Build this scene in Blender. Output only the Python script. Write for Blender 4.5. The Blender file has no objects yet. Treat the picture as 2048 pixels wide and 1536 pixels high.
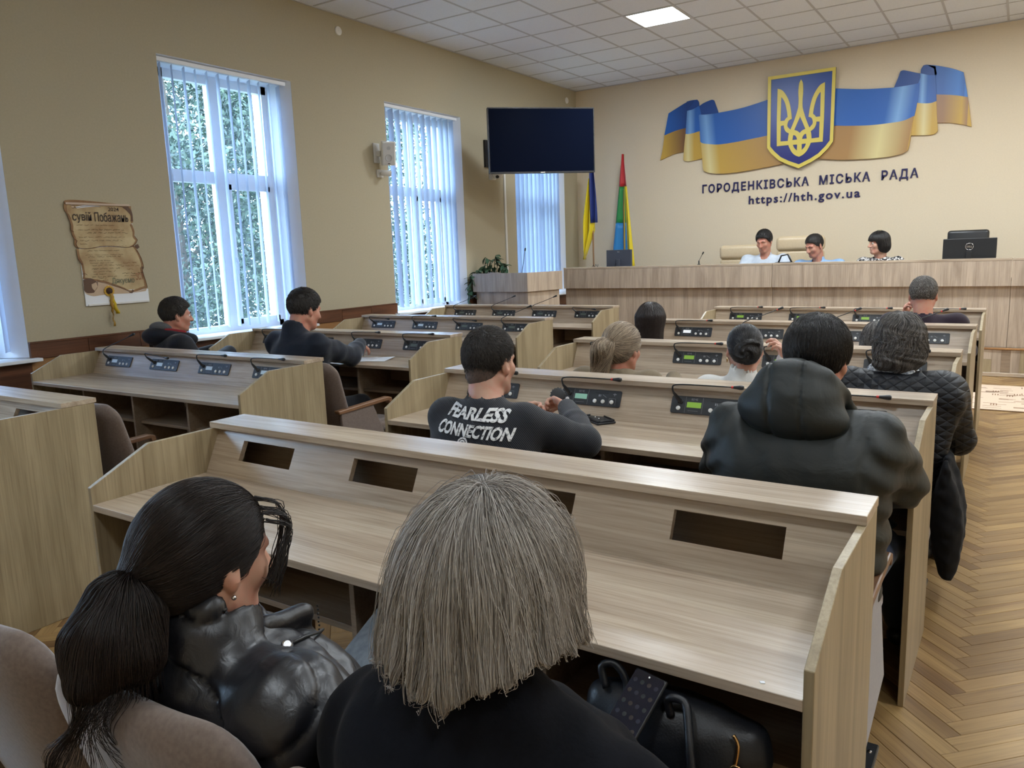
import bpy, bmesh, math, random, time
import numpy as np
from mathutils import Vector, Matrix, Euler
T0 = time.time()
PI = math.pi
sc = bpy.context.scene
col = sc.collection

# ------------------------------------------------------------------ camera
cam_data = bpy.data.cameras.new('camera')
cam = bpy.data.objects.new('camera', cam_data)
col.objects.link(cam)
YAW, PITCH, ROLL = -0.582, -0.167, -0.035
CAM = Vector((6.275, -11.727, 1.533))
_f = Vector((math.sin(YAW) * math.cos(PITCH), math.cos(YAW) * math.cos(PITCH), math.sin(PITCH)))
_r0 = Vector((math.cos(YAW), -math.sin(YAW), 0))
_u0 = _r0.cross(_f)
_r = math.cos(ROLL) * _r0 + math.sin(ROLL) * _u0
_u = -math.sin(ROLL) * _r0 + math.cos(ROLL) * _u0
cam.matrix_world = Matrix(((_r.x, _u.x, -_f.x, CAM.x), (_r.y, _u.y, -_f.y, CAM.y), (_r.z, _u.z, -_f.z, CAM.z), (0, 0, 0, 1)))
cam_data.sensor_fit = 'HORIZONTAL'
cam_data.sensor_width = 36
cam_data.lens = 1545.475 / 2048 * 36
cam_data.clip_start = 0.05
cam_data.clip_end = 200
sc.camera = cam

# ------------------------------------------------------------------ sky, exposure
world = bpy.data.worlds.new('world')
sc.world = world
world.use_nodes = True
bg = world.node_tree.nodes['Background']
bg.inputs[0].default_value = (0.54, 0.74, 1.0, 1)
bg.inputs[1].default_value = 21.0
sc.view_settings.view_transform = 'Standard'
sc.view_settings.look = 'None'
sc.view_settings.gamma = 1
sc.view_settings.use_curve_mapping = False
sc.view_settings.exposure = 0.0
sc.cycles.max_bounces = 8
sc.cycles.diffuse_bounces = 5
sc.cycles.glossy_bounces = 3
sc.cycles.transmission_bounces = 6
sc.cycles.transparent_max_bounces = 12
sc.cycles.caustics_reflective = False
sc.cycles.caustics_refractive = False
sc.cycles.sample_clamp_indirect = 6.0
LED_POWER = {5: 78.0, 10: 40.0, 15: 24.0, 20: 14.0}      # watts of a ceiling panel by row: strong in front for the back wall, weaker fill behind
LED_COLOR = (0.86, 0.94, 1.0)

# room: left wall x=0, back wall y=0, floor z=0
ROOM_X, ROOM_Y, ROOM_Z = 10.2, -14.0, 4.108
WIN_Z0, WIN_Z1 = 0.88, 3.32
WINDOWS = [(-10.32, -8.85), (-7.52, -6.05), (-4.67, -3.20), (-1.92, -0.445)]
for y0, y1 in WINDOWS:     # light portals: they only tell the renderer where the sky comes in
    ld = bpy.data.lights.new('window_portal', 'AREA')
    ld.shape = 'RECTANGLE'; ld.size = y1 - y0; ld.size_y = WIN_Z1 - WIN_Z0
    ld.cycles.is_portal = True
    lo = bpy.data.objects.new('window_portal', ld)
    lo.location = (-0.42, (y0 + y1) / 2, (WIN_Z0 + WIN_Z1) / 2)
    lo.rotation_euler = (0, -PI / 2, 0)
    col.objects.link(lo)

# ------------------------------------------------------------------ helpers
class MB:
    """collects faces of simple shapes, becomes one mesh"""
    def __init__(s):
        s.v, s.f, s.uv = [], [], []
    def add(s, vs, fs):
        o = len(s.v)
        s.v += [tuple(p) for p in vs]
        s.f += [tuple(i + o for i in f) for f in fs]
        return s
    def box(s, x0, x1, y0, y1, z0, z1):
        return s.add([(x0, y0, z0), (x1, y0, z0), (x1, y1, z0), (x0, y1, z0), (x0, y0, z1), (x1, y0, z1), (x1, y1, z1), (x0, y1, z1)],
                     [(3, 2, 1, 0), (4, 5, 6, 7), (0, 1, 5, 4), (1, 2, 6, 5), (2, 3, 7, 6), (3, 0, 4, 7)])
    def prism(s, poly, a, b, axis='x'):
        """extrude a 2D outline: axis x -> outline in (y,z); y -> (x,z); z -> (x,y)"""
        area = sum(p[0] * q[1] - q[0] * p[1] for p, q in zip(poly, poly[1:] + poly[:1]))
        if (area < 0) != (axis == 'y'):
            poly = poly[::-1]
        def P(p, t):
            return (t, p[0], p[1]) if axis == 'x' else (p[0], t, p[1]) if axis == 'y' else (p[0], p[1], t)
        n = len(poly)
        a, b = min(a, b), max(a, b)
        vs = [P(p, a) for p in poly] + [P(p, b) for p in poly]
        fs = [tuple(range(n))[::-1], tuple(range(n, 2 * n))] + [(i, (i + 1) % n, n + (i + 1) % n, n + i) for i in range(n)]
        return s.add(vs, fs)
    def tube(s, pts, r, n=8, cap=True):
        pts = [Vector(p) for p in pts]
        m = len(pts)
        rs = r if isinstance(r, (list, tuple)) else [r] * m
        t0 = (pts[1] - pts[0]).normalized()
        ref = Vector((0, 0, 1)) if abs(t0.z) < 0.9 else Vector((1, 0, 0))
        u = t0.cross(ref).normalized()
        vs = []
        for i, p in enumerate(pts):
            t = (pts[min(i + 1, m - 1)] - pts[max(i - 1, 0)]).normalized()
            u = (u - t * u.dot(t)).normalized()
            w = t.cross(u)
            for k in range(n):
                a = 2 * PI * k / n
                vs.append(p + (u * math.cos(a) + w * math.sin(a)) * rs[i])
        fs = []
        for i in range(m - 1):
            for k in range(n):
                k2 = (k + 1) % n
                fs.append((i * n + k, i * n + k2, (i + 1) * n + k2, (i + 1) * n + k))
        if cap:
            fs.append(tuple(range(n))[::-1]); fs.append(tuple((m - 1) * n + k for k in range(n)))
        return s.add(vs, fs)
    def lathe(s, prof, n=16, c=(0, 0, 0), axis=None):
        """revolve (radius, height) about z, optionally turned to axis"""
        M = Matrix.Identity(3) if axis is None else Vector((0, 0, 1)).rotation_difference(Vector(axis)).to_matrix()
        c = Vector(c)
        vs = [c + M @ Vector((r * math.cos(2 * PI * k / n), r * math.sin(2 * PI * k / n), h)) for r, h in prof for k in range(n)]
        m = len(prof)
        fs = [(i * n + k, i * n + (k + 1) % n, (i + 1) * n + (k + 1) % n, (i + 1) * n + k) for i in range(m - 1) for k in range(n)]
        fs += [tuple(range(n))[::-1], tuple((m - 1) * n + k for k in range(n))]
        return s.add(vs, fs)
    def ball(s, c, r, n=10, m=7):
        r = (r, r, r) if not isinstance(r, (tuple, list)) else r
        prof = [(math.sin(PI * i / m), -math.cos(PI * i / m)) for i in range(m + 1)]
        vs = [(c[0] + r[0] * max(a, 1e-3) * math.cos(2 * PI * k / n), c[1] + r[1] * max(a, 1e-3) * math.sin(2 * PI * k / n), c[2] + r[2] * h) for a, h in prof for k in range(n)]
        fs = [(i * n + k, i * n + (k + 1) % n, (i + 1) * n + (k + 1) % n, (i + 1) * n + k) for i in range(m) for k in range(n)]
        return s.add(vs, fs)
    def build(s, name, material, parent=None, smooth=False, bevel=0.0, seg=1):
        me = bpy.data.meshes.new(name)
        me.from_pydata(s.v, [], s.f)
        me.materials.append(material)
        if smooth:
            me.shade_smooth()
            if smooth == 'auto':
                me.set_sharp_from_angle(angle=math.radians(40))
        me.update()
        o = bpy.data.objects.new(name, me)
        col.objects.link(o)
        o.parent = parent
        if bevel:
            b = o.modifiers.new('edge', 'BEVEL'); b.width = bevel; b.segments = seg; b.limit_method = 'ANGLE'
        return o

def tag(o, label=None, cat=None, group=None, kind=None):
    if label: o['label'] = label
    if cat: o['category'] = cat
    if group: o['group'] = group
    if kind: o['kind'] = kind
    return o

def thing(name, label, cat, loc=(0, 0, 0), rz=0.0, group=None):
    o = bpy.data.objects.new(name, None)
    o.empty_display_size = 0.1
    col.objects.link(o)
    o.location = loc; o.rotation_euler = (0, 0, rz)
    return tag(o, label, cat, group)

def struct(o):
    o['kind'] = 'structure'
    return o

def copy_tree(o, parent=None, skip=()):
    c = o.copy(); col.objects.link(c)
    if parent is not None: c.parent = parent
    for ch in list(o.children):
        if ch.name.split('.')[0] not in skip:
            copy_tree(ch, c, skip)
    return c

def smooth_poly(pts, n=4, closed=True, corner=50):
    """Catmull-Rom through points, corners sharper than the limit kept"""
    P = [Vector((p[0], p[1])) for p in pts]
    N = len(P)
    sharp = []
    for i in range(N):
        a, b = P[i] - P[i - 1], P[(i + 1) % N] - P[i]
        sharp.append(math.degrees(a.angle(b, 0)) > corner or (not closed and i in (0, N - 1)))
    out = []
    for i in range(N if closed else N - 1):
        p1, p2 = P[i], P[(i + 1) % N]
        p0 = P[i - 1] if not sharp[i] else p1 - (p2 - p1)
        p3 = P[(i + 2) % N] if not sharp[(i + 1) % N] else p2 + (p2 - p1)
        for k in range(n):
            t = k / n
            q = 0.5 * ((2 * p1) + (p2 - p0) * t + (2 * p0 - 5 * p1 + 4 * p2 - p3) * t * t + (3 * p1 - p0 - 3 * p2 + p3) * t ** 3)
            out.append((q.x, q.y))
    if not closed: out.append((P[-1].x, P[-1].y))
    return out

def curve_to_mesh(cu, name, material, parent=None, matrix=None):
    """evaluate a curve or text datablock into a mesh object"""
    tmp = bpy.data.objects.new('tmp', cu)
    col.objects.link(tmp)
    dg = bpy.context.evaluated_depsgraph_get()
    me = bpy.data.meshes.new_from_object(tmp.evaluated_get(dg))
    bpy.data.objects.remove(tmp)
    if matrix is not None: me.transform(matrix)
    me.materials.clear(); me.materials.append(material)
    me.name = name
    o = bpy.data.objects.new(name, me)
    col.objects.link(o); o.parent = parent
    return o

def flat_shape(contours, name, material, depth, parent=None, matrix=None, bevel=0.0):
    """filled 2D outline(s) with holes, extruded"""
    cu = bpy.data.curves.new(name, 'CURVE')
    cu.dimensions = '2D'; cu.fill_mode = 'BOTH'; cu.extrude = depth / 2; cu.bevel_depth = bevel
    for c in contours:
        sp = cu.splines.new('POLY')
        sp.points.add(len(c) - 1)
        for i, p in enumerate(c): sp.points[i].co = (p[0], p[1], 0, 1)
        sp.use_cyclic_u = True
    return curve_to_mesh(cu, name, material, parent, matrix)

def text_mesh(body, size, name, material, parent=None, matrix=None, extrude=0.002, offset=0.0, align='LEFT', spacing=1.0, shear=0.0, width=None):
    cu = bpy.data.curves.new(name, 'FONT')
    cu.body = body; cu.size = size; cu.extrude = extrude; cu.offset = offset
    cu.align_x = align; cu.space_character = spacing; cu.shear = shear
    cu.resolution_u = 3
    o = curve_to_mesh(cu, name, material, parent)
    if width:
        xs = [v.co.x for v in o.data.vertices]
        k = width / (max(xs) - min(xs))
        o.data.transform(Matrix.Diagonal((k, 1, 1, 1)))
        xs = [v.co.x for v in o.data.vertices]
        if align == 'LEFT': o.data.transform(Matrix.Translation((-min(xs), 0, 0)))
    if matrix is not None: o.data.transform(matrix)
    return o

WALLM = Matrix(((1, 0, 0, 0), (0, 0, -1, 0), (0, 1, 0, 0), (0, 0, 0, 1)))      # XY drawing -> facing -Y (x right, z up)
LEFTM = Matrix(((0, 0, 1, 0), (1, 0, 0, 0), (0, 1, 0, 0), (0, 0, 0, 1)))       # XY drawing -> facing +X (y right, z up)

# ------------------------------------------------------------------ materials
class NT:
    def __init__(s, name):
        s.m = bpy.data.materials.new(name); s.m.use_nodes = True
        s.t = s.m.node_tree; s.b = s.t.nodes['Principled BSDF']
    def n(s, kind, **kw):
        nd = s.t.nodes.new(kind)
        for k, v in kw.items():
            if k.startswith('i_'):
                k = k[2:]; k = int(k) if k.isdigit() else k.replace('_', ' ')
                nd.inputs[k].default_value = v
            else: setattr(nd, k, v)
        return nd
    def l(s, a, b):
        s.t.links.new(a, b)
    def ramp(s, src, stops):
        r = s.n('ShaderNodeValToRGB')
        e = r.color_ramp.elements
        while len(e) < len(stops): e.new(0.5)
        for el, (p, c) in zip(e, stops): el.position = p; el.color = (*c, 1) if len(c) == 3 else c
        s.l(src, r.inputs[0])
        return r.outputs[0]
    def mix(s, f, a, b, mode='MIX'):
        m = s.n('ShaderNodeMix', data_type='RGBA', blend_type=mode)
        for sock, v in ((m.inputs[0], f), (m.inputs[6], a), (m.inputs[7], b)):
            if isinstance(v, (int, float)): sock.default_value = v
            elif isinstance(v, tuple): sock.default_value = (*v, 1)
            else: s.l(v, sock)
        return m.outputs[2]
    def bump(s, src, strength=0.2, dist=0.01):
        b = s.n('ShaderNodeBump', i_Strength=strength, i_Distance=dist)
        s.l(src, b.inputs['Height']); s.l(b.outputs[0], s.b.inputs['Normal'])

def plain(name, c, rough=0.6, metal=0.0, spec=0.5, **kw):
    t = NT(name)
    t.b.inputs['Base Color'].default_value = (*c, 1)
    t.b.inputs['Roughness'].default_value = rough
    t.b.inputs['Metallic'].default_value = metal
    t.b.inputs['Specular IOR Level'].default_value = spec
    for k, v in kw.items(): t.b.inputs[k.replace('_', ' ')].default_value = v
    return t.m

def srgb(r, g, b):
    f = lambda c: (c / 255 / 12.92) if c <= 10 else ((c / 255 + 0.055) / 1.055) ** 2.4
    return (f(r), f(g), f(b))

def mottled(name, c0, c1, scale=20, rough=0.8, bump=0.1, detail=4, spec=0.3, stretch=None, dist=0.004, sheen=0.0):
    t = NT(name)
    tc = t.n('ShaderNodeTexCoord')
    src = tc.outputs['Object']
    if stretch:
        mp = t.n('ShaderNodeMapping', i_Scale=stretch); t.l(src, mp.inputs[0]); src = mp.outputs[0]
    nz = t.n('ShaderNodeTexNoise', i_Scale=scale, i_Detail=detail)
    t.l(src, nz.inputs['Vector'])
    t.l(t.ramp(nz.outputs[0], [(0.3, c0), (0.7, c1)]), t.b.inputs['Base Color'])
    t.b.inputs['Roughness'].default_value = rough
    t.b.inputs['Specular IOR Level'].default_value = spec
    if sheen:
        t.b.inputs['Sheen Weight'].default_value = sheen; t.b.inputs['Sheen Roughness'].default_value = 0.4
    if bump: t.bump(nz.outputs[0], bump, dist)
    return t.m

def wood(name, axis, light, dark, scale=1.0, rough=0.42, uv=False, tone=None, figure=True):
    """laminate or solid wood with the grain along one axis of the object"""
    t = NT(name)
    tc = t.n('ShaderNodeTexCoord')
    oi = t.n('ShaderNodeObjectInfo')
    cmb = t.n('ShaderNodeVectorMath', operation='MULTIPLY'); cmb.inputs[1].default_value = (7.3, 5.1, 3.7)
    t.l(oi.outputs['Random'], cmb.inputs[0])
    add = t.n('ShaderNodeVectorMath', operation='ADD')
    t.l(tc.outputs['UV' if uv else 'Object'], add.inputs[0]); t.l(cmb.outputs[0], add.inputs[1])
    k = {'x': (0.09, 1, 1), 'y': (1, 0.09, 1), 'z': (1, 1, 0.09)}[axis]
    m1 = t.n('ShaderNodeMapping', i_Scale=tuple(q * 9 * scale for q in k)); t.l(add.outputs[0], m1.inputs[0])
    n1 = t.n('ShaderNodeTexNoise', i_Scale=1.0, i_Detail=5.0, i_Roughness=0.6, i_Distortion=0.9 if figure else 0.3); t.l(m1.outputs[0], n1.inputs['Vector'])
    k2 = {'x': (0.02, 1, 1), 'y': (1, 0.02, 1), 'z': (1, 1, 0.02)}[axis]
    m2 = t.n('ShaderNodeMapping', i_Scale=tuple(q * 130 * scale for q in k2)); t.l(add.outputs[0], m2.inputs[0])
    n2 = t.n('ShaderNodeTexNoise', i_Scale=1.0, i_Detail=3.0, i_Roughness=0.7); t.l(m2.outputs[0], n2.inputs['Vector'])
    mid = tuple((a + b) / 2 for a, b in zip(light, dark))
    c1 = t.ramp(n1.outputs[0], [(0.30, dark), (0.46, mid), (0.62, light)])
    c2 = t.ramp(n2.outputs[0], [(0.30, (0.66, 0.63, 0.60)), (0.56, (1, 1, 1))])
    c = t.mix(0.75, c1, c2, 'MULTIPLY')
    if tone:
        at = t.n('ShaderNodeAttribute', attribute_name='tone')
        c = t.mix(1.0, c, t.ramp(at.outputs['Fac'], [(0.0, tone[0]), (1.0, tone[1])]), 'MULTIPLY')
    t.l(c, t.b.inputs['Base Color'])
    t.b.inputs['Roughness'].default_value = rough
    t.b.inputs['Specular IOR Level'].default_value = 0.5
    t.bump(n2.outputs[0], 0.12, 0.001)
    return t.m

OAK_L, OAK_D = (0.54, 0.44, 0.335), (0.345, 0.262, 0.19)
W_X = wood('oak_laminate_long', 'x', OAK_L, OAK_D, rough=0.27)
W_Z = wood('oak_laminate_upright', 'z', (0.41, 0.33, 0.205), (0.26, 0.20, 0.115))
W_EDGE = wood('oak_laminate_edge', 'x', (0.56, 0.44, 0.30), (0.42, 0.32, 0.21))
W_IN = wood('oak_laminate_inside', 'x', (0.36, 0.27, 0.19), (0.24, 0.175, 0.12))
W_PRES = wood('oak_laminate_stage', 'z', (0.52, 0.42, 0.325), (0.34, 0.265, 0.20))
W_RAIL = wood('stained_rail', 'y', (0.16, 0.062, 0.028), (0.065, 0.024, 0.012), rough=0.35)
W_PANEL = wood('varnished_panel', 'y', (0.42, 0.22, 0.085), (0.26, 0.12, 0.045), rough=0.35)
W_ARM = wood('armrest_wood', 'y', (0.24, 0.125, 0.065), (0.13, 0.065, 0.034), rough=0.32)
W_PARQ = wood('parquet_wood', 'x', (0.40, 0.265, 0.115), (0.22, 0.125, 0.05), rough=0.33, uv=True, tone=((0.62, 0.55, 0.50), (1.12, 1.1, 1.05)), figure=False)
W_POLE = wood('pole_wood', 'z', (0.40, 0.22, 0.10), (0.28, 0.14, 0.06))
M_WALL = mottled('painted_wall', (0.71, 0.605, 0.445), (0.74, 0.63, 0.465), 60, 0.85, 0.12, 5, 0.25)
M_WALLL = mottled('shade_toned_window_wall', (0.435, 0.385, 0.275), (0.46, 0.405, 0.29), 60, 0.85, 0.12, 5, 0.25)  # wall colour darkened to carry the dimmer light on this side
M_TILE = mottled('ceiling_tile', (0.76, 0.79, 0.84), (0.82, 0.85, 0.90), 90, 0.9, 0.25, 3, 0.2)  # cool cast of window light is mixed into the tile colour
M_GRID = plain('ceiling_runner_white', (0.50, 0.50, 0.52), 0.45)
M_PVC = plain('white_pvc', (0.80, 0.83, 0.87), 0.35)
M_WHITE = plain('white_plastic', (0.75, 0.74, 0.71), 0.4)
M_BLACK = plain('black_plastic', (0.012, 0.013, 0.015), 0.38)
M_DKGREY = plain('dark_grey_plate', (0.028, 0.031, 0.036), 0.42)
M_BLKMETAL = plain('black_metal', (0.012, 0.012, 0.014), 0.35, 0.2)
M_CHROME = plain('chrome', (0.75, 0.75, 0.77), 0.18, 1.0)
M_GOLD = plain('gold_metal', (0.72, 0.45, 0.20), 0.25, 1.0)
M_VELOUR = mottled('taupe_velour', (0.150, 0.115, 0.098), (0.195, 0.152, 0.130), 120, 0.9, 0.15, 4, 0.2, dist=0.002, sheen=0.5)
M_LEATHER = mottled('tan_leather', (0.60, 0.47, 0.30), (0.66, 0.53, 0.35), 90, 0.38, 0.08, 4, 0.5, dist=0.002)
M_PAPER = plain('white_paper', (0.80, 0.82, 0.86), 0.8)

# ------------------------------------------------------------------ camera helper for choosing which repeats are in view
def in_view(p, margin=0.0):
    d = Vector(p) - CAM
    z = d.dot(_f)
    if z <= 0.1: return False
    x = 1024 + 1545.475 * d.dot(_r) / z; y = 768 - 1545.475 * d.dot(_u) / z
    return -margin < x < 2048 + margin and -margin < y < 1536 + margin

# ------------------------------------------------------------------ floor: herringbone parquet
floor = struct(MB().box(-0.02, ROOM_X, ROOM_Y, 0.02, -0.10, -0.0125).build('floor', plain('parquet_joint', (0.05, 0.028, 0.014), 0.7)))
PW, PN = 0.065, 6
PL = PW * PN
rnd = random.Random(3)
planks = []
A45 = PI / 4
ORI = Vector((6.21, -8.5))
for a in range(-190, 190):
    for b in range(-190, 190):
        s_ = (a - b) % (2 * PN)
        if s_ == 0: u0, v0, horiz = a, b, True
        elif s_ == 2 * PN - 1: u0, v0, horiz = a, b, False       # first cell of an upright piece
        else: continue
        cu, cv = ((u0 + PN / 2) * PW, (v0 + 0.5) * PW) if horiz else ((u0 + 0.5) * PW, (v0 + PN / 2) * PW)
        x = ORI.x + (cu - cv) * math.cos(A45); y = ORI.y + (cu + cv) * math.sin(A45)
        if -0.1 < x < ROOM_X + 0.1 and ROOM_Y - 0.1 < y < 0.1:
            planks.append((x, y, A45 if horiz else A45 + PI / 2))
def plank_mesh(name, items):
    vs, fs, uvs, tones = [], [], [], []
    for (x, y, ang, dz, tone, off) in items:
        c, s = math.cos(ang), math.sin(ang)
        h, w, g = PL / 2 - 0.0005, PW / 2 - 0.0005, 0.0012
        o = len(vs)
        for (px, py, pz) in [(-h, -w, -0.012), (h, -w, -0.012), (h, w, -0.012), (-h, w, -0.012), (-h, -w, -g), (h, -w, -g), (h, w, -g), (-h, w, -g),
                             (-h + g, -w + g, 0), (h - g, -w + g, 0), (h - g, w - g, 0), (-h + g, w - g, 0)]:
            vs.append((x + c * px - s * py, y + s * px + c * py, pz + dz)); uvs.append((px + off, py + off * 3.1)); tones.append(tone)
        for q in range(4):
            q2 = (q + 1) % 4
            fs += [(o + q, o + q2, o + 4 + q2, o + 4 + q), (o + 4 + q, o + 4 + q2, o + 8 + q2, o + 8 + q)]
        fs.append((o + 8, o + 9, o + 10, o + 11))
    me = bpy.data.meshes.new(name)
    me.from_pydata(vs, [], fs)
    uvl = me.uv_layers.new(name='UVMap')
    li = np.empty(len(me.loops), dtype=np.int32); me.loops.foreach_get('vertex_index', li)
    uvl.data.foreach_set('uv', np.array(uvs, dtype=np.float32)[li].ravel())
    at = me.attributes.new('tone', 'FLOAT', 'POINT'); at.data.foreach_set('value', np.array(tones, dtype=np.float32))
    me.materials.append(W_PARQ)
    return me
def seen(p):
    x, y, _ = p
    return in_view((x, y, 0), 40) and (x > 5.95 or 2.75 < x < 3.9 or (y < -9.9 and 3.7 < x < 6.1))
near = sorted([p for p in planks if seen(p)], key=lambda p: (p[0] - CAM.x) ** 2 + (p[1] - CAM.y) ** 2)[:295]
nset = set(near)
variants = [plank_mesh('plank', [(0, 0, 0, 0, rnd.random(), rnd.random() * 9)]) for _ in range(14)]
for x, y, ang in near:
    o = bpy.data.objects.new('plank', rnd.choice(variants)); col.objects.link(o)
    o.parent = floor; o.location = (x, y, -0.0004 - rnd.random() * 0.0006); o.rotation_euler = (0, 0, ang + rnd.choice((0, PI)))
me = plank_mesh('plank_field', [(x, y, a, -0.0004 - rnd.random() * 0.0006, rnd.random(), rnd.random() * 9) for x, y, a in planks if (x, y, a) not in nset])
o = bpy.data.objects.new('plank_field', me); col.objects.link(o); o.parent = floor; o['kind'] = 'stuff'

# ------------------------------------------------------------------ ceiling: 60 cm tiles in a runner grid
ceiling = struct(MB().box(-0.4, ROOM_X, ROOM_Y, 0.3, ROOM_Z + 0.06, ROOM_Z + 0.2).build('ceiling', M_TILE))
CX0, CY0, TS = 0.570, -0.283, 0.6
xs = [0.0] + [CX0 + i * TS for i in range(17)]
xs = [x for x in xs if x < ROOM_X] + [ROOM_X]
ys = [0.0] + [CY0 - i * TS for i in range(23)]
ys = [y for y in ys if y > ROOM_Y] + [ROOM_Y]
LAMPS = {(4, 5)}     # (column, row) of the lamp in the photograph
LAMPS |= {(8, 5), (12, 5), (16, 5), (8, 10), (12, 10), (8, 15), (12, 15), (16, 15), (8, 20), (12, 20)}  # unseen panels: front row lights the back wall, rear rows are added fill
tile_ms = {}
rest = MB()
lamp_spots = []
for i in range(len(xs) - 1):
    for j in range(len(ys) - 1):
        x0, x1, y1, y0 = xs[i], xs[i + 1], ys[j], ys[j + 1]
        cxm, cym = (x0 + x1) / 2, (y0 + y1) / 2
        if (i, j) in LAMPS:
            lamp_spots.append((cxm, cym, i, j)); continue
        w, h = (x1 - x0) / 2 - 0.011, (y1 - y0) / 2 - 0.011
        if in_view((cxm, cym, ROOM_Z), 60):
            key = (round(w, 3), round(h, 3))
            if key not in tile_ms:
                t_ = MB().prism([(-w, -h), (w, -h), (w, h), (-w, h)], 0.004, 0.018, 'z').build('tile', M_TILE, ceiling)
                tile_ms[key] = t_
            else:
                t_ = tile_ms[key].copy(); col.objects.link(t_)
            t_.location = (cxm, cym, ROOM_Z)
        else:
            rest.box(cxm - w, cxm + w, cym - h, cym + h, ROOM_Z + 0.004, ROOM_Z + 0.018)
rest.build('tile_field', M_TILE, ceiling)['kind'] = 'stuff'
for x in xs[1:-1]:
    MB().box(x - 0.012, x + 0.012, ROOM_Y, 0, ROOM_Z, ROOM_Z + 0.03).build('ceiling_runner', M_GRID, ceiling)
for y in ys[1:-1]:
    MB().box(0, ROOM_X, y - 0.012, y + 0.012, ROOM_Z + 0.0005, ROOM_Z + 0.03).build('ceiling_runner', M_GRID, ceiling)
MB().box(0, 0.02, ROOM_Y, 0, ROOM_Z - 0.004, ROOM_Z + 0.03).box(0, ROOM_X, -0.02, 0, ROOM_Z - 0.004, ROOM_Z + 0.03).build('edge_runner', M_GRID, ceiling)

t = NT('led_diffuser')
t.b.inputs['Base Color'].default_value = (0.9, 0.9, 0.9, 1)
t.b.inputs['Emission Color'].default_value = (*LED_COLOR, 1)
t.b.inputs['Emission Strength'].default_value = 14.0
M_LED = t.m
lit_n = 0
for x, y, i, j in lamp_spots:
    first = (i, j) == (4, 5)
    L = thing('ceiling_light', 'square white glowing LED panel set in the tiled ceiling' if first else 'unseen LED ceiling panel, tile column %d, tile row %d' % (i, j), 'ceiling light', (x, y, ROOM_Z), 0, None if first else 'ceiling lights outside the photograph')
    fr = MB()
    for a0, a1, b0, b1 in ((-0.285, 0.285, -0.285, -0.272), (-0.285, 0.285, 0.272, 0.285), (-0.285, -0.272, -0.272, 0.272), (0.272, 0.285, -0.272, 0.272)):
        fr.box(a0, a1, b0, b1, -0.003, 0.03)
    fr.build('frame', M_WHITE, L)
    MB().box(-0.272, 0.272, -0.272, 0.272, 0.0, 0.008).build('diffuser', M_LED, L)
    ld = bpy.data.lights.new('panel_light', 'AREA'); ld.size = 0.5; ld.energy = LED_POWER[j]; ld.color = LED_COLOR
    lo = bpy.data.objects.new('panel_light', ld); col.objects.link(lo); lo.parent = L; lo.location = (0, 0, -0.012)
    if not first: L['kind'] = 'thing'

# ------------------------------------------------------------------ walls
wl = MB()
spans = sorted(WINDOWS + [(-13.12, -11.65)])
ycur = ROOM_Y
for a, b in spans:
    wl.box(-0.4, 0, ycur, a, -0.1, ROOM_Z + 0.06)
    wl.box(-0.4, 0, a, b, -0.1, WIN_Z0 - 0.03)
    wl.box(-0.4, 0, a, b, WIN_Z1, ROOM_Z + 0.06)
    ycur = b
wl.box(-0.4, 0, ycur, 0, -0.1, ROOM_Z + 0.06)
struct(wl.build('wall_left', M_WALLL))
struct(MB().box(-0.4, ROOM_X + 0.2, 0, 0.3, -0.1, ROOM_Z + 0.06).build('wall_back', M_WALL))
struct(MB().box(ROOM_X, ROOM_X + 0.2, ROOM_Y, 0, -0.1, ROOM_Z + 0.06).build('wall_right', M_WALL))
struct(MB().box(-0.4, ROOM_X + 0.2, ROOM_Y - 0.2, ROOM_Y, -0.1, ROOM_Z + 0.06).build('wall_rear', M_WALL))

# windows: splayed reveals, pvc frames, panes, sill
t = NT('window_glass')
tr = t.n('ShaderNodeBsdfTransparent'); tr.inputs[0].default_value = (0.93, 0.96, 0.97, 1)
gl = t.n('ShaderNodeBsdfGlossy', i_Roughness=0.02)
mx = t.n('ShaderNodeMixShader'); mx.inputs[0].default_value = 0.06
t.l(tr.outputs[0], mx.inputs[1]); t.l(gl.outputs[0], mx.inputs[2])
t.l(mx.outputs[0], t.t.nodes['Material Output'].inputs[0])
M_GLASS = t.m
t = NT('blind_fabric')
df = t.n('ShaderNodeBsdfDiffuse'); df.inputs[0].default_value = (0.58, 0.65, 0.78, 1)
tl = t.n('ShaderNodeBsdfTranslucent'); tl.inputs[0].default_value = (0.36, 0.43, 0.56, 1)
mx = t.n('ShaderNodeMixShader'); mx.inputs[0].default_value = 0.5
t.l(df.outputs[0], mx.inputs[1]); t.l(tl.outputs[0], mx.inputs[2])
t.l(mx.outputs[0], t.t.nodes['Material Output'].inputs[0])
M_BLIND = t.m
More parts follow.
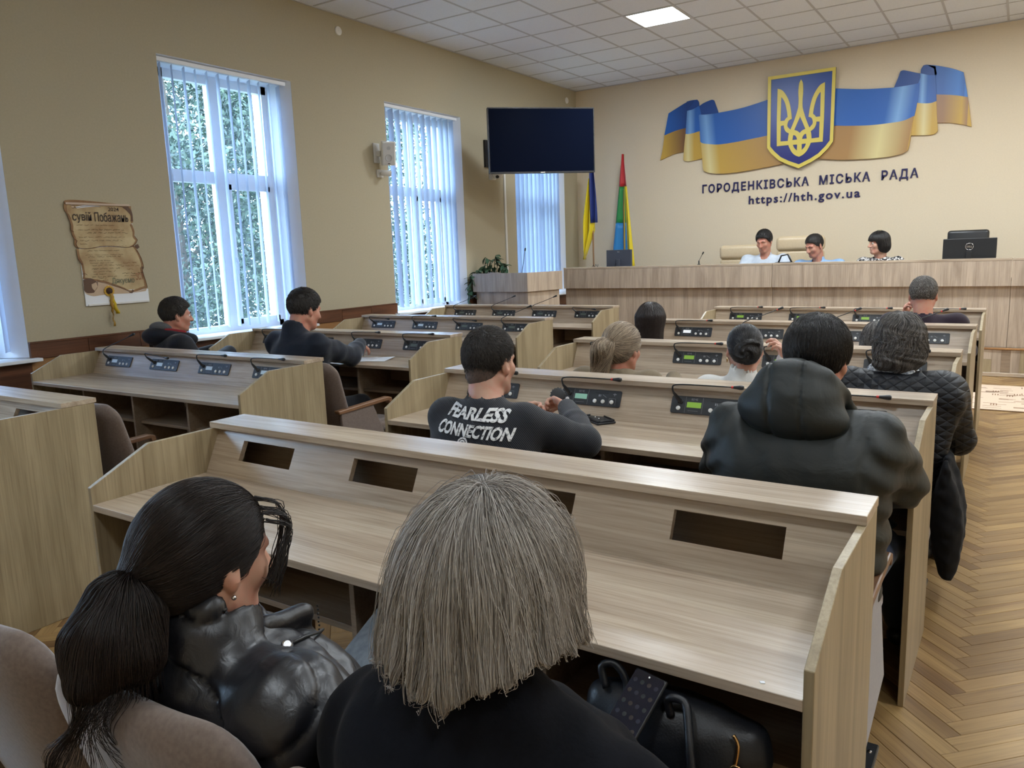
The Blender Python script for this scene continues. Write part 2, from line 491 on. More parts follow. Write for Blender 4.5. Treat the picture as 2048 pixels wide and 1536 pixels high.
for wi, (a, b) in enumerate(spans):
    W = thing('window_%d' % (5 - wi), None, None); struct(W)
    ia, ib, zt, zb = a + 0.14, b - 0.14, WIN_Z1 - 0.05, WIN_Z0
    # reveals
    rv = MB()
    rv.prism([(-0.002, a), (-0.24, ia), (-0.26, ia - 0.03), (-0.26, a - 0.0), ], zb, WIN_Z1, 'z')
    rv.prism([(-0.002, b), (-0.26, b), (-0.26, ib + 0.03), (-0.24, ib)], zb, WIN_Z1, 'z')
    rv.prism([(-0.002, WIN_Z1), (-0.26, WIN_Z1), (-0.26, zt), (-0.24, zt)], a, b, 'y')
    rv.build('reveal', M_PVC, W)
    x0, x1 = -0.30, -0.23
    fr = MB()
    fr.box(x0, x1, ia - 0.06, ia + 0.055, zb, zt + 0.06).box(x0, x1, ib - 0.055, ib + 0.06, zb, zt + 0.06)
    fr.box(x0, x1, ia, ib, zt - 0.075, zt + 0.06).box(x0, x1, ia, ib, zb - 0.02, zb + 0.055)
    fr.build('frame', M_PVC, W)
    mid = (ia + ib) / 2 - 0.03
    MB().box(x0, x1 + 0.01, mid - 0.055, mid + 0.055, zb + 0.055, zt - 0.075).build('mullion', M_PVC, W)
    MB().box(x0, x1 + 0.005, ia + 0.055, mid - 0.055, 2.29, 2.40).box(x0, x1 + 0.005, mid + 0.055, ib - 0.055, 2.29, 2.40).build('transom', M_PVC, W)
    for (p, q) in ((ia + 0.055, mid - 0.055), (mid + 0.055, ib - 0.055)):
        for (r_, s_) in ((zb + 0.055, 2.29), (2.40, zt - 0.075)):
            MB().box(-0.272, -0.266, p, q, r_, s_).build('pane', M_GLASS, W)
    # lower opening sash on one side with a handle
    sh = MB(); p, q, r_, s_ = mid + 0.055, ib - 0.055, zb + 0.055, 2.29
    sh.box(-0.24, -0.215, p, p + 0.05, r_, s_).box(-0.24, -0.215, q - 0.05, q, r_, s_).box(-0.24, -0.215, p, q, r_, r_ + 0.05).box(-0.24, -0.215, p, q, s_ - 0.05, s_)
    sh.build('sash', M_PVC, W)
    MB().box(-0.215, -0.19, p + 0.015, p + 0.035, 1.55, 1.59).box(-0.195, -0.185, p + 0.015, p + 0.035, 1.43, 1.57).build('window_handle', M_PVC, W)
    MB().box(-0.26, 0.10, a - 0.05, b + 0.05, WIN_Z0 - 0.03, WIN_Z0 - 0.004).build('window_sill', M_PVC, W, bevel=0.004)
    # plastered outer jambs and outer sill
    MB().box(-0.46, -0.30, ia - 0.16, ia - 0.02, zb - 0.1, zt + 0.1).box(-0.46, -0.30, ib + 0.02, ib + 0.16, zb - 0.1, zt + 0.1).box(-0.5, -0.30, a, b, zb - 0.06, zb - 0.02).build('outer_jamb', plain('outer_plaster', (0.85, 0.85, 0.83), 0.9) if wi == 0 else bpy.data.materials['outer_plaster'], W)

# vertical blinds
BL = {0: 'white vertical blind of the window nearest the photographer', 1: 'open white vertical blind of the window between the scroll poster and the wall speaker',
      2: 'white vertical blind of the window to the right of the wall speaker', 3: 'closed white vertical blind below and behind the television'}
for wi, (a, b) in enumerate(WINDOWS):
    B = thing('vertical_blind', BL[wi], 'blind', (0, 0, 0), 0, 'vertical blinds along the left wall')
    MB().box(-0.075, -0.035, a + 0.02, b - 0.05, WIN_Z1 - 0.05, WIN_Z1 - 0.012).box(-0.034, -0.028, a + 0.02, b - 0.05, WIN_Z1 - 0.048, WIN_Z1 - 0.014).build('headrail', M_PVC, B)
    n = 12
    ph = math.radians({0: 38, 1: 27, 2: 24, 3: 22}[wi])
    rr = random.Random(20 + wi)
    for k in range(n):
        y = a + 0.075 + k * (b - a - 0.18) / (n - 1)
        an = ph + math.radians(rr.uniform(-4, 4))
        # slat plane runs from the wall normal towards +y going outwards
        dx, dy = -math.cos(an) * 0.0635, math.sin(an) * 0.0635
        nx, ny = -dy / 0.0635, dx / 0.0635
        pts = []
        for q in range(5):
            s_ = -1 + q * 0.5
            bow = 0.006 * (1 - s_ * s_)
            pts.append((dx * s_ + nx * bow, dy * s_ + ny * bow))
        m = MB()
        z0, z1 = WIN_Z0 + 0.05, WIN_Z1 - 0.055
        sway = rr.uniform(-0.008, 0.008)
        nz_ = 6
        vs = [(-0.085 + px, y + py + sway * (1 - r_ / nz_), z0 + (z1 - z0) * r_ / nz_) for r_ in range(nz_ + 1) for px, py in pts]
        fs = [(r_ * 5 + q, r_ * 5 + q + 1, (r_ + 1) * 5 + q + 1, (r_ + 1) * 5 + q) for r_ in range(nz_) for q in range(4)]
        m.add(vs, fs)
        m.build('slat', M_BLIND, B, smooth=True)

# wood wainscot on the left wall: rail boards above varnished panels, between and below the windows
edges = [(ROOM_Y, -11.65 - 0.0)] 
piers = [(-11.65, -10.32), (-8.85, -7.52), (-6.05, -4.67), (-3.20, -1.92), (-0.445, 0.0)]
for k, (a, b) in enumerate(piers):
    T = struct(thing('trim_%d' % (k + 1), None, None))
    n = max(1, round((b - a) / 0.46))
    for q in range(n):
        y0, y1 = a + (b - a) * q / n, a + (b - a) * (q + 1) / n
        MB().box(0.001, 0.026, y0 + 0.001, y1 - 0.001, 0.865, 0.985).build('rail_board', W_RAIL, T, bevel=0.002)
        MB().box(0.001, 0.016, y0 + 0.001, y1 - 0.001, 0.09, 0.864).build('panel_board', W_PANEL, T, bevel=0.002)
    MB().box(0.001, 0.034, a, b, 0.985, 0.997).build('rail_cap', W_RAIL, T)
for k, (a, b) in enumerate(WINDOWS):
    T = struct(thing('trim_%d' % (k + 6), None, None))
    for q in range(3):
        y0, y1 = a + (b - a) * q / 3, a + (b - a) * (q + 1) / 3
        MB().box(0.001, 0.018, y0 + 0.001, y1 - 0.001, 0.09, 0.845).build('panel_board', W_RAIL, T, bevel=0.002)
struct(MB().box(0.001, 0.022, ROOM_Y, 0, 0.0, 0.088).build('baseboard_left', W_RAIL))
hp = MB().tube([(0.10, -13.5, 0.62), (0.10, -0.6, 0.62)], 0.022, 10)
for y in (-11, -8.2, -5.4, -2.6):
    hp.box(0.018, 0.10, y - 0.01, y + 0.01, 0.59, 0.60)
tag(hp.build('heating_pipe', plain('pipe_paint', (0.42, 0.41, 0.40), 0.4), smooth='auto'), 'grey painted heating pipe running low along the window wall', 'pipe')

# ------------------------------------------------------------------ outside: ground, trees
struct(MB().box(-60, -0.5, -50, 50, -1.2, -1.0).build('ground_outside', plain('outside_ground', (0.16, 0.17, 0.12), 0.9)))
t = NT('tree_leaf')
oi = t.n('ShaderNodeNewGeometry')
t.l(t.ramp(oi.outputs['Random Per Island'], [(0.0, (0.014, 0.030, 0.020)), (0.6, (0.030, 0.058, 0.034)), (1.0, (0.075, 0.11, 0.06))]), t.b.inputs['Base Color'])
t.b.inputs['Roughness'].default_value = 0.45
M_LEAF = t.m
M_BARK = plain('bark', (0.09, 0.07, 0.05), 0.9)
def tree(name, label, x, y, h, rx, rz, n, seed, leaf=0.09):
    rr = np.random.RandomState(seed)
    T = thing(name, label, 'tree', (x, y, -1.0), 0, 'trees outside the windows')
    tr_ = MB().tube([(0, 0, 0), (0.05, 0.05, h * 0.3), (0, 0.1, h * 0.6), (0.05, 0, h * 0.85)], [0.16, 0.13, 0.09, 0.03], 8)
    for k in range(7):
        a = k * 2.4; z = h * (0.3 + 0.07 * k)
        tr_.tube([(0, 0.05, z), (math.cos(a) * rx * 0.4, math.sin(a) * rx * 0.4, z + 0.5), (math.cos(a) * rx * 0.75, math.sin(a) * rx * 0.75, z + 0.9)], [0.05, 0.035, 0.012], 5)
    tr_.build('trunk', M_BARK, T)
    cl = rr.normal(size=(70, 3)); cl /= np.linalg.norm(cl, axis=1)[:, None]
    cl *= rr.uniform(0.45, 1.0, size=(70, 1)) ** 0.6
    cl = cl * [rx, rx, rz] + [0, 0, h - rz * 0.85]
    c = cl[rr.randint(0, 70, n)] + rr.normal(size=(n, 3)) * rx * 0.17
    d1 = rr.normal(size=(n, 3)); d1 /= np.linalg.norm(d1, axis=1)[:, None]
    d2 = np.cross(d1, rr.normal(size=(n, 3))); d2 /= np.linalg.norm(d2, axis=1)[:, None]
    s_ = leaf * rr.uniform(0.6, 1.3, size=(n, 1))
    q = np.stack([c - d1 * s_, c + d2 * s_ * 0.45, c + d1 * s_, c - d2 * s_ * 0.45], 1).reshape(-1, 3)
    me = bpy.data.meshes.new('foliage')
    me.vertices.add(4 * n); me.vertices.foreach_set('co', q.ravel().astype(np.float32))
    me.loops.add(4 * n); me.loops.foreach_set('vertex_index', np.arange(4 * n, dtype=np.int32))
    me.polygons.add(n); me.polygons.foreach_set('loop_start', np.arange(0, 4 * n, 4, dtype=np.int32)); me.polygons.foreach_set('loop_total', np.full(n, 4, dtype=np.int32))
    me.update(); me.validate(); me.materials.append(M_LEAF)
    o = bpy.data.objects.new('foliage', me); col.objects.link(o); o.parent = T; o['kind'] = 'stuff'
tree('leafy_tree', 'dense green tree filling the window beside the scroll poster', -6.5, -3.2, 8.0, 2.1, 4.2, 34000, 5, 0.055)
tree('leafy_tree', 'second dense tree seen through the right half of the same window', -6.6, 0.2, 7.6, 2.2, 4.0, 34000, 6, 0.055)
tree('leafy_tree', 'taller tree further back between the two dense trees', -11.5, -0.5, 9.0, 3.0, 5.0, 26000, 9, 0.075)
tree('low_tree', 'low bushy tree behind the window right of the wall speaker', -7.0, 4.0, 3.4, 1.6, 2.0, 16000, 7, 0.05)
tree('low_tree', 'slim bushy tree beyond the window right of the wall speaker', -6.0, 6.2, 3.2, 0.9, 2.0, 10000, 8, 0.045)

# ------------------------------------------------------------------ stage, presidium desk, lectern
Y_ST = -1.683
stage = struct(thing('floor_stage', None, None))
MB().box(0.0, ROOM_X, Y_ST, 0, 0.0, 0.30).build('platform', W_PARQ, stage)
rr = random.Random(11)
x = 5.2
while x < 8.4:          # riser faced with upright parquet pieces of mixed tone
    cuts = sorted([0.045] + ([rr.uniform(0.10, 0.22)] if rr.random() < 0.55 else []) + [0.298])
    for z0, z1 in zip(cuts[:-1], cuts[1:]):
        o = MB().box(x + 0.0007, x + 0.0863, Y_ST - 0.012 - rr.random() * 0.0015, Y_ST, z0 + 0.0007, z1 - 0.0007).build('riser_piece', rr.choice((W_PRES, W_PRES, W_Z, W_IN)), stage)
    x += 0.087
MB().box(0, 5.2, Y_ST - 0.012, Y_ST, 0.045, 0.298).box(8.4, ROOM_X, Y_ST - 0.012, Y_ST, 0.045, 0.298).build('riser_panel', W_PRES, stage)
MB().box(0, ROOM_X, Y_ST - 0.025, Y_ST, 0.30, 0.322).build('riser_nosing', W_PANEL, stage, bevel=0.004)
MB().box(0, ROOM_X, Y_ST - 0.03, Y_ST, 0.001, 0.045).build('riser_skirting', W_X, stage, bevel=0.004)

D = thing('presidium_desk', 'long raised oak desk on the stage below the emblem', 'desk', (0, 0, 0.30))
px_ = [0.66, 3.66, 6.20, 8.60]
for a, b in zip(px_[:-1], px_[1:]):
    MB().box(a + 0.002, b - 0.002, -1.66, -1.64, 0.022, 0.705).build('front_panel', W_PRES, D, bevel=0.001)
    MB().box(a + 0.002, b - 0.002, -1.715, -1.693, 0.700, 0.975).build('fascia_panel', W_PRES, D, bevel=0.001)
    MB().box(a + 0.002, b - 0.002, -1.717, -1.42, 0.976, 1.0).build('ledge_top', W_X, D, bevel=0.001)
    MB().box(a + 0.002, b - 0.002, -1.64, -1.05, 0.74, 0.765).build('work_surface', W_X, D, bevel=0.001)
    MB().box(a + 0.01, b - 0.01, -1.692, -1.64, 0.70, 0.72).box(a + 0.01, b - 0.01, -1.45, -1.43, 0.765, 0.976).build('inner_rail', W_X, D)
for a in (px_[0], px_[1] - 0.01, px_[2] - 0.01, px_[3] - 0.02):
    MB().box(a, a + 0.02, -1.64, -1.08, 0.0, 0.74).build('side_panel', W_PRES, D)

LC = thing('lectern', 'oak lectern with a wide front beside the flags', 'lectern', (0, 0, 0))
def lect(poly, z0, z1, name, m):
    return MB().prism(poly, z0, z1, 'z').build(name, m, LC, bevel=0.001)
front_o = [(0.10, -3.22), (0.965, -3.22), (0.965, -3.20), (0.10, -3.20)]
lect(front_o, 1.04, 1.285, 'fascia_panel', W_PRES)
lect([(0.968, -3.22), (1.125, -2.58), (1.105, -2.575), (0.95, -3.20)], 1.04, 1.285, 'fascia_panel', W_PRES)
lect([(0.13, -3.18), (0.945, -3.18), (0.945, -3.16), (0.13, -3.16)], 0.0, 1.06, 'front_panel', W_PRES)
lect([(0.947, -3.18), (1.085, -2.6), (1.065, -2.595), (0.93, -3.16)], 0.0, 1.06, 'side_panel', W_PRES)
lect([(0.13, -3.16), (0.15, -3.16), (0.15, -2.6), (0.13, -2.6)], 0.0, 1.06, 'side_panel', W_PRES)
lect([(0.13, -3.16), (0.93, -3.16), (1.06, -2.6), (0.13, -2.6)], 1.05, 1.072, 'work_surface', W_X)
lect([(0.10, -3.2), (0.12, -3.2), (0.12, -2.75), (0.10, -2.75)], 1.04, 1.285, 'fascia_panel', W_PRES)

def gooseneck_mic(label, base, tip, cat='microphone', grp=None, bend=0.05):
    G = thing('gooseneck_microphone', label, cat, base, 0, grp)
    t_ = Vector(tip) - Vector(base)
    MB().lathe([(0.022, 0), (0.022, 0.006), (0.009, 0.012), (0.009, 0.05), (0.004, 0.056)], 10).build('base', M_BLACK, G, smooth='auto')
    pts = [Vector((0, 0, 0.05)) + (t_ - Vector((0, 0, 0.05))) * (k / 8) + Vector((0, 0, 1)) * bend * math.sin(PI * k / 8) for k in range(9)]
    MB().tube(pts, 0.0035, 6).build('stem', M_BLACK, G, smooth=True)
    d = (pts[-1] - pts[-2]).normalized()
    MB().lathe([(0.005, 0), (0.009, 0.01), (0.010, 0.035), (0.006, 0.043)], 10, pts[-1], d).build('mic_head', M_BLACK, G, smooth='auto')
    return G
gooseneck_mic('tall thin gooseneck microphone rising from the lectern', (0.72, -3.0, 1.073), (0.84, -3.05, 1.56), bend=0.0)
gooseneck_mic('short gooseneck microphone on the presidium desk left of the tan chairs', (2.64, -1.52, 1.30), (2.70, -1.56, 1.435), bend=0.0)

# rug on the floor in front of the stage
RG = thing('patterned_rug', 'beige runner rug with brown dash pattern before the stage step', 'rug', (0, 0, 0.002))
M_RUG = mottled('rug_pile', (0.56, 0.43, 0.32), (0.62, 0.49, 0.37), 160, 0.95, 0.2, 3, 0.1)
MB().box(4.4, 9.2, -3.72, -2.36, 0.0, 0.009).build('rug_body', M_RUG, RG, bevel=0.003)
M_RUGD = mottled('rug_dash', (0.17, 0.09, 0.05), (0.22, 0.12, 0.07), 160, 0.95, 0.0, 3, 0.1)
dash = MB()
for k in range(330):
    xx, yy = rr.uniform(4.5, 9.05), rr.uniform(-3.66, -2.42)
    xx = round(xx / 0.06) * 0.06; yy = round(yy / 0.045) * 0.045
    if rr.random() < 0.6:
        n = rr.choice((1, 2, 3))
        for q in range(n): dash.box(xx, xx + rr.uniform(0.06, 0.16), yy + q * 0.02, yy + q * 0.02 + 0.009, 0.0088, 0.0096)
    else:
        for q in range(3): dash.box(xx + q * 0.022, xx + q * 0.022 + 0.008, yy, yy + 0.08, 0.0088, 0.0096)
dash.build('woven_dashes', M_RUGD, RG)['kind'] = 'stuff'

# ------------------------------------------------------------------ coat of arms relief and lettering on the back wall
EMB = {'Lm_b': [(2.103, 3.485), (2.216, 3.474), (2.392, 3.476), (2.717, 3.498), (2.979, 3.541), (3.193, 3.584), (3.204, 3.091), (3.118, 3.076), (2.901, 3.055), (2.634, 3.032), (2.405, 3.025), (2.266, 3.044), (2.162, 3.067), (2.124, 3.093), (2.116, 3.227), (2.108, 3.36), (2.098, 3.458)], 'Lm_y': [(3.204, 3.091), (3.118, 3.076), (2.901, 3.055), (2.634, 3.032), (2.405, 3.025), (2.266, 3.044), (2.162, 3.067), (2.124, 3.093), (2.144, 2.958), (2.155, 2.824), (2.17, 2.698), (2.194, 2.66), (2.269, 2.627), (2.41, 2.606), (2.594, 2.6), (2.819, 2.611), (3.083, 2.636), (3.297, 2.66), (3.341, 2.673), (3.25, 2.934)], 'L2_b': [(1.912, 3.564), (1.998, 3.575), (2.098, 3.614), (2.107, 3.579), (2.131, 3.471), (2.161, 3.222), (2.116, 3.249), (2.019, 3.233), (1.942, 3.226), (1.889, 3.232), (1.899, 3.375), (1.908, 3.498)], 'L2_y': [(1.889, 3.232), (1.942, 3.226), (2.019, 3.233), (2.116, 3.249), (2.161, 3.231), (2.173, 2.956), (2.164, 2.854), (2.147, 2.851), (2.059, 2.837), (1.963, 2.828), (1.886, 2.835), (1.855, 2.856), (1.866, 3.031)], 'L2_f': [(2.1, 3.611), (2.168, 3.646), (2.279, 3.675), (2.321, 3.665), (2.34, 3.619), (2.392, 3.476), (2.392, 3.44), (2.216, 3.452), (2.103, 3.466), (2.095, 3.563)], 'L3_f': [(1.902, 3.702), (1.979, 3.71), (2.064, 3.707), (2.088, 3.669), (2.095, 3.611), (1.998, 3.575), (1.912, 3.564), (1.903, 3.605)], 'L3_b': [(1.613, 3.565), (1.767, 3.635), (1.922, 3.699), (2.017, 3.705), (1.979, 3.648), (1.922, 3.576), (1.918, 3.373), (1.913, 3.303), (1.889, 3.319), (1.739, 3.3), (1.546, 3.249), (1.581, 3.412)], 'L3_y': [(1.546, 3.249), (1.739, 3.3), (1.889, 3.319), (1.913, 3.311), (1.904, 3.161), (1.885, 2.975), (1.851, 2.974), (1.69, 2.953), (1.48, 2.886), (1.521, 3.065)], 'Rm_b': [(3.926, 3.613), (4.023, 3.594), (4.358, 3.538), (4.636, 3.514), (4.744, 3.507), (4.904, 3.51), (5.035, 3.52), (5.032, 3.403), (5.017, 3.265), (4.997, 3.135), (4.984, 3.118), (4.88, 3.078), (4.745, 3.065), (4.47, 3.063), (4.185, 3.088), (3.941, 3.116)], 'Rm_y': [(3.941, 3.116), (4.185, 3.088), (4.47, 3.063), (4.745, 3.065), (4.88, 3.078), (4.984, 3.118), (4.973, 2.986), (4.965, 2.863), (4.945, 2.722), (4.924, 2.685), (4.854, 2.653), (4.672, 2.632), (4.392, 2.633), (4.103, 2.65), (3.805, 2.693), (3.794, 3.07)], 'R2_f': [(4.807, 3.702), (4.851, 3.705), (4.985, 3.657), (5.038, 3.64), (5.054, 3.587), (5.035, 3.52), (5.029, 3.479), (4.906, 3.477), (4.745, 3.499), (4.737, 3.508), (4.776, 3.608)], 'R2_b': [(5.038, 3.64), (5.144, 3.603), (5.213, 3.596), (5.228, 3.423), (5.239, 3.273), (5.178, 3.258), (5.091, 3.265), (4.994, 3.287), (4.988, 3.409), (5.022, 3.521), (5.043, 3.588)], 'R2_y': [(4.994, 3.287), (5.091, 3.265), (5.178, 3.258), (5.239, 3.273), (5.253, 3.095), (5.273, 2.905), (5.24, 2.871), (5.154, 2.864), (4.951, 2.882), (4.95, 3.084)], 'R3_f': [(5.045, 3.69), (5.069, 3.733), (5.112, 3.735), (5.207, 3.702), (5.229, 3.607), (5.213, 3.582), (5.145, 3.583), (5.043, 3.63)], 'R3_b': [(5.112, 3.735), (5.241, 3.702), (5.413, 3.639), (5.523, 3.582), (5.557, 3.423), (5.585, 3.278), (5.429, 3.322), (5.216, 3.36), (5.21, 3.472), (5.204, 3.597), (5.191, 3.677)], 'R3_y': [(5.216, 3.36), (5.429, 3.322), (5.585, 3.278), (5.609, 3.143), (5.646, 2.914), (5.532, 2.955), (5.405, 2.988), (5.251, 3.006), (5.233, 3.191)], 't_out': [(3.569, 3.771), (3.585, 3.742), (3.595, 3.706), (3.601, 3.616), (3.596, 3.517), (3.596, 3.438), (3.604, 3.377), (3.646, 3.241), (3.697, 3.115), (3.719, 3.138), (3.738, 3.161), (3.742, 3.19), (3.731, 3.231), (3.71, 3.252), (3.683, 3.262), (3.697, 3.375), (3.723, 3.491), (3.765, 3.584), (3.821, 3.66), (3.884, 3.69), (3.886, 3.302), (3.879, 2.91), (3.72, 2.911), (3.706, 2.873), (3.668, 2.805), (3.619, 2.759), (3.566, 2.737)], 't_wh': [(3.834, 3.575), (3.836, 3.407), (3.837, 3.248), (3.781, 3.247), (3.764, 3.272), (3.739, 3.295), (3.751, 3.378), (3.778, 3.484), (3.81, 3.548)], 't_wl': [(3.831, 3.182), (3.831, 2.97), (3.729, 2.966), (3.724, 3.022), (3.716, 3.068), (3.759, 3.098), (3.783, 3.145), (3.789, 3.187)], 't_drop': [(3.564, 3.291), (3.607, 3.196), (3.645, 3.106), (3.6, 3.086), (3.566, 3.054)], 't_s1': [(3.657, 3.039), (3.662, 3.008), (3.668, 2.972), (3.603, 2.972), (3.612, 3.004), (3.632, 3.032)], 't_s2': [(3.66, 2.908), (3.641, 2.864), (3.602, 2.822), (3.6, 2.906)]}
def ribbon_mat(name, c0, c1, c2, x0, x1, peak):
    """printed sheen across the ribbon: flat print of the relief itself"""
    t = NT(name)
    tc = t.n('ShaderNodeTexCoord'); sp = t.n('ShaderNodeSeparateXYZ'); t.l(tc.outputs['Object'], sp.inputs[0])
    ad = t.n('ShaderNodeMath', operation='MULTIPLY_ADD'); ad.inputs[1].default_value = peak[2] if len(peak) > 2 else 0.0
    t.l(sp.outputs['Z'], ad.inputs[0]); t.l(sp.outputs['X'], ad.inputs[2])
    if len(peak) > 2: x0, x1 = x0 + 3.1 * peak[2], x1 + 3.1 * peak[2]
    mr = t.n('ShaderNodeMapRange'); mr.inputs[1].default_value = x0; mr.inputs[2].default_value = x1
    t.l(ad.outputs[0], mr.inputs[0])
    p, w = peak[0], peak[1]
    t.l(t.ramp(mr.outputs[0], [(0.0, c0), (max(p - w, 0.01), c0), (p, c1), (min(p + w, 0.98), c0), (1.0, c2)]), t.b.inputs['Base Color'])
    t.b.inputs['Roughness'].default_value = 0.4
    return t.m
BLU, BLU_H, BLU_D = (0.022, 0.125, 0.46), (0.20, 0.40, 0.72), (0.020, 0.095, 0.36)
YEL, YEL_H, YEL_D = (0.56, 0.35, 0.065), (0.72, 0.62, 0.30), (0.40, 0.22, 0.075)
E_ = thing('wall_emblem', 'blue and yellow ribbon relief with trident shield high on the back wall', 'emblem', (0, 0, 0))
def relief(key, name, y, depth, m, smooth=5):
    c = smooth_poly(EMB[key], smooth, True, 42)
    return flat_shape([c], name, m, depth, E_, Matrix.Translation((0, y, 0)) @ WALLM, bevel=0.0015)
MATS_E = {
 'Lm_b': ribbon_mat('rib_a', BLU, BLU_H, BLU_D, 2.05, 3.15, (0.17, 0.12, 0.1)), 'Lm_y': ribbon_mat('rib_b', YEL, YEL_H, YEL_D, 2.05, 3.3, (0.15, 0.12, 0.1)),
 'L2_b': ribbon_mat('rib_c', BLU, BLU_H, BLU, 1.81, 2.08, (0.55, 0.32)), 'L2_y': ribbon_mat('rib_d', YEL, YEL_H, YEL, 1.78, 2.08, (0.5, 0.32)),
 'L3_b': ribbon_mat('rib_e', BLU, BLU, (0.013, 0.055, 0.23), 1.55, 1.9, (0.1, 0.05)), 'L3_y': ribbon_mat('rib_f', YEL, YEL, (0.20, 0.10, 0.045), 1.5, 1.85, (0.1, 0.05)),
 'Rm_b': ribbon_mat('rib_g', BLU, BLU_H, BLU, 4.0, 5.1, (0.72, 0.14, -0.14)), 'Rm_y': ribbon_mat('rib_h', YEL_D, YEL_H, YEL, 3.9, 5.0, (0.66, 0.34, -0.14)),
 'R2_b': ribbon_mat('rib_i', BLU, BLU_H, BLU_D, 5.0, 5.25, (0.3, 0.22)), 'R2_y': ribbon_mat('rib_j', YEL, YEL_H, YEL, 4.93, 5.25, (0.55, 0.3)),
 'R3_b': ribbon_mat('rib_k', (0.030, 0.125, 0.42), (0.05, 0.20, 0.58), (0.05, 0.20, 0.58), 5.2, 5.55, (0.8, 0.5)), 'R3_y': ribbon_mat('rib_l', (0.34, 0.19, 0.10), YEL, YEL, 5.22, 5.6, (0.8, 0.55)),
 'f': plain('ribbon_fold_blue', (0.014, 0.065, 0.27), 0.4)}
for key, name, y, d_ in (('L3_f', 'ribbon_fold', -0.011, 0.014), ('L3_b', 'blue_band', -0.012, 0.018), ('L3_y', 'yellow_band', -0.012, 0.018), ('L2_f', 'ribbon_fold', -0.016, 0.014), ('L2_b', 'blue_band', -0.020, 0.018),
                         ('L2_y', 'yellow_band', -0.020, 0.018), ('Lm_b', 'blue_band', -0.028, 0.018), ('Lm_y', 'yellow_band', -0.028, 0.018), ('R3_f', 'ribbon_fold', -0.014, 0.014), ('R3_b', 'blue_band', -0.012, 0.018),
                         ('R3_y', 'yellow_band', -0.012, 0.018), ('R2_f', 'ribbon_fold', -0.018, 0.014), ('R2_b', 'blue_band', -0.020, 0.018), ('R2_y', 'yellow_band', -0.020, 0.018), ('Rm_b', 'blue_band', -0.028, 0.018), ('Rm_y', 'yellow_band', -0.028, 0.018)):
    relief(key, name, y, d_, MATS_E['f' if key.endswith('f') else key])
CXE = 3.570
def sym(pts): return [(CXE + (x - CXE), z) for x, z in pts] + [(CXE - (x - CXE), z) for x, z in pts[::-1]]
def half(pts): return [(x - CXE, z) for x, z in pts]
sh_out = [(-0.450, 3.868), (0.450, 3.866), (0.444, 2.90), (0.385, 2.815), (0.28, 2.715), (0.163, 2.650), (0.0, 2.580), (-0.163, 2.650), (-0.28, 2.715), (-0.385, 2.815), (-0.444, 2.90)]
sh_in = [(-0.408, 3.826), (0.408, 3.824), (0.402, 2.915), (0.345, 2.843), (0.255, 2.756), (0.145, 2.694), (0.0, 2.632), (-0.145, 2.694), (-0.255, 2.756), (-0.345, 2.843), (-0.402, 2.915)]
SM = Matrix.Translation((CXE, 0, 0)) @ WALLM
t = NT('shield_blue')
tc = t.n('ShaderNodeTexCoord'); sp = t.n('ShaderNodeSeparateXYZ'); t.l(tc.outputs['Object'], sp.inputs[0])
mr = t.n('ShaderNodeMapRange'); mr.inputs[1].default_value = 2.6; mr.inputs[2].default_value = 3.85; t.l(sp.outputs['Z'], mr.inputs[0])
t.l(t.ramp(mr.outputs[0], [(0.1, (0.012, 0.016, 0.17)), (0.55, (0.045, 0.075, 0.30)), (1.0, (0.025, 0.075, 0.30))]), t.b.inputs['Base Color'])
t.b.inputs['Roughness'].default_value = 0.35
M_SHB = t.m
M_SHY = plain('shield_yellow', (0.72, 0.58, 0.10), 0.4)
shield = flat_shape([sh_out], 'shield', M_SHB, 0.03, E_, Matrix.Translation((0, -0.055, 0)) @ SM)
flat_shape([sh_out, sh_in], 'shield_border', M_SHY, 0.012, shield, Matrix.Translation((0, -0.073, 0)) @ SM, bevel=0.001)
th_ = half(EMB['t_out'])
out_r = smooth_poly(th_, 4, False, 40)
out_full = out_r + [(-x, z) for x, z in out_r[::-1][1:-1]]
holes = []
for k_ in ('t_wh', 't_wl', 't_s1', 't_s2'):
    h_ = smooth_poly(half(EMB[k_]), 4, True, 40)
    holes += [h_, [(-x, z) for x, z in h_]]
dr = smooth_poly(half(EMB['t_drop']), 4, False, 40)
holes.append(dr + [(-x, z) for x, z in dr[::-1][1:-1]])
flat_shape([out_full] + holes, 'trident', M_SHY, 0.008, shield, Matrix.Translation((0, -0.072, 0)) @ SM, bevel=0.001)

def letters(body, size, name, m, parent, matrix, extrude, off, **kw):
    o = text_mesh(body, size, name, m, None, matrix, extrude, off, **kw)
    bm = bmesh.new(); bm.from_mesh(o.data); bmesh.ops.remove_doubles(bm, verts=bm.verts, dist=1e-5)
    bm.verts.ensure_lookup_table(); seen_ = set()
    for v0 in bm.verts:
        if v0.index in seen_: continue
        stack, isl = [v0], []
        seen_.add(v0.index)
        while stack:
            v = stack.pop(); isl.append(v)
            for e in v.link_edges:
                w = e.other_vert(v)
                if w.index not in seen_: seen_.add(w.index); stack.append(w)
        mp = {v.index: i for i, v in enumerate(isl)}
        b = MB(); b.v = [tuple(v.co) for v in isl]
        fs = {f for v in isl for f in v.link_faces}
        b.f = [tuple(mp[v.index] for v in f.verts) for f in fs]
        b.build(name, m, parent)
    bm.free(); bpy.data.objects.remove(o)
M_NAVY = plain('navy_letters', (0.010, 0.008, 0.075), 0.45)
SG = thing('wall_lettering', 'navy raised letters of the council name below the emblem', 'sign', (0, 0, 0))
letters('ГОРОДЕНКІВСЬКА  МІСЬКА  РАДА', 0.165, 'letter', M_NAVY, SG, Matrix.Translation((2.150, -0.008, 2.340)) @ WALLM, 0.007, 0.0035, spacing=1.25, width=2.925)
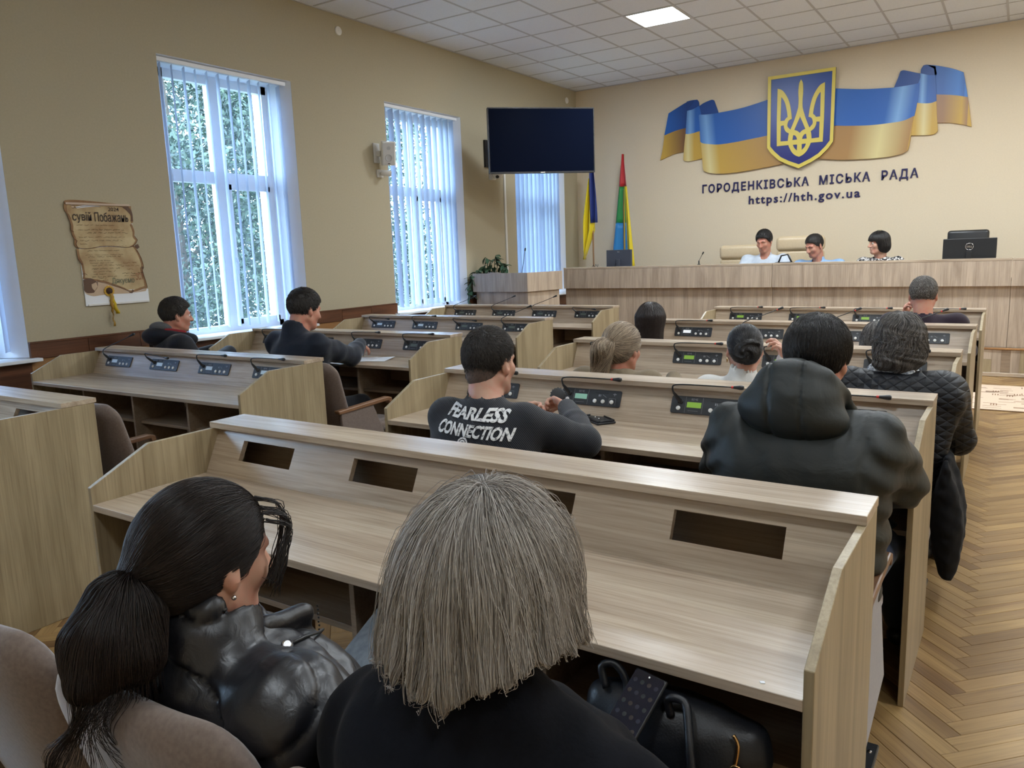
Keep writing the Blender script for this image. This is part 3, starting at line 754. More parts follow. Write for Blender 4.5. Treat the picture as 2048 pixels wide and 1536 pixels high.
SG2 = thing('web_address_lettering', 'navy raised web address letters under the council name', 'sign', (0, 0, 0))
letters('https://hth.gov.ua', 0.165, 'letter', M_NAVY, SG2, Matrix.Translation((2.857, -0.008, 2.135)) @ WALLM, 0.007, 0.0025, spacing=1.2, width=1.516)

# ------------------------------------------------------------------ things on the left wall
for y, z, r_, lb in ((-5.335, 3.945, 0.048, 'white round cover plate on the wall above the second window'), (-0.31, 3.926, 0.048, 'white round cover plate near the corner above the television')):
    w = thing('wall_cover_plate', lb, 'cover plate', (0, y, z))
    MB().lathe([(r_, 0), (r_, 0.004), (r_ * 0.9, 0.012), (r_ * 0.3, 0.015), (0.001, 0.0155)], 24, (0.001, 0, 0), (1, 0, 0)).build('cover', M_WHITE, w, smooth='auto')
    MB().lathe([(0.006, 0), (0.006, 0.003), (0.001, 0.0035)], 8, (0.0155, 0, 0), (1, 0, 0)).build('screw', M_WHITE, w)

S_ = thing('wall_speaker', 'white wall loudspeaker tilted down between the second and third windows', 'speaker', (0.03, -4.86, 2.71))
MB().box(-0.028, -0.012, -0.05, 0.05, -0.10, 0.12).box(-0.02, 0.05, -0.018, 0.018, -0.03, 0.03).build('bracket', M_WHITE, S_, bevel=0.003)
mtx = Matrix.Translation((0.12, 0.03, 0.0)) @ Matrix.Rotation(math.radians(-38), 4, 'Z') @ Matrix.Rotation(math.radians(12), 4, 'Y')
bx = MB().prism([(-0.075, -0.06), (0.055, -0.085), (0.075, -0.07), (0.075, 0.07), (0.055, 0.085), (-0.075, 0.06)], -0.13, 0.13, 'z').build('cabinet', M_WHITE, S_, bevel=0.012, seg=3)
bx.data.transform(mtx)
g = MB().box(0.0755, 0.079, -0.066, 0.066, -0.118, 0.118).build('grille', plain('speaker_grille', (0.56, 0.56, 0.55), 0.6), S_, bevel=0.003); g.data.transform(mtx)
for z_, r_ in ((-0.045, 0.042), (0.062, 0.022)):
    g = MB().lathe([(r_, 0), (r_, 0.002), (r_ * 0.85, 0.003), (r_ * 0.8, 0.0015), (r_ * 0.2, 0.002)], 20, (0.079, 0, z_), (1, 0, 0)).build('driver_ring', plain('driver_grey', (0.45, 0.45, 0.45), 0.6) if z_ < 0 else bpy.data.materials['driver_grey'], S_, smooth='auto'); g.data.transform(mtx)
g = MB().box(0.079, 0.081, -0.012, 0.012, -0.112, -0.104).build('badge', M_BLACK, S_); g.data.transform(mtx)

K = thing('bullet_camera', 'small white bullet camera fixed just below the wall speaker', 'camera', (0.0, -4.83, 2.50))
MB().box(0.001, 0.03, -0.045, 0.045, -0.05, 0.04).build('mount_plate', M_WHITE, K, bevel=0.006, seg=2)
MB().tube([(0.03, 0, 0), (0.06, 0.01, 0)], 0.014, 8).build('arm', M_WHITE, K, smooth='auto')
MB().lathe([(0.028, 0), (0.033, 0.008), (0.033, 0.10), (0.029, 0.115), (0.02, 0.115)], 16, (0.055, -0.02, 0.0), (0.75, 0.62, -0.1)).build('barrel', M_WHITE, K, smooth='auto')
MB().lathe([(0.024, 0), (0.024, 0.004), (0.01, 0.006)], 14, (0.140, 0.05, -0.011), (0.75, 0.62, -0.1)).build('lens', M_BLACK, K, smooth='auto')

K = thing('dome_camera', 'small white dome camera on the wall under the television', 'camera', (0.0, -2.55, 2.60))
MB().box(0.001, 0.06, -0.05, 0.05, -0.045, 0.06).build('mount_plate', M_WHITE, K, bevel=0.006, seg=2)
MB().lathe([(0.072, 0), (0.072, 0.02), (0.06, 0.035), (0.02, 0.045)], 20, (0.12, 0, 0.02), (0, 0, 1)).lathe([(0.07, 0), (0.066, 0.02), (0.05, 0.045), (0.03, 0.055)], 20, (0.12, 0, 0.02), (0, 0, -1)).build('dome', M_WHITE, K, smooth='auto')
MB().lathe([(0.026, 0), (0.022, 0.012), (0.01, 0.016)], 14, (0.145, -0.045, -0.012), (0.5, -0.75, -0.4)).build('lens', M_BLACK, K, smooth='auto')
MB().box(0.05, 0.10, -0.02, 0.02, 0.03, 0.05).build('arm', M_WHITE, K)

tag(MB().box(0.001, 0.022, -2.24, -2.20, 0.998, 2.95).build('cable_trunking', M_WHITE, bevel=0.003), 'white vertical cable trunking on the wall below the television', 'cable duct')

# television on a swing arm
TV = thing('television', 'large wall mounted black television in the corner', 'television', (1.095, -2.975, 2.93), math.radians(44.4))
tw, thh = 1.38, 0.80
MB().box(-tw / 2, tw / 2, -0.012, 0.045, -thh / 2, thh / 2).build('back_shell', M_BLACK, TV, bevel=0.008, seg=2)
fr = MB()
for a0, a1, b0, b1 in ((-tw / 2, tw / 2, thh / 2 - 0.016, thh / 2), (-tw / 2, tw / 2, -thh / 2, -thh / 2 + 0.022), (-tw / 2, -tw / 2 + 0.014, -thh / 2 + 0.022, thh / 2 - 0.016), (tw / 2 - 0.014, tw / 2, -thh / 2 + 0.022, thh / 2 - 0.016)):
    fr.box(a0, a1, -0.022, -0.012, b0, b1)
fr.build('bezel', plain('dark_bezel', (0.05, 0.05, 0.055), 0.25, 0.6), TV, bevel=0.002)
MB().box(-tw / 2 + 0.014, tw / 2 - 0.014, -0.017, -0.0125, -thh / 2 + 0.022, thh / 2 - 0.016).build('screen', plain('tv_screen', (0.003, 0.005, 0.014), 0.25, 0, 0.015), TV)
MB().box(-0.03, 0.03, -0.0225, -0.0215, -thh / 2 + 0.006, -thh / 2 + 0.014).build('badge', M_CHROME, TV)
inv = Matrix.Translation((1.095, -2.975, 2.93)) @ Matrix.Rotation(math.radians(44.4), 4, 'Z')
inv = inv.inverted()
P_ = lambda x, y, z: inv @ Vector((x, y, z))
MB().tube([P_(0.03, -2.6, 2.93), P_(0.55, -2.45, 2.93), P_(1.05, -2.92, 2.93)], 0.025, 8).tube([P_(0.03, -2.6, 2.86), P_(0.55, -2.45, 2.86), P_(1.05, -2.92, 2.86)], 0.018, 8).build('swing_arm', M_BLKMETAL, TV)
MB().box(0.002, 0.03, -2.70, -2.50, 2.72, 3.08).build('wall_plate', M_BLKMETAL, TV).data.transform(inv)
MB().box(-0.2, 0.2, 0.045, 0.06, -0.2, 0.2).build('vesa_plate', M_BLKMETAL, TV)

# scroll poster
SC = thing('scroll_poster', 'parchment scroll poster with handwritten wishes between the first windows', 'poster', (0.002, -8.145, 1.65))
M_PARCH = mottled('parchment_print', (0.38, 0.25, 0.13), (0.60, 0.49, 0.29), 7, 0.7, 0.0, 4, 0.2)
M_PARCHE = mottled('parchment_edge_print', (0.20, 0.105, 0.055), (0.36, 0.215, 0.11), 14, 0.7, 0.0, 4, 0.2)
M_PARCHL = mottled('parchment_back_print', (0.52, 0.38, 0.26), (0.60, 0.46, 0.33), 10, 0.7, 0.0, 3, 0.2)
M_INK = plain('dark_ink', (0.035, 0.022, 0.018), 0.7)
M_INKB = plain('brown_outline_ink', (0.11, 0.05, 0.03), 0.7)
M_INKR = plain('rust_ink', (0.30, 0.10, 0.05), 0.7)
M_INKG = plain('grey_green_ink', (0.13, 0.16, 0.11), 0.7)
# drawing frame: x 0..840 (right), y down 0..1200 in poster units; 0.6 m wide, 0.83 m tall
def pp(x, y): return ((x - 470) / 840 * 0.615, (640 - y) / 1090 * 0.83)
def pl(pts): return [pp(*p) for p in pts]
def art(contours, name, m, x, d_=0.001, par=SC): return flat_shape(contours, name, m, d_, par, Matrix.Translation((x, 0, 0)) @ LEFTM)
MB().box(0.0, 0.008, *[pp(150, 0)[0], pp(895, 0)[0]], pp(0, 1185)[1], pp(0, 1040)[1]).box(0.0, 0.006, pp(150, 0)[0], pp(790, 0)[0], pp(0, 1050)[1], pp(0, 130)[1]).build('backing_sheet', M_PAPER, SC)
MB().box(0.0, 0.016, pp(175, 0)[0], pp(890, 0)[0], pp(0, 1188)[1], pp(0, 1168)[1]).build('bottom_batten', M_WHITE, SC, bevel=0.002)
MB().box(0.008, 0.02, pp(60, 0)[0], pp(770, 0)[0], pp(0, 140)[1], pp(0, 118)[1]).build('top_batten', plain('pale_batten', (0.55, 0.42, 0.32), 0.6), SC, bevel=0.002)
upper = smooth_poly([(50, 130), (100, 92), (400, 100), (760, 130), (795, 160), (800, 300), (780, 320), (805, 400), (800, 460), (832, 500), (790, 550), (700, 580), (450, 560), (240, 590), (130, 575), (105, 540), (110, 490), (85, 400), (92, 330), (65, 230), (45, 200)], 4)
lower = smooth_poly([(120, 590), (240, 590), (450, 570), (700, 582), (780, 555), (830, 640), (865, 740), (870, 800), (850, 830), (880, 960), (885, 1030), (700, 1070), (600, 1030), (420, 960), (300, 930), (150, 900), (160, 850), (150, 740), (125, 680)], 4)
art([pl(upper)], 'parchment_sheet', M_PARCH, 0.0075)
art([pl(lower)], 'parchment_sheet', M_PARCH, 0.007)
rim = lambda a, k: [(470 + (x - 470) * k, 600 + (y - 600) * (1 - (1 - k) * 0.7)) for x, y in a]
art([pl(upper), pl(rim(upper, 0.93))], 'parchment_rim', M_PARCHE, 0.0085)
art([pl(lower), pl(rim(lower, 0.93))], 'parchment_rim', M_PARCHE, 0.008)
art([pl(smooth_poly([(150, 1030), (240, 1050), (310, 960), (300, 930), (420, 960), (600, 1030), (690, 1075), (880, 1035), (860, 1065), (660, 1078), (460, 1075), (330, 1080), (240, 1085), (170, 1060)], 4))], 'scroll_roll', M_PARCHL, 0.0095)
art([pl(smooth_poly([(150, 910), (230, 895), (305, 940), (300, 990), (250, 1050), (180, 1050), (145, 1020)], 4))], 'curled_end', plain('curl_brown', (0.12, 0.065, 0.04), 0.7), 0.0105)
art([pl(smooth_poly([(235, 960), (290, 940), (300, 985), (262, 1030), (238, 1000)], 4))], 'curled_end', M_PARCHL, 0.0115)
art([pl(smooth_poly([(120, 140), (160, 150), (155, 175), (125, 170), (118, 150)], 4)), ], 'curled_end', M_PARCHL, 0.0105)
art([pl(smooth_poly([(165, 160), (300, 138), (445, 150), (300, 160), (180, 176)], 4))], 'scroll_gap', M_PAPER, 0.0105)
art([pl(smooth_poly([(690, 150), (760, 140), (800, 200), (802, 300), (770, 300), (790, 240), (740, 185)], 4))], 'curled_end', bpy.data.materials['curl_brown'], 0.0105)
art([pl(smooth_poly([(795, 555), (830, 545), (845, 580), (815, 600), (790, 580)], 4))], 'curled_end', bpy.data.materials['curl_brown'], 0.0105)
art([pl(smooth_poly([(700, 1035), (715, 1060), (690, 1080), (650, 1070), (690, 1060)], 4))], 'curled_end', bpy.data.materials['curl_brown'], 0.0105)
art([pl(smooth_poly([(845, 790), (870, 800), (860, 825), (840, 815)], 3))], 'curled_end', bpy.data.materials['curl_brown'], 0.0105)
def stroke(pts, w, name, m, x=0.012):
    b = MB()
    b.tube([(x, *pp(*p)) for p in pts], w, 4)
    return b
ol = MB()
for pts in ([(65, 235), (90, 330), (85, 400), (115, 412)], [(85, 440), (105, 480), (140, 505), (120, 540), (135, 575)], [(120, 690), (150, 740), (168, 745)], [(150, 850), (180, 845), (200, 860)], [(300, 930), (420, 965), (600, 1030), (680, 1075)], [(130, 578), (240, 588), (450, 562), (700, 580), (790, 550), (830, 500), (800, 460)], [(120, 150), (150, 145), (160, 170), (130, 175), (300, 150), (440, 155)], [(805, 610), (850, 700), (865, 800), (850, 840), (880, 980), (885, 1030)]):
    ol.tube([(0.0115, *pp(*p)) for p in smooth_poly(pts, 4, False)], 0.0016, 4)
ol.build('drawn_outline', M_INKB, SC)
def ptext(s, x, y, size, m, x1=None, off=0.0, name='handwriting'):
    w = (pp(x1, 0)[0] - pp(x, 0)[0]) if x1 else None
    px0, pz0 = pp(x, y)
    return text_mesh(s, size, name, m, SC, Matrix.Translation((0.0125, px0, pz0)) @ LEFTM, 0.0004, off, width=w)
ptext('2024', 520, 195, 0.042, M_INK, 645, 0.0002)
ptext('сувій', 118, 298, 0.088, M_INK, 325, 0.0008, 'title_writing')
ptext('Побажань', 360, 306, 0.100, M_INK, 745, 0.0005, 'title_writing')
ptext('Дякуємо', 470, 962, 0.062, M_INKG, 735, 0)
ptext('ЗСУ', 760, 935, 0.075, M_INKR, 850, -0.0008)
rw = random.Random(5)
for (xa, xb, y, m, a_) in ((150, 590, 345, M_INKB, 5), (160, 680, 392, M_INK, 9), (255, 730, 425, M_INK, 8), (160, 680, 470, M_INKB, 6), (170, 650, 505, M_INK, 7), (165, 240, 540, M_INKB, 6), (370, 690, 565, M_INKB, 5), (235, 610, 612, M_INK, 6),
                            (210, 640, 655, M_INKB, 5), (235, 610, 675, M_INK, 7), (245, 490, 715, M_INK, 7), (250, 530, 740, M_INKB, 5), (270, 610, 765, M_INK, 6), (630, 810, 745, M_INKR, 7), (600, 820, 780, M_INKR, 7), (655, 740, 815, M_INKR, 7), (260, 580, 800, M_INK, 7), (270, 525, 832, M_INK, 6), (270, 430, 858, M_INK, 6), (600, 850, 860, M_INK, 8), (620, 770, 885, M_INK, 6), (250, 540, 885, M_INK, 6), (330, 415, 902, M_INK, 5), (360, 450, 925, M_INKB, 5)):
    b = MB(); x_ = xa
    while x_ < xb:
        ln = rw.uniform(35, 90); pts = []
        q = x_
        while q < min(x_ + ln, xb):
            pts.append((0.0122, *pp(q, y + rw.uniform(-a_, a_)))); q += rw.uniform(4, 7)
        if len(pts) > 2: b.tube(pts, 0.0009, 3)
        x_ += ln + rw.uniform(10, 22)
    if b.v: b.build('handwritten_line', m, SC)
# sunflower rosette with ribbons pinned to the poster
SF = thing('sunflower_rosette', 'yellow sunflower with hanging ribbon pinned to the scroll poster', 'decoration', (0.016, *[-8.145 + pp(420, 1040)[0], 1.65 + pp(420, 1040)[1]]))
M_PETAL = plain('sunflower_yellow', (0.62, 0.36, 0.03), 0.6); M_SEED = plain('seed_brown', (0.05, 0.022, 0.012), 0.8)
MB().lathe([(0.026, 0), (0.028, 0.006), (0.018, 0.013), (0.002, 0.015)], 16, (0, 0, 0), (1, 0, 0)).build('seed_head', M_SEED, SF, smooth='auto')
for k in range(14):
    a = 2 * PI * k / 14
    p = MB(); c_, s_ = math.cos(a), math.sin(a)
    q = [(0.022, -0.007), (0.036, -0.009), (0.046, 0.0), (0.036, 0.009), (0.022, 0.007)]
    p.prism([(c_ * u - s_ * v, s_ * u + c_ * v) for u, v in q], 0.0, 0.004, 'x')
    p.build('petal', M_PETAL, SF)
M_RIBY = plain('ribbon_yellow', (0.60, 0.42, 0.02), 0.35); M_RIBO = plain('ribbon_ochre', (0.40, 0.22, 0.03), 0.5)
def strip(pts, w, tw_, name, m):
    vs, fs = [], []
    for i, (x_, y_, z_) in enumerate(pts):
        an = tw_ * i / len(pts)
        dx_, dy_ = math.sin(an) * w, math.cos(an) * w
        vs += [(x_ - dx_, y_ - dy_, z_), (x_ + dx_, y_ + dy_, z_)]
    fs = [(2 * i, 2 * i + 1, 2 * i + 3, 2 * i + 2) for i in range(len(pts) - 1)]
    o = MB().add(vs, fs).build(name, m, SF, smooth=True)
    sm = o.modifiers.new('thick', 'SOLIDIFY'); sm.thickness = 0.001
    return o
strip([(0.006 + 0.004 * math.sin(k), 0.005 + 0.045 * (k / 8) + 0.004 * math.sin(k * 2), -0.025 - 0.165 * k / 8) for k in range(9)], 0.016, 1.0, 'ribbon_tail', M_RIBY)
strip([(0.008 + 0.004 * math.cos(k), 0.010 - 0.006 * (k / 8) + 0.006 * math.sin(k * 2.2), -0.025 - 0.225 * k / 8) for k in range(9)], 0.011, 2.6, 'ribbon_tail', M_RIBO)
strip([(0.011, 0.004 + 0.008 * math.sin(k * 1.7), -0.02 - 0.27 * k / 9) for k in range(10)], 0.009, 3.6, 'ribbon_tail', M_RIBO)

# ------------------------------------------------------------------ flags in the corner
def flag(label, name, x, y, top, bottom, stripes, half_w, lean, seed, grp='flags in the corner'):
    F = thing(name, label, 'flag', (x, y, 0.301), 0, grp)
    H = top - 0.301
    MB().tube([(0, 0, 0.0), (lean, 0, H)], 0.013, 8).lathe([(0.11, 0), (0.11, 0.02), (0.02, 0.05)], 16).build('flagpole', W_POLE, F, smooth='auto')
    return F
def drape(F, name, m, zs, f, n=15):
    """cloth hanging in folds: f(z, s) -> (x, y) for s in 0..1 across the folded width"""
    vs, fs = [], []
    for z in zs:
        for k in range(n): vs.append((*f(z, k / (n - 1)), z))
    for i in range(len(zs) - 1):
        for k in range(n - 1): fs.append((i * n + k, i * n + k + 1, (i + 1) * n + k + 1, (i + 1) * n + k))
    o = MB().add(vs, fs).build(name, m, F, smooth=True)
    sm = o.modifiers.new('thick', 'SOLIDIFY'); sm.thickness = 0.003
    return o
def cloth(n_, c): return plain(n_, c, 0.45, 0, 0.4, Sheen_Weight=0.3)
F1 = flag('blue and yellow flag furled on a wooden pole nearer the television', 'state_flag', 0.60, -0.62, 2.98, 1.5, None, 0.2, -0.01, 1)
H1 = 2.98 - 0.301
zt1 = [H1 - k * (H1 - 1.10) / 14 for k in range(15)]
def fy(z, s):
    q = (H1 - z) / (H1 - 1.30)
    w = 0.03 + 0.20 * min(1, q * 1.25) if q < 0.8 else 0.23 - 0.75 * (q - 0.8)
    x = -0.145 * min(1, q * 1.4) + w * s * 0.75
    return (x, -0.02 - 0.05 * math.sin(s * 9 + q * 2) * min(1, q * 2 + 0.2))
def fb(z, s):
    q = (H1 - z) / (H1 - 1.30)
    x = -0.02 + 0.02 * q + s * (0.05 + 0.17 * q * (1.25 - q))
    return (x, -0.055 - 0.03 * math.sin(s * 7 + q * 3))
drape(F1, 'yellow_cloth', cloth('flag_yellow', (0.80, 0.62, 0.015)), [z for z in zt1 if z < H1 - 0.30], fy)
drape(F1, 'blue_cloth', cloth('flag_blue', (0.012, 0.03, 0.19)), [z for z in zt1 if z > 1.62], fb)
F2 = flag('red green blue and yellow striped flag hanging on its pole by the back wall', 'council_flag', 0.98, -0.30, 3.0, 1.3, None, 0.2, 0.0, 2)
H2 = 3.0 - 0.301
def mk(x0a, x0b, x1a, x1b, amp, ph):
    def f(z, s):
        q = (H2 - z) / (H2 - 1.0)
        a = x0a + (x1a - x0a) * q; b = x0b + (x1b - x0b) * q
        return (a + (b - a) * s, -0.03 - amp * (0.4 + q) * math.sin(s * 7 + ph + q))
    return f
zz = lambda a, b: [H2 - (a + (b - a) * k / 8) * (H2 - 1.0) for k in range(9)]
fmain = mk(-0.005, 0.02, -0.19, 0.10, 0.03, 0)
drape(F2, 'red_cloth', cloth('flag_red', (0.50, 0.02, 0.025)), zz(0.0, 0.29), mk(-0.01, 0.02, -0.19, 0.19, 0.03, 0))
drape(F2, 'green_cloth', cloth('flag_green', (0.012, 0.22, 0.055)), zz(0.285, 0.62), fmain)
drape(F2, 'blue_cloth', cloth('flag_light_blue', (0.015, 0.20, 0.50)), zz(0.615, 1.05), fmain)
drape(F2, 'yellow_cloth', bpy.data.materials['flag_yellow'], zz(0.29, 1.05), mk(0.03, 0.02, 0.02, 0.185, 0.02, 2))

# ------------------------------------------------------------------ council desks: two blocks of five rows
DESK_H, WS_Z, FR_Z = 0.956, 0.776, 0.832
DESK_D, LED_Y, CRE_Y, PAN_Y, PAN_Z = 0.626, 0.469, 0.423, 0.500, 0.934
TH = 0.018
SLOTS = [-0.302, -0.846, -1.391, -1.941]     # console centres from the right outer face, for the 2.25 m desks
def ledge_poly(): pass
def make_desk(L, slots, name, label):
    """local frame: x from -L to 0 (right outer face), y 0 at the seated side, z up"""
    D = thing(name, label, 'desk')
    side = [(0, 0), (DESK_D - 0.01, 0), (DESK_D - 0.01, DESK_H - 0.0225), (0.214, DESK_H - 0.0225), (0.0, FR_Z)]
    for x0, x1 in ((-TH, 0), (-L, -L + TH)):
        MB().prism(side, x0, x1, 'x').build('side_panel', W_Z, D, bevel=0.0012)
    MB().box(-L - 0.001, 0.001, LED_Y, DESK_D, DESK_H - 0.022, DESK_H).build('ledge_top', W_X, D, bevel=0.0012)
    MB().box(-L + TH, -TH, 0.0, CRE_Y + 0.002, WS_Z - 0.022, WS_Z).build('work_surface', W_X, D, bevel=0.0012)
    # slanted console panel with four cut-outs
    dy, dz = PAN_Y - CRE_Y, PAN_Z - WS_Z
    ln = math.hypot(dy, dz); uy, uz = dy / ln, dz / ln; ny, nz = uz, -uy     # normal pointing to the back
    xs_ = [-L + TH]
    for s_ in sorted(slots): xs_ += [s_ - 0.134, s_ + 0.134]
    xs_.append(-TH)
    ts = [0.0, 0.063, 0.137, ln]
    m = MB()
    def pt(x, t_, d_): return (x, CRE_Y + uy * t_ + ny * d_, WS_Z + uz * t_ + nz * d_)
    for i in range(len(xs_) - 1):
        hole_col = i % 2 == 1
        for j in range(3):
            if hole_col and j == 1: continue
            q = [pt(xs_[i], ts[j], 0), pt(xs_[i + 1], ts[j], 0), pt(xs_[i + 1], ts[j + 1], 0), pt(xs_[i], ts[j + 1], 0)]
            b_ = [pt(xs_[i], ts[j], TH), pt(xs_[i + 1], ts[j], TH), pt(xs_[i + 1], ts[j + 1], TH), pt(xs_[i], ts[j + 1], TH)]
            m.add(q, [(0, 1, 2, 3)]); m.add(b_, [(3, 2, 1, 0)])
    for s_ in slots:      # cut edges
        a, b = s_ - 0.134, s_ + 0.134
        for (p, q) in (((a, ts[1]), (b, ts[1])), ((b, ts[1]), (b, ts[2])), ((b, ts[2]), (a, ts[2])), ((a, ts[2]), (a, ts[1]))):
            m.add([pt(*p, 0), pt(*q, 0), pt(*q, TH), pt(*p, TH)], [(0, 3, 2, 1)])
    m.build('console_panel', W_X, D)
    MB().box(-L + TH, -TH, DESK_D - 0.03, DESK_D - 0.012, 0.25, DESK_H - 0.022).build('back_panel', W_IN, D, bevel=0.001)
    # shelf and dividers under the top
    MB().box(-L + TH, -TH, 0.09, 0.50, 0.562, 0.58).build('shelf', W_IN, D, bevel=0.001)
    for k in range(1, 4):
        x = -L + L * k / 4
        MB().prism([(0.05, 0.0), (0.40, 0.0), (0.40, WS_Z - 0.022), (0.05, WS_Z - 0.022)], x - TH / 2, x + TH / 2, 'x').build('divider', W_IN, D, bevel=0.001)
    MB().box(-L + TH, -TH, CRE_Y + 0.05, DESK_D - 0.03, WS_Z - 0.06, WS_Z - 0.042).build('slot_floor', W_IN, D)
    return D
ROW_Y = {'R': [-10.476, -9.070, -7.677, -6.257, -4.862], 'L': [-10.506, -9.106, -7.679, -6.279, -4.851]}
BLOCK = {'R': (6.044, -0.005, 2.25), 'L': (2.779, 0.012, 2.20)}
def block_pt(b, x, y, z=0.0):
    """block coordinates (x from the right outer face, y absolute) to world"""
    xr, ang, _ = BLOCK[b]
    dx, dy = x, y + 8.0
    return Vector((xr + math.cos(ang) * dx - math.sin(ang) * dy, -8.0 + math.sin(ang) * dx + math.cos(ang) * dy, z))
DLAB = {'R': ['nearest oak council desk with four open slots before the seated women', 'oak council desk where the man in the lettered sweater sits', 'oak council desk in front of the woman in the quilted jacket and the blonde woman',
              'oak council desk used by the woman with long straight dark hair', 'front oak council desk of the aisle side block below the presidium'],
        'L': ['oak council desk cut by the left frame edge with an open slot', 'oak council desk with four consoles by the window wall, empty chair behind its end', 'oak council desk with papers used by the man in the navy jacket',
              'empty oak council desk of the window block, second from the lectern', 'front oak council desk of the window block before the lectern']}
protos = {'R': make_desk(2.25, SLOTS, 'council_desk', ''), 'L': make_desk(2.20, [s * 0.978 for s in SLOTS], 'council_desk', '')}
for b in 'RL':
    for k in range(5):
        o = protos[b] if k == 0 else copy_tree(protos[b])
        o['label'] = DLAB[b][k]; o['group'] = 'council desks in two blocks'
        o.location = block_pt(b, 0, ROW_Y[b][k]); o.rotation_euler = (0, 0, BLOCK[b][1])

# ------------------------------------------------------------------ conference units in the desk slots
ang_p = math.atan2(PAN_Y - CRE_Y, PAN_Z - WS_Z)       # backward lean of the panel
def face_mat(c):
    t = NT(c[0]); t.b.inputs['Base Color'].default_value = (*c[1], 1); t.b.inputs['Roughness'].default_value = 0.3
    if c[2]: t.b.inputs['Emission Color'].default_value = (*c[1], 1); t.b.inputs['Emission Strength'].default_value = c[2]
    return t.m
SCR = {'green': face_mat(('lcd_green', (0.20, 0.36, 0.05), 0.35)), 'teal': face_mat(('lcd_teal', (0.22, 0.42, 0.32), 0.3)), 'white': face_mat(('lcd_white', (0.75, 0.78, 0.80), 0.5)), 'grey': face_mat(('lcd_grey', (0.11, 0.14, 0.12), 0.0)), 'pale': face_mat(('lcd_pale', (0.45, 0.55, 0.62), 0.15))}
M_BTN = plain('button_white', (0.80, 0.80, 0.78), 0.35, 0, 0.5)
M_RED = plain('mic_red_ring', (0.60, 0.035, 0.03), 0.4, 0, 0.5)
M_MARK = plain('grey_print', (0.22, 0.23, 0.24), 0.5)
def unit_proto(variant):
    """local frame: x along the panel, z up the panel, -y out of it"""
    U = thing('conference_unit', '', 'conference unit')
    w, h = 0.1525, 0.0385
    pl_ = [(-w, -h + 0.008), (-w + 0.002, -h + 0.002), (-w + 0.008, -h), (w - 0.008, -h), (w - 0.002, -h + 0.002), (w, -h + 0.008), (w, h - 0.008), (w - 0.002, h - 0.002), (w - 0.008, h), (-w + 0.008, h), (-w + 0.002, h - 0.002), (-w, h - 0.008)]
    MB().prism(pl_, -0.006, 0.0, 'y').build('faceplate', M_DKGREY, U, bevel=0.001)
    MB().box(-w + 0.02, w - 0.02, 0.0, 0.05, -0.03, 0.03).build('case', M_BLACK, U)
    ln_ = MB()
    for x in (-0.088, -0.013): ln_.box(x - 0.0005, x + 0.0005, -0.0066, -0.0058, -h + 0.003, h - 0.003)
    for x in (0.016, 0.064, 0.112):
        for (a0, a1, b0, b1) in ((-0.017, 0.017, -0.0005, 0.0005), (-0.017, -0.016, -0.03, 0), (0.016, 0.017, -0.03, 0)):
            if x > 0.1: ln_.box(x + a0, x + a1, -0.0066, -0.0058, b0, b1)
    ln_.box(-0.075, -0.03, -0.0066, -0.0058, -0.026, -0.0245)
    ln_.build('printed_lines', M_MARK, U)['kind'] = 'stuff'
    MB().box(0.022, 0.090, -0.0070, -0.0055, 0.021, 0.0245).build('card_slot', M_BLACK, U)
    mk_ = MB().box(0.040, 0.046, -0.0066, -0.0058, 0.006, 0.016).box(0.049, 0.052, -0.0066, -0.0058, 0.006, 0.016)
    mk_.prism([(0.058, 0.016), (0.062, 0.016), (0.082, 0.004), (0.078, 0.004)], -0.0066, -0.0058, 'y').box(0.112, 0.128, -0.0066, -0.0058, 0.019, 0.0225).box(0.118, 0.121, -0.0066, -0.0058, 0.013, 0.026)
    mk_.build('printed_marks', M_MARK, U)
    text_mesh('ВІЧЕ', 0.0125, 'printed_name', M_MARK, U, Matrix.Translation((-0.050, -0.0062, 0.021)) @ WALLM, 0.0004, 0.0001, 'CENTER')
    MB().box(-0.0815, -0.0185, -0.0068, -0.0055, -0.011, 0.013).build('lcd_screen', SCR[variant['screen']], U)
    for x in (0.025, 0.066, 0.110, -0.118):
        z = -0.0165
        MB().lathe([(0.0095, 0), (0.0095, 0.003), (0.0078, 0.0045), (0.001, 0.005)], 14, (x, -0.006, z), (0, -1, 0)).build('button', M_BTN, U, smooth='auto')
    # gooseneck
    sx, sz = -0.112, 0.012
    k = variant['neck']
    MB().lathe([(0.012, 0), (0.012, 0.006), (0.0085, 0.010)], 12, (sx, -0.006, sz), (0, -1, 0)).build('socket', M_BLACK, U, smooth='auto')
    A = Vector((sx, -0.012, sz))
    if k == 'flat':      # thick base leaning up-left, then the thin stem lies along the panel
        B1 = Vector((sx - 0.022, -0.048, 0.040)); P = [B1, Vector((sx - 0.026, -0.058, 0.060)), Vector((sx - 0.016, -0.062, 0.069)), Vector((sx + 0.02, -0.064, 0.073)), Vector((sx + 0.10, -0.066, 0.074)), Vector((sx + 0.23, -0.068, 0.074))]
    elif k == 'droop':
        B1 = Vector((sx - 0.040, -0.050, 0.034)); P = [B1, Vector((sx - 0.050, -0.060, 0.048)), Vector((sx - 0.040, -0.066, 0.056)), Vector((sx, -0.068, 0.052)), Vector((sx + 0.09, -0.069, 0.044)), Vector((sx + 0.185, -0.070, 0.036))]
    else:                # raised towards the right
        B1 = Vector((sx - 0.030, -0.048, 0.036)); P = [B1, Vector((sx - 0.036, -0.056, 0.055)), Vector((sx - 0.026, -0.058, 0.070)), Vector((sx + 0.02, -0.056, 0.095)), Vector((sx + 0.10, -0.050, 0.130)), Vector((sx + 0.20, -0.040, 0.180))]
    MB().tube([A, A.lerp(B1, 0.5), B1], [0.008, 0.0085, 0.005], 8).build('neck_base', M_BLACK, U, smooth='auto')
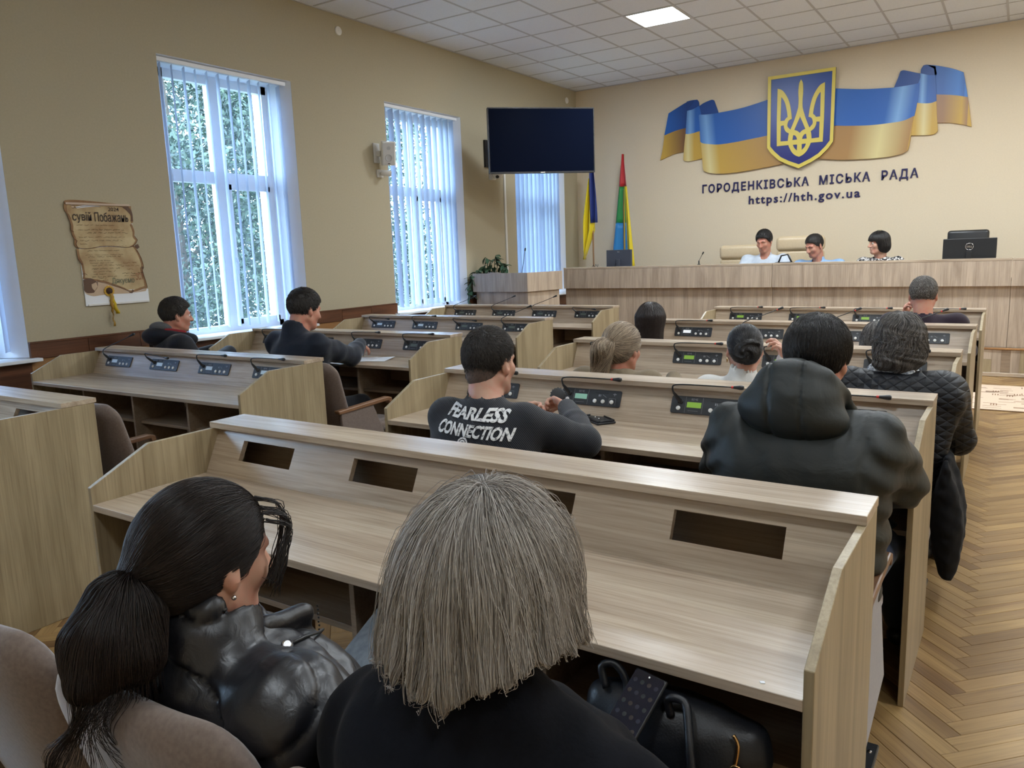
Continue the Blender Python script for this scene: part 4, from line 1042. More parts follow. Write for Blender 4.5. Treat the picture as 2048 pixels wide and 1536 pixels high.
    pts = []
    for i in range(len(P) - 1):
        p0, p1, p2, p3 = P[max(i - 1, 0)], P[i], P[i + 1], P[min(i + 2, len(P) - 1)]
        for q in range(5):
            t_ = q / 5
            pts.append(0.5 * (2 * p1 + (p2 - p0) * t_ + (2 * p0 - 5 * p1 + 4 * p2 - p3) * t_ ** 2 + (3 * p1 - p0 - 3 * p2 + p3) * t_ ** 3))
    pts.append(P[-1])
    MB().tube(pts, [0.0042 - 0.0014 * i / len(pts) for i in range(len(pts))], 6).build('stem', M_BLACK, U, smooth=True)
    d = (pts[-1] - pts[-3]).normalized(); e_ = pts[-1]
    MB().lathe([(0.0052, 0), (0.0056, 0.003), (0.0056, 0.007), (0.0052, 0.01)], 10, e_, d).build('ring', M_RED if variant['red'] else M_BLACK, U, smooth='auto')
    MB().lathe([(0.0060, 0.009), (0.0072, 0.02), (0.0098, 0.036), (0.0100, 0.044), (0.0075, 0.050), (0.001, 0.0515)], 12, e_, d).build('mic_head', M_BLACK, U, smooth='auto')
    return U
uprotos = {}
ORD = ['fourth', 'third', 'second', 'first']
ROWN = {'R': {1: 'lettered sweater desk', 2: 'quilted jacket desk', 3: 'long dark hair desk', 4: 'front aisle side desk'},
        'L': {1: 'window wall desk beside the empty chair', 2: 'navy jacket desk', 3: 'empty desk second from the lectern', 4: 'front window block desk'}}
UV_ = {('R', 1): [('green', 'flat'), ('green', 'flat'), ('teal', 'flat'), ('green', 'flat')], ('R', 2): [('green', 'flat'), ('green', 'flat'), ('green', 'flat'), ('grey', 'droop')],
       ('R', 3): [('white', 'up'), ('green', 'up'), ('green', 'up'), ('white', 'flat')], ('R', 4): [('green', 'flat'), ('green', 'flat'), ('green', 'flat'), ('green', 'flat')],
       ('L', 1): [('pale', 'flat'), ('pale', 'flat'), ('pale', 'droop'), ('pale', 'up')], ('L', 2): [('grey', 'flat'), ('grey', 'flat'), ('pale', 'droop'), ('grey', 'flat')],
       ('L', 3): [('grey', 'up'), ('grey', 'droop'), ('pale', 'flat'), ('pale', 'droop')], ('L', 4): [('grey', 'droop'), ('grey', 'up'), ('grey', 'up'), ('grey', 'up')]}
for (b, k), lst in UV_.items():
    xr, ang, L = BLOCK[b]
    for i, (scr, nk) in enumerate(lst):
        key = (scr, nk, b == 'R')
        if key not in uprotos:
            o = uprotos[key] = unit_proto({'screen': scr, 'neck': nk, 'red': b == 'R'})
        else:
            o = copy_tree(uprotos[key])
        x = SLOTS[i] * (1 if b == 'R' else 0.978)
        t_ = 0.100
        ln = math.hypot(PAN_Y - CRE_Y, PAN_Z - WS_Z)
        p = block_pt(b, x, ROW_Y[b][k] + CRE_Y + (PAN_Y - CRE_Y) * t_ / ln - 0.0006, WS_Z + (PAN_Z - WS_Z) * t_ / ln)
        o.location = p
        o.rotation_euler = (-ang_p, 0, ang)
        colr = {'green': 'green lit', 'teal': 'teal lit', 'white': 'white lit', 'grey': 'dark screened', 'pale': 'pale screened'}[scr]
        o['label'] = '%s conference unit, %s from right, %s' % (colr, ORD[3 - i], ROWN[b][k])
        o['group'] = 'conference units in the desks'

# ------------------------------------------------------------------ folding hall chairs
def make_chair():
    C = thing('hall_chair', '', 'chair')
    bm = bmesh.new()
    # padded backrest: rounded outline, curved and leaning, 7 cm thick
    W2, Hh = 0.264, 0.505
    def outline(u):   # half width at height u 0..1
        return W2 * (1 - 0.02 * (1 - u)) if u < 0.80 else W2 * (1 - 0.30 * ((u - 0.80) / 0.20) ** 3)
    NU, NV = 14, 12
    rows = []
    for side in (0, 1):
        g = []
        for i in range(NU + 1):
            u = i / NU
            hw = outline(u)
            r_ = []
            for j in range(NV + 1):
                v = -1 + 2 * j / NV
                x = hw * v
                edge = max(abs(v) ** 5, max(0, (u - 0.86) / 0.14) ** 2.2, max(0, (0.08 - u) / 0.08) ** 2)
                th = 0.042 * math.sqrt(max(0, 1 - min(edge, 1) * 0.93))
                lean = -0.17 * u + 0.03 * u * u
                bow = 0.022 * (1 - v * v)
                y = -0.142 + lean - bow + (th if side == 0 else -th)
                z = 0.395 + Hh * u
                r_.append(bm.verts.new((x, y, z)))
            g.append(r_)
        rows.append(g)
    for side, g in enumerate(rows):
        for i in range(NU):
            for j in range(NV):
                q = (g[i][j], g[i][j + 1], g[i + 1][j + 1], g[i + 1][j])
                bm.faces.new(q[::-1] if side == 0 else q)
    a, b = rows
    ring = [(0, j) for j in range(NV + 1)] + [(i, NV) for i in range(1, NU + 1)] + [(NU, j) for j in range(NV - 1, -1, -1)] + [(i, 0) for i in range(NU - 1, 0, -1)]
    for (i, j), (i2, j2) in zip(ring, ring[1:] + ring[:1]):
        bm.faces.new((a[i][j], a[i2][j2], b[i2][j2], b[i][j]))
    bmesh.ops.recalc_face_normals(bm, faces=bm.faces)
    me = bpy.data.meshes.new('backrest'); bm.to_mesh(me); bm.free(); me.materials.append(M_VELOUR); me.shade_smooth()
    o = bpy.data.objects.new('backrest', me); col.objects.link(o); o.parent = C
    sm = o.modifiers.new('soft', 'SUBSURF'); sm.levels = 1; sm.render_levels = 1
    s_ = MB().box(-0.24, 0.24, -0.14, 0.30, 0.375, 0.455).build('seat', M_VELOUR, C, smooth=True, bevel=0.03, seg=3)
    for sx in (-1, 1):
        x0, x1 = (0.240, 0.262) if sx > 0 else (-0.262, -0.240)
        MB().prism([(-0.24, 0.10), (0.20, 0.20), (0.02, 0.595), (-0.27, 0.595)], x0, x1, 'x').build('side_panel', M_VELOUR, C, bevel=0.004)
        arm = [(-0.30, 0.597), (0.17, 0.612), (0.205, 0.60), (0.21, 0.575), (0.185, 0.562), (0.175, 0.585), (-0.29, 0.572)]
        a0, a1 = (0.226, 0.270) if sx > 0 else (-0.270, -0.226)
        MB().prism(arm, a0, a1, 'x').build('armrest', W_ARM, C, bevel=0.006, seg=2)
        lg = MB().box(x0 - 0.004, x1 + 0.004, -0.235, -0.195, 0.03, 0.40)
        lg.box(x0 - 0.008, x1 + 0.008, -0.28, 0.10, 0.002, 0.022).prism([(-0.27, 0.022), (-0.16, 0.022), (-0.195, 0.12), (-0.235, 0.12)], x0 - 0.006, x1 + 0.006, 'x')
        lg.build('leg', M_BLKMETAL, C, bevel=0.003)
        MB().lathe([(0.007, 0), (0.006, 0.003), (0.001, 0.004)], 8, ((x0 + x1) / 2, 0.05, 0.022)).build('bolt', M_CHROME, C)
    MB().tube([(-0.25, -0.2, 0.36), (0.25, -0.2, 0.36)], 0.014, 8).build('cross_bar', M_BLKMETAL, C)
    return C
CHAIR_OFF = -0.385
chair0 = make_chair()
def seat_x(b, i): return SLOTS[i] * (1 if b == 'R' else 0.978)
CH = [('R', 0, 0, 'brown hall chair under the silver bobbed woman at the frame bottom'), ('R', 0, 1, 'brown hall chair behind the woman with the ponytail'), ('R', 0, 2, 'empty brown hall chair at the bottom left frame corner'),
      ('R', 1, 0, 'brown hall chair under the man in the dark hooded jacket'), ('R', 1, 2, 'brown hall chair under the man in the lettered sweater'),
      ('R', 2, 0, 'brown hall chair draped with the quilted jacket at the aisle'), ('R', 2, 1, 'brown hall chair under the woman in the white turtleneck'), ('R', 2, 2, 'brown hall chair under the blonde woman in khaki'),
      ('R', 3, 0, 'brown hall chair under the mostly hidden grey brown haired woman'), ('R', 3, 3, 'brown hall chair under the woman with long dark hair'), ('R', 4, 0, 'brown hall chair under the grey haired man in maroon'),
      ('L', 1, 0, 'empty brown hall chair showing beside the desk at the left frame edge'), ('L', 2, 0, 'brown hall chair with wooden armrest between the two desk blocks'),
      ('L', 2, 1, 'brown hall chair under the man in the navy jacket'), ('L', 2, 3, 'brown hall chair under the man in the black hooded jacket'),
      ('L', 3, 0, 'brown hall chair glimpsed past the end of the empty window block desk')]
for n_, (b, k, i, lb) in enumerate(CH):
    o = chair0 if n_ == 0 else copy_tree(chair0)
    o.location = block_pt(b, seat_x(b, i), ROW_Y[b][k] + CHAIR_OFF)
    o.rotation_euler = (0, 0, BLOCK[b][1])
    o['label'] = lb; o['group'] = 'hall chairs'

# ------------------------------------------------------------------ presidium furniture
def exec_chair(label, name, x, y, top, w, m, roll=True):
    C = thing(name, label, 'chair', (x, y, 0.30))
    h = top - 0.30
    b = MB().box(-w / 2, w / 2, -0.06, 0.06, 0.52, h - (0.20 if roll else 0.0))
    b.build('backrest', m, C, smooth=True, bevel=0.035, seg=3)
    if roll: MB().box(-w / 2 - 0.01, w / 2 + 0.01, -0.085, 0.07, h - 0.205, h).build('headrest', m, C, smooth=True, bevel=0.06, seg=4)
    MB().box(-w / 2, w / 2, -0.52, 0.02, 0.40, 0.50).build('seat', m, C, smooth=True, bevel=0.03, seg=3)
    for s_ in (-1, 1): MB().box(s_ * (w / 2 + 0.02) - 0.03, s_ * (w / 2 + 0.02) + 0.03, -0.40, 0.0, 0.60, 0.64).box(s_ * (w / 2 + 0.02) - 0.015, s_ * (w / 2 + 0.02) + 0.015, -0.2, -0.12, 0.42, 0.60).build('armrest', M_BLACK if m == M_BLKLEA else m, C, bevel=0.01, seg=2)
    MB().tube([(0, -0.25, 0.10), (0, -0.25, 0.40)], 0.03, 10).build('gas_stem', M_BLKMETAL, C)
    for k in range(5):
        a = k * 2 * PI / 5
        lg = MB().tube([(0, -0.25, 0.10), (0.28 * math.cos(a), -0.25 + 0.28 * math.sin(a), 0.06)], [0.02, 0.014], 6).build('leg', M_BLKMETAL, C)
        MB().ball((0.28 * math.cos(a), -0.25 + 0.28 * math.sin(a), 0.03), 0.029, 8, 6).build('caster', M_BLACK, lg, smooth=True)
    return C
M_BLKLEA = plain('black_leather', (0.016, 0.016, 0.017), 0.35)
exec_chair('tan leather high-back chair left of the man in the white shirt', 'executive_chair', 2.93, -0.50, 1.545, 0.64, M_LEATHER)
exec_chair('taller tan leather high-back chair behind the man in the blue shirt', 'executive_chair', 3.72, -0.50, 1.640, 0.62, M_LEATHER)
exec_chair('black office chair behind the black monitor', 'office_chair', 5.72, -0.70, 1.625, 0.44, M_BLKLEA, roll=False)
exec_chair('tan leather chair hidden under the woman with black bobbed hair', 'executive_chair', 4.75, -0.55, 1.30, 0.56, M_LEATHER, roll=False)
def monitor(label, x, y, w, h, z0, m, rz, logo=None):
    M = thing('monitor', label, 'monitor', (x, y, 1.065), rz)
    z0 -= 1.065
    MB().box(-w / 2, w / 2, -0.015, 0.02, z0, z0 + h).build('back_shell', m, M, bevel=0.006, seg=2)
    MB().box(-w / 2 + 0.012, w / 2 - 0.012, 0.0202, 0.022, z0 + 0.012, z0 + h - 0.012).build('screen', M_BLACK, M)
    MB().box(-0.03, 0.03, -0.045, -0.015, 0.02, z0 + h * 0.55).build('stand', m, M, bevel=0.004)
    MB().box(-0.12, 0.12, -0.11, 0.09, 0.0, 0.02).build('foot', m, M, bevel=0.006)
    if logo:
        MB().tube([(0.039 * math.cos(a), -0.0162, z0 + h * 0.72 + 0.039 * math.sin(a)) for a in np.linspace(0, 2 * PI, 29)], 0.003, 6).build('logo_ring', M_CHROME, M, smooth=True)
        text_mesh(logo, 0.026, 'logo_letters', M_CHROME, M, Matrix.Translation((0, -0.0165, z0 + h * 0.72 - 0.010)) @ WALLM, 0.0006, 0.0006, 'CENTER')
    else:
        MB().box(-0.02, 0.02, -0.0165, -0.0152, z0 + h - 0.035, z0 + h - 0.025).build('badge', M_CHROME, M)
    for zz_ in (0.35, 0.5, 0.65): MB().ball((0, -0.0152, z0 + h * zz_), 0.004, 6, 4).build('screw', M_BLACK, M)
    return M
monitor('black widescreen monitor back with round logo at the desk end', 5.77, -1.31, 0.535, 0.33, 1.195, M_BLACK, 0.0, 'DELL')
monitor('dark grey monitor back standing before the striped flag', 1.365, -1.31, 0.42, 0.30, 1.235, plain('slate_plastic', (0.055, 0.062, 0.085), 0.4), math.radians(-6))
B_ = thing('black_handbag', 'black bag on the presidium desk beside the man in the blue shirt', 'bag', (3.72, -1.28, 1.065))
MB().box(-0.16, 0.12, -0.06, 0.06, 0.0, 0.24).build('body', M_BLKLEA, B_, smooth=True, bevel=0.04, seg=3)
MB().tube([(-0.10, 0, 0.22), (-0.06, 0, 0.32), (0.02, 0, 0.335), (0.08, 0, 0.22)], 0.011, 8).build('handle', M_BLKLEA, B_, smooth=True)
tag(MB().tube([(1.02 + 0.006 * k, -1.50 + 0.01 * math.sin(k), 1.303 + 0.035 * math.sin(k * 0.45) ** 2) for k in range(18)], 0.0035, 5).build('loose_cable', M_BLACK, smooth=True), 'thin black cable looped on the presidium desk end by the flagpole', 'cable')

# ------------------------------------------------------------------ trailing plant on the lectern corner
PT = thing('trailing_potted_plant', 'trailing green leafy plant in a pale pot on the lectern', 'plant', (0.30, -2.98, 1.073))
MB().lathe([(0.07, 0), (0.10, 0.20), (0.105, 0.22), (0.095, 0.22), (0.088, 0.19), (0.01, 0.185)], 20).build('pot', plain('pale_pot', (0.62, 0.64, 0.66), 0.35), PT, smooth='auto')
MB().lathe([(0.092, 0.18), (0.09, 0.195), (0.01, 0.20)], 16).build('soil', plain('soil', (0.04, 0.028, 0.02), 0.95), PT)
M_PL = mottled('plant_leaf', (0.025, 0.065, 0.035), (0.055, 0.11, 0.06), 30, 0.35, 0.0, 2, 0.5)
rp = random.Random(4)
def leaf_mesh(L, W):
    m = MB()
    prof = [(0, 0.02), (0.2, 0.62), (0.45, 1.0), (0.7, 0.75), (0.88, 0.35), (1.0, 0.02)]
    vs = []
    for u, w in prof:
        zc = -0.35 * L * u * u
        vs += [(-w * W / 2, u * L, zc + 0.006), (0, u * L, zc), (w * W / 2, u * L, zc + 0.006)]
    fs = []
    for i in range(len(prof) - 1): fs += [(3 * i, 3 * i + 1, 3 * i + 4, 3 * i + 3), (3 * i + 1, 3 * i + 2, 3 * i + 5, 3 * i + 4)]
    return m.add(vs, fs)
lm = [leaf_mesh(0.115, 0.06), leaf_mesh(0.09, 0.045), leaf_mesh(0.14, 0.062)]
lms = []
def put_leaf(p, az, tilt, kind):
    if len(lms) <= kind or lms[kind] is None:
        while len(lms) <= kind: lms.append(None)
        o = lm[kind].build('leaf', M_PL, PT, smooth=True); lms[kind] = o
    else:
        o = lms[kind].copy(); col.objects.link(o)
    o.location = p; o.rotation_euler = (tilt, rp.uniform(-0.4, 0.4), az)
stems = MB()
vines = [[(-0.05, 0, 0.2), (-0.14, -0.08, 0.30), (-0.24, -0.17, 0.20), (-0.27, -0.22, 0.0), (-0.28, -0.24, -0.22), (-0.26, -0.26, -0.42)], [(0, -0.05, 0.2), (-0.05, -0.12, 0.32), (-0.16, -0.2, 0.22), (-0.22, -0.27, 0.05), (-0.23, -0.27, -0.12)],
         [(0.05, -0.03, 0.2), (0.10, -0.06, 0.36), (0.20, -0.10, 0.33), (0.28, -0.12, 0.24)], [(0, 0, 0.2), (0.03, -0.03, 0.38), (0.06, -0.05, 0.44)], [(-0.03, 0, 0.2), (-0.06, 0, 0.36), (-0.12, -0.03, 0.42)],
         [(-0.05, 0.02, 0.2), (-0.16, 0.0, 0.28), (-0.28, -0.06, 0.12), (-0.32, -0.10, -0.1), (-0.33, -0.1, -0.3)], [(0.04, 0.03, 0.2), (0.14, 0.02, 0.33), (0.24, 0.0, 0.31)]]
for v in vines:
    pts = [Vector(p) for p in v]
    sp_ = []
    for i in range(len(pts) - 1):
        for q in range(4): sp_.append(pts[i].lerp(pts[i + 1], q / 4))
    sp_.append(pts[-1])
    stems.tube(sp_, 0.004, 5)
    for i, p in enumerate(sp_[2:]):
        for _ in range(2 if i % 2 else 1):
            d = rp.uniform(0, 2 * PI)
            put_leaf(p, d, rp.uniform(-1.1, 0.3), rp.choice((0, 0, 1, 2)))
stems.build('stem', plain('plant_stem', (0.07, 0.10, 0.045), 0.6), PT, smooth=True)

# ------------------------------------------------------------------ modelling soft bodies as blended distance fields
F32 = np.float32
def unit(v):
    v = np.asarray(v, float); return v / np.linalg.norm(v)
class Vol:
    """a distance field on a box grid (spacing may differ along an axis), blended from simple solids"""
    def __init__(s, lo, hi, h, fine=None):
        ax = []
        for a in range(3):
            if fine is None: g = np.arange(lo[a], hi[a] + h, h)
            else:
                f0, f1, hf = fine[0][a], fine[1][a], fine[2]
                g = np.concatenate([np.arange(lo[a], f0, h), np.arange(f0, f1, hf), np.arange(f1, hi[a] + h, h)])
            ax.append(g.astype(F32))
        s.ax = ax; s.h = h
        s.d = np.full([len(g) for g in ax], 0.3, F32)
    def win(s, lo, hi, pad):
        sl = []
        for a in range(3):
            i = max(int(np.searchsorted(s.ax[a], lo[a] - pad)) - 1, 0); j = min(int(np.searchsorted(s.ax[a], hi[a] + pad)) + 1, len(s.ax[a]))
            if j - i < 2: return None, None
            sl.append(slice(i, j))
        X = s.ax[0][sl[0]][:, None, None]; Y = s.ax[1][sl[1]][None, :, None]; Z = s.ax[2][sl[2]][None, None, :]
        return tuple(sl), (X, Y, Z)
    def add(s, p, k=0.02):
        sl, P = s.win(p.lo, p.hi, k + 0.02)
        if sl is None: return s
        n = p.f(*P); o = s.d[sl]
        h = np.maximum(k - np.abs(o - n), 0)
        s.d[sl] = np.minimum(o, n) - h * h / (4 * k)
        return s
    def cut(s, p, k=0.01):
        sl, P = s.win(p.lo, p.hi, k + 0.02)
        if sl is None: return s
        n = -p.f(*P); o = s.d[sl]
        h = np.maximum(k - np.abs(o - n), 0)
        s.d[sl] = np.maximum(o, n) + h * h / (4 * k)
        return s
    def grid(s): return s.ax[0][:, None, None], s.ax[1][None, :, None], s.ax[2][None, None, :]
    def keep(s, f):
        s.d = np.maximum(s.d, f(*s.grid())).astype(F32); return s
    def warp(s, f):
        s.d = (s.d + f(*s.grid())).astype(F32); return s
    def sample(s, P):
        """value and gradient at points (uniform grids)"""
        h = s.ax[0][1] - s.ax[0][0]; o = np.array([a[0] for a in s.ax])
        q = (P - o) / h
        n = np.array(s.d.shape)
        q = np.clip(q, 0, n - 1.001); i = q.astype(int); f = q - i
        def D(a, b, c): return s.d[i[:, 0] + a, i[:, 1] + b, i[:, 2] + c]
        fx, fy, fz = f.T
        c000, c100, c010, c110, c001, c101, c011, c111 = D(0, 0, 0), D(1, 0, 0), D(0, 1, 0), D(1, 1, 0), D(0, 0, 1), D(1, 0, 1), D(0, 1, 1), D(1, 1, 1)
        L = lambda a, b, t: a + (b - a) * t
        x00, x10, x01, x11 = L(c000, c100, fx), L(c010, c110, fx), L(c001, c101, fx), L(c011, c111, fx)
        v = L(L(x00, x10, fy), L(x01, x11, fy), fz)
        gx = L(L(c100 - c000, c110 - c010, fy), L(c101 - c001, c111 - c011, fy), fz)
        gy = L(x10 - x00, x11 - x01, fz); gz = L(x01, x11, fy) - L(x00, x10, fy)
        g = np.stack([gx, gy, gz], 1); g /= np.linalg.norm(g, axis=1)[:, None] + 1e-9
        return v, g
    def nets(s):
        d = s.d; S = d < 0
        c = np.zeros(np.array(d.shape) - 1, np.int8)
        for a in (0, 1):
            for b in (0, 1):
                for e in (0, 1):
                    c += S[a:a + c.shape[0], b:b + c.shape[1], e:e + c.shape[2]]
        act = (c > 0) & (c < 8)
        ids = np.argwhere(act); n = len(ids)
        idx = np.full(c.shape, -1, np.int64); idx[act] = np.arange(n)
        cor = np.array([(a, b, e) for a in (0, 1) for b in (0, 1) for e in (0, 1)])
        V = np.stack([d[ids[:, 0] + q[0], ids[:, 1] + q[1], ids[:, 2] + q[2]] for q in cor], 1)
        acc = np.zeros((n, 3)); cnt = np.zeros(n)
        for a in range(8):
            for b in range(a + 1, 8):
                if np.abs(cor[a] - cor[b]).sum() != 1: continue
                da, db = V[:, a], V[:, b]
                m = (da < 0) != (db < 0)
                t = np.where(m, da / np.where(m, da - db, 1), 0)
                acc += m[:, None] * (cor[a] + t[:, None] * (cor[b] - cor[a])); cnt += m
        fr = acc / cnt[:, None]
        P = np.empty((n, 3))
        for a in range(3):
            g = s.ax[a]; P[:, a] = g[ids[:, a]] + fr[:, a] * (g[ids[:, a] + 1] - g[ids[:, a]])
        quads = []
        for ax in range(3):
            u, w = (ax + 1) % 3, (ax + 2) % 3
            sl0 = [slice(None)] * 3; sl1 = [slice(None)] * 3
            sl0[ax] = slice(0, -1); sl1[ax] = slice(1, None)
            for q in (u, w): sl0[q] = slice(1, -1); sl1[q] = slice(1, -1)
            A, B = S[tuple(sl0)], S[tuple(sl1)]
            e = np.argwhere(A != B)
            if not len(e): continue
            ins = A[tuple(e.T)]
            e[:, u] += 1; e[:, w] += 1
            def cell(du, dw):
                k = e.copy(); k[:, u] += du; k[:, w] += dw
                return idx[tuple(k.T)]
            q = np.stack([cell(-1, -1), cell(0, -1), cell(0, 0), cell(-1, 0)], 1)
            q[~ins] = q[~ins][:, ::-1]
            quads.append(q)
        return P, np.concatenate(quads)
    def build(s, name, m, parent, relax=1, extra=None):
        P, Q = s.nets()
        if relax:      # light smoothing of the net
            for _ in range(relax):
                acc = np.zeros_like(P); cn = np.zeros(len(P))
                for a in range(4):
                    b = (a + 1) % 4
                    np.add.at(acc, Q[:, a], P[Q[:, b]]); np.add.at(acc, Q[:, b], P[Q[:, a]])
                    np.add.at(cn, Q[:, a], 1); np.add.at(cn, Q[:, b], 1)
                P = P * 0.5 + 0.5 * acc / np.maximum(cn, 1)[:, None]
        if extra:
            for (P2, Q2) in extra:
                Q = np.concatenate([Q, Q2 + len(P)]); P = np.concatenate([P, P2])
        return quad_mesh(name, P, Q, m, parent)
def quad_mesh(name, P, Q, m, parent):
    me = bpy.data.meshes.new(name)
    me.vertices.add(len(P)); me.vertices.foreach_set('co', P.astype(F32).ravel())
    n = len(Q)
    me.loops.add(4 * n); me.loops.foreach_set('vertex_index', Q.astype(np.int32).ravel())
    me.polygons.add(n); me.polygons.foreach_set('loop_start', np.arange(0, 4 * n, 4, dtype=np.int32)); me.polygons.foreach_set('loop_total', np.full(n, 4, np.int32))
    me.update(); me.validate(); me.shade_smooth(); me.materials.append(m)
    o = bpy.data.objects.new(name, me); col.objects.link(o); o.parent = parent
    return o

class Prim: pass
def _prim(lo, hi, f):
    p = Prim(); p.lo = np.asarray(lo); p.hi = np.asarray(hi); p.f = f; return p
def Ell(c, r, R=None):
    c = np.asarray(c, float); r = np.asarray(r, float); m = r.max()
    R = np.eye(3) if R is None else np.asarray(R)
    def f(X, Y, Z):
        x, y, z = X - c[0], Y - c[1], Z - c[2]
        u = R[0, 0] * x + R[1, 0] * y + R[2, 0] * z; v = R[0, 1] * x + R[1, 1] * y + R[2, 1] * z; w = R[0, 2] * x + R[1, 2] * y + R[2, 2] * z
        u, v, w = u / r[0], v / r[1], w / r[2]
        k0 = np.sqrt(u * u + v * v + w * w) + 1e-6
        k1 = np.sqrt((u / r[0]) ** 2 + (v / r[1]) ** 2 + (w / r[2]) ** 2) + 1e-6
        return (k0 * (k0 - 1) / k1).astype(F32)
    return _prim(c - m, c + m, f)
def Cap(a, b, ra, rb=None):
    a = np.asarray(a, float); b = np.asarray(b, float); rb = ra if rb is None else rb
    ab = b - a; L2 = ab @ ab + 1e-9; m = max(ra, rb)
    def f(X, Y, Z):
        x, y, z = X - a[0], Y - a[1], Z - a[2]
        t = np.clip((x * ab[0] + y * ab[1] + z * ab[2]) / L2, 0, 1)
        return (np.sqrt((x - t * ab[0]) ** 2 + (y - t * ab[1]) ** 2 + (z - t * ab[2]) ** 2) - (ra + (rb - ra) * t)).astype(F32)
    return _prim(np.minimum(a, b) - m, np.maximum(a, b) + m, f)
def Chain(pts, rs):
    return [Cap(pts[i], pts[i + 1], rs[i], rs[i + 1]) for i in range(len(pts) - 1)]
def Loft(a, b, side, secs, pw=2.0):
    """stacked elliptic sections (t, half width, half depth, forward offset) along a -> b"""
    a = np.asarray(a, float); b = np.asarray(b, float); ax = unit(b - a); L = np.linalg.norm(b - a)
    s_ = np.asarray(side, float); s_ = unit(s_ - ax * (s_ @ ax)); fw = np.cross(ax, s_)
    T = np.array([q[0] for q in secs]); RX = np.array([q[1] for q in secs]); RY = np.array([q[2] for q in secs]); OY = np.array([q[3] if len(q) > 3 else 0 for q in secs])
    m = max(RX.max(), RY.max()) + abs(OY).max()
    lo = np.minimum(a, b) - m; hi = np.maximum(a, b) + m
    def f(X, Y, Z):
        x, y, z = X - a[0], Y - a[1], Z - a[2]
        t = (x * ax[0] + y * ax[1] + z * ax[2]) / L
        u = x * s_[0] + y * s_[1] + z * s_[2]; v = x * fw[0] + y * fw[1] + z * fw[2]
        tc = np.clip(t, T[0], T[-1])
        rx, ry, oy = np.interp(tc, T, RX), np.interp(tc, T, RY), np.interp(tc, T, OY)
        k = (np.abs(u / rx) ** pw + np.abs((v - oy) / ry) ** pw) ** (1 / pw)
        dr = (k - 1) * np.minimum(rx, ry)
        dz = np.abs(t - tc) * L
        return np.where(dz > 0, np.sqrt(np.maximum(dr, 0) ** 2 + dz ** 2) + np.minimum(dr, 0) * 0, dr).astype(F32)
    return _prim(lo, hi, f)
def rotm(yaw=0, pitch=0, roll=0):
    """yaw about z (left positive), pitch nods down when negative, roll tilts"""
    return np.array(Matrix.Rotation(yaw, 3, 'Z') @ Matrix.Rotation(pitch, 3, 'X') @ Matrix.Rotation(roll, 3, 'Y'))

# ------------------------------------------------------------------ heads, hands, bodies
class Head:
    def __init__(s, c, yaw=0, pitch=0, roll=0, k=1.0):
        s.c = np.asarray(c, float); s.R = rotm(math.radians(yaw), math.radians(pitch), math.radians(roll)); s.k = k
    def p(s, x, y, z): return s.c + s.R @ (np.array([x, y, z]) * s.k)
    def E(s, c, r): return Ell(s.p(*c), np.asarray(r) * s.k, s.R)
    def C(s, a, b, ra, rb=None): return Cap(s.p(*a), s.p(*b), ra * s.k, (ra if rb is None else rb) * s.k)
    def loc(s, X, Y, Z):
        x, y, z = X - s.c[0], Y - s.c[1], Z - s.c[2]
        R = s.R
        return tuple((R[0, i] * x + R[1, i] * y + R[2, i] * z) / s.k for i in range(3))
def add_head(V, H, soft=False, ears=True):
    V.add(H.E((0, -0.015, 0.032), (0.076, 0.096, 0.086)), 0.02)
    V.add(H.E((0, 0.028, -0.030), (0.062, 0.066, 0.082)), 0.03)
    V.add(H.E((0, 0.066, -0.094), (0.024 if soft else 0.030, 0.022, 0.020)), 0.03)
    for s_ in (-1, 1):
        V.add(H.C((s_ * 0.056, -0.012, -0.052), (s_ * 0.022, 0.058, -0.094), 0.020, 0.018), 0.025)
        V.add(H.E((s_ * 0.040, 0.062, -0.022), (0.024, 0.022, 0.024)), 0.02)
        V.add(H.C((s_ * 0.012, 0.088, 0.026), (s_ * 0.044, 0.074, 0.024), 0.010), 0.014)
        V.cut(H.E((s_ * 0.031, 0.099, 0.006), (0.017, 0.016, 0.010)), 0.012)
    V.add(H.C((0, 0.088, 0.016), (0, 0.113, -0.028), 0.009, 0.0125), 0.010)
    for s_ in (-1, 1): V.add(H.E((s_ * 0.0125, 0.101, -0.031), (0.009, 0.010, 0.008)), 0.006)
    V.add(H.E((0, 0.090, -0.055), (0.023, 0.010, 0.0065)), 0.006)
    V.add(H.E((0, 0.088, -0.067), (0.020, 0.010, 0.0075)), 0.006)
    V.cut(H.E((0, 0.101, -0.0608), (0.024, 0.008, 0.0018)), 0.003)
    if ears:
        for s_ in (-1, 1):
            R_ = H.R @ rotm(math.radians(-s_ * 24), math.radians(10))
            V.add(Ell(H.p(s_ * 0.081, -0.012, -0.004), np.array((0.009, 0.019, 0.033)) * H.k, R_), 0.006)
            V.add(Ell(H.p(s_ * 0.077, -0.004, -0.030), np.array((0.008, 0.010, 0.012)) * H.k, R_), 0.008)
            V.cut(Ell(H.p(s_ * 0.090, -0.004, 0.002), np.array((0.006, 0.010, 0.020)) * H.k, R_), 0.006)
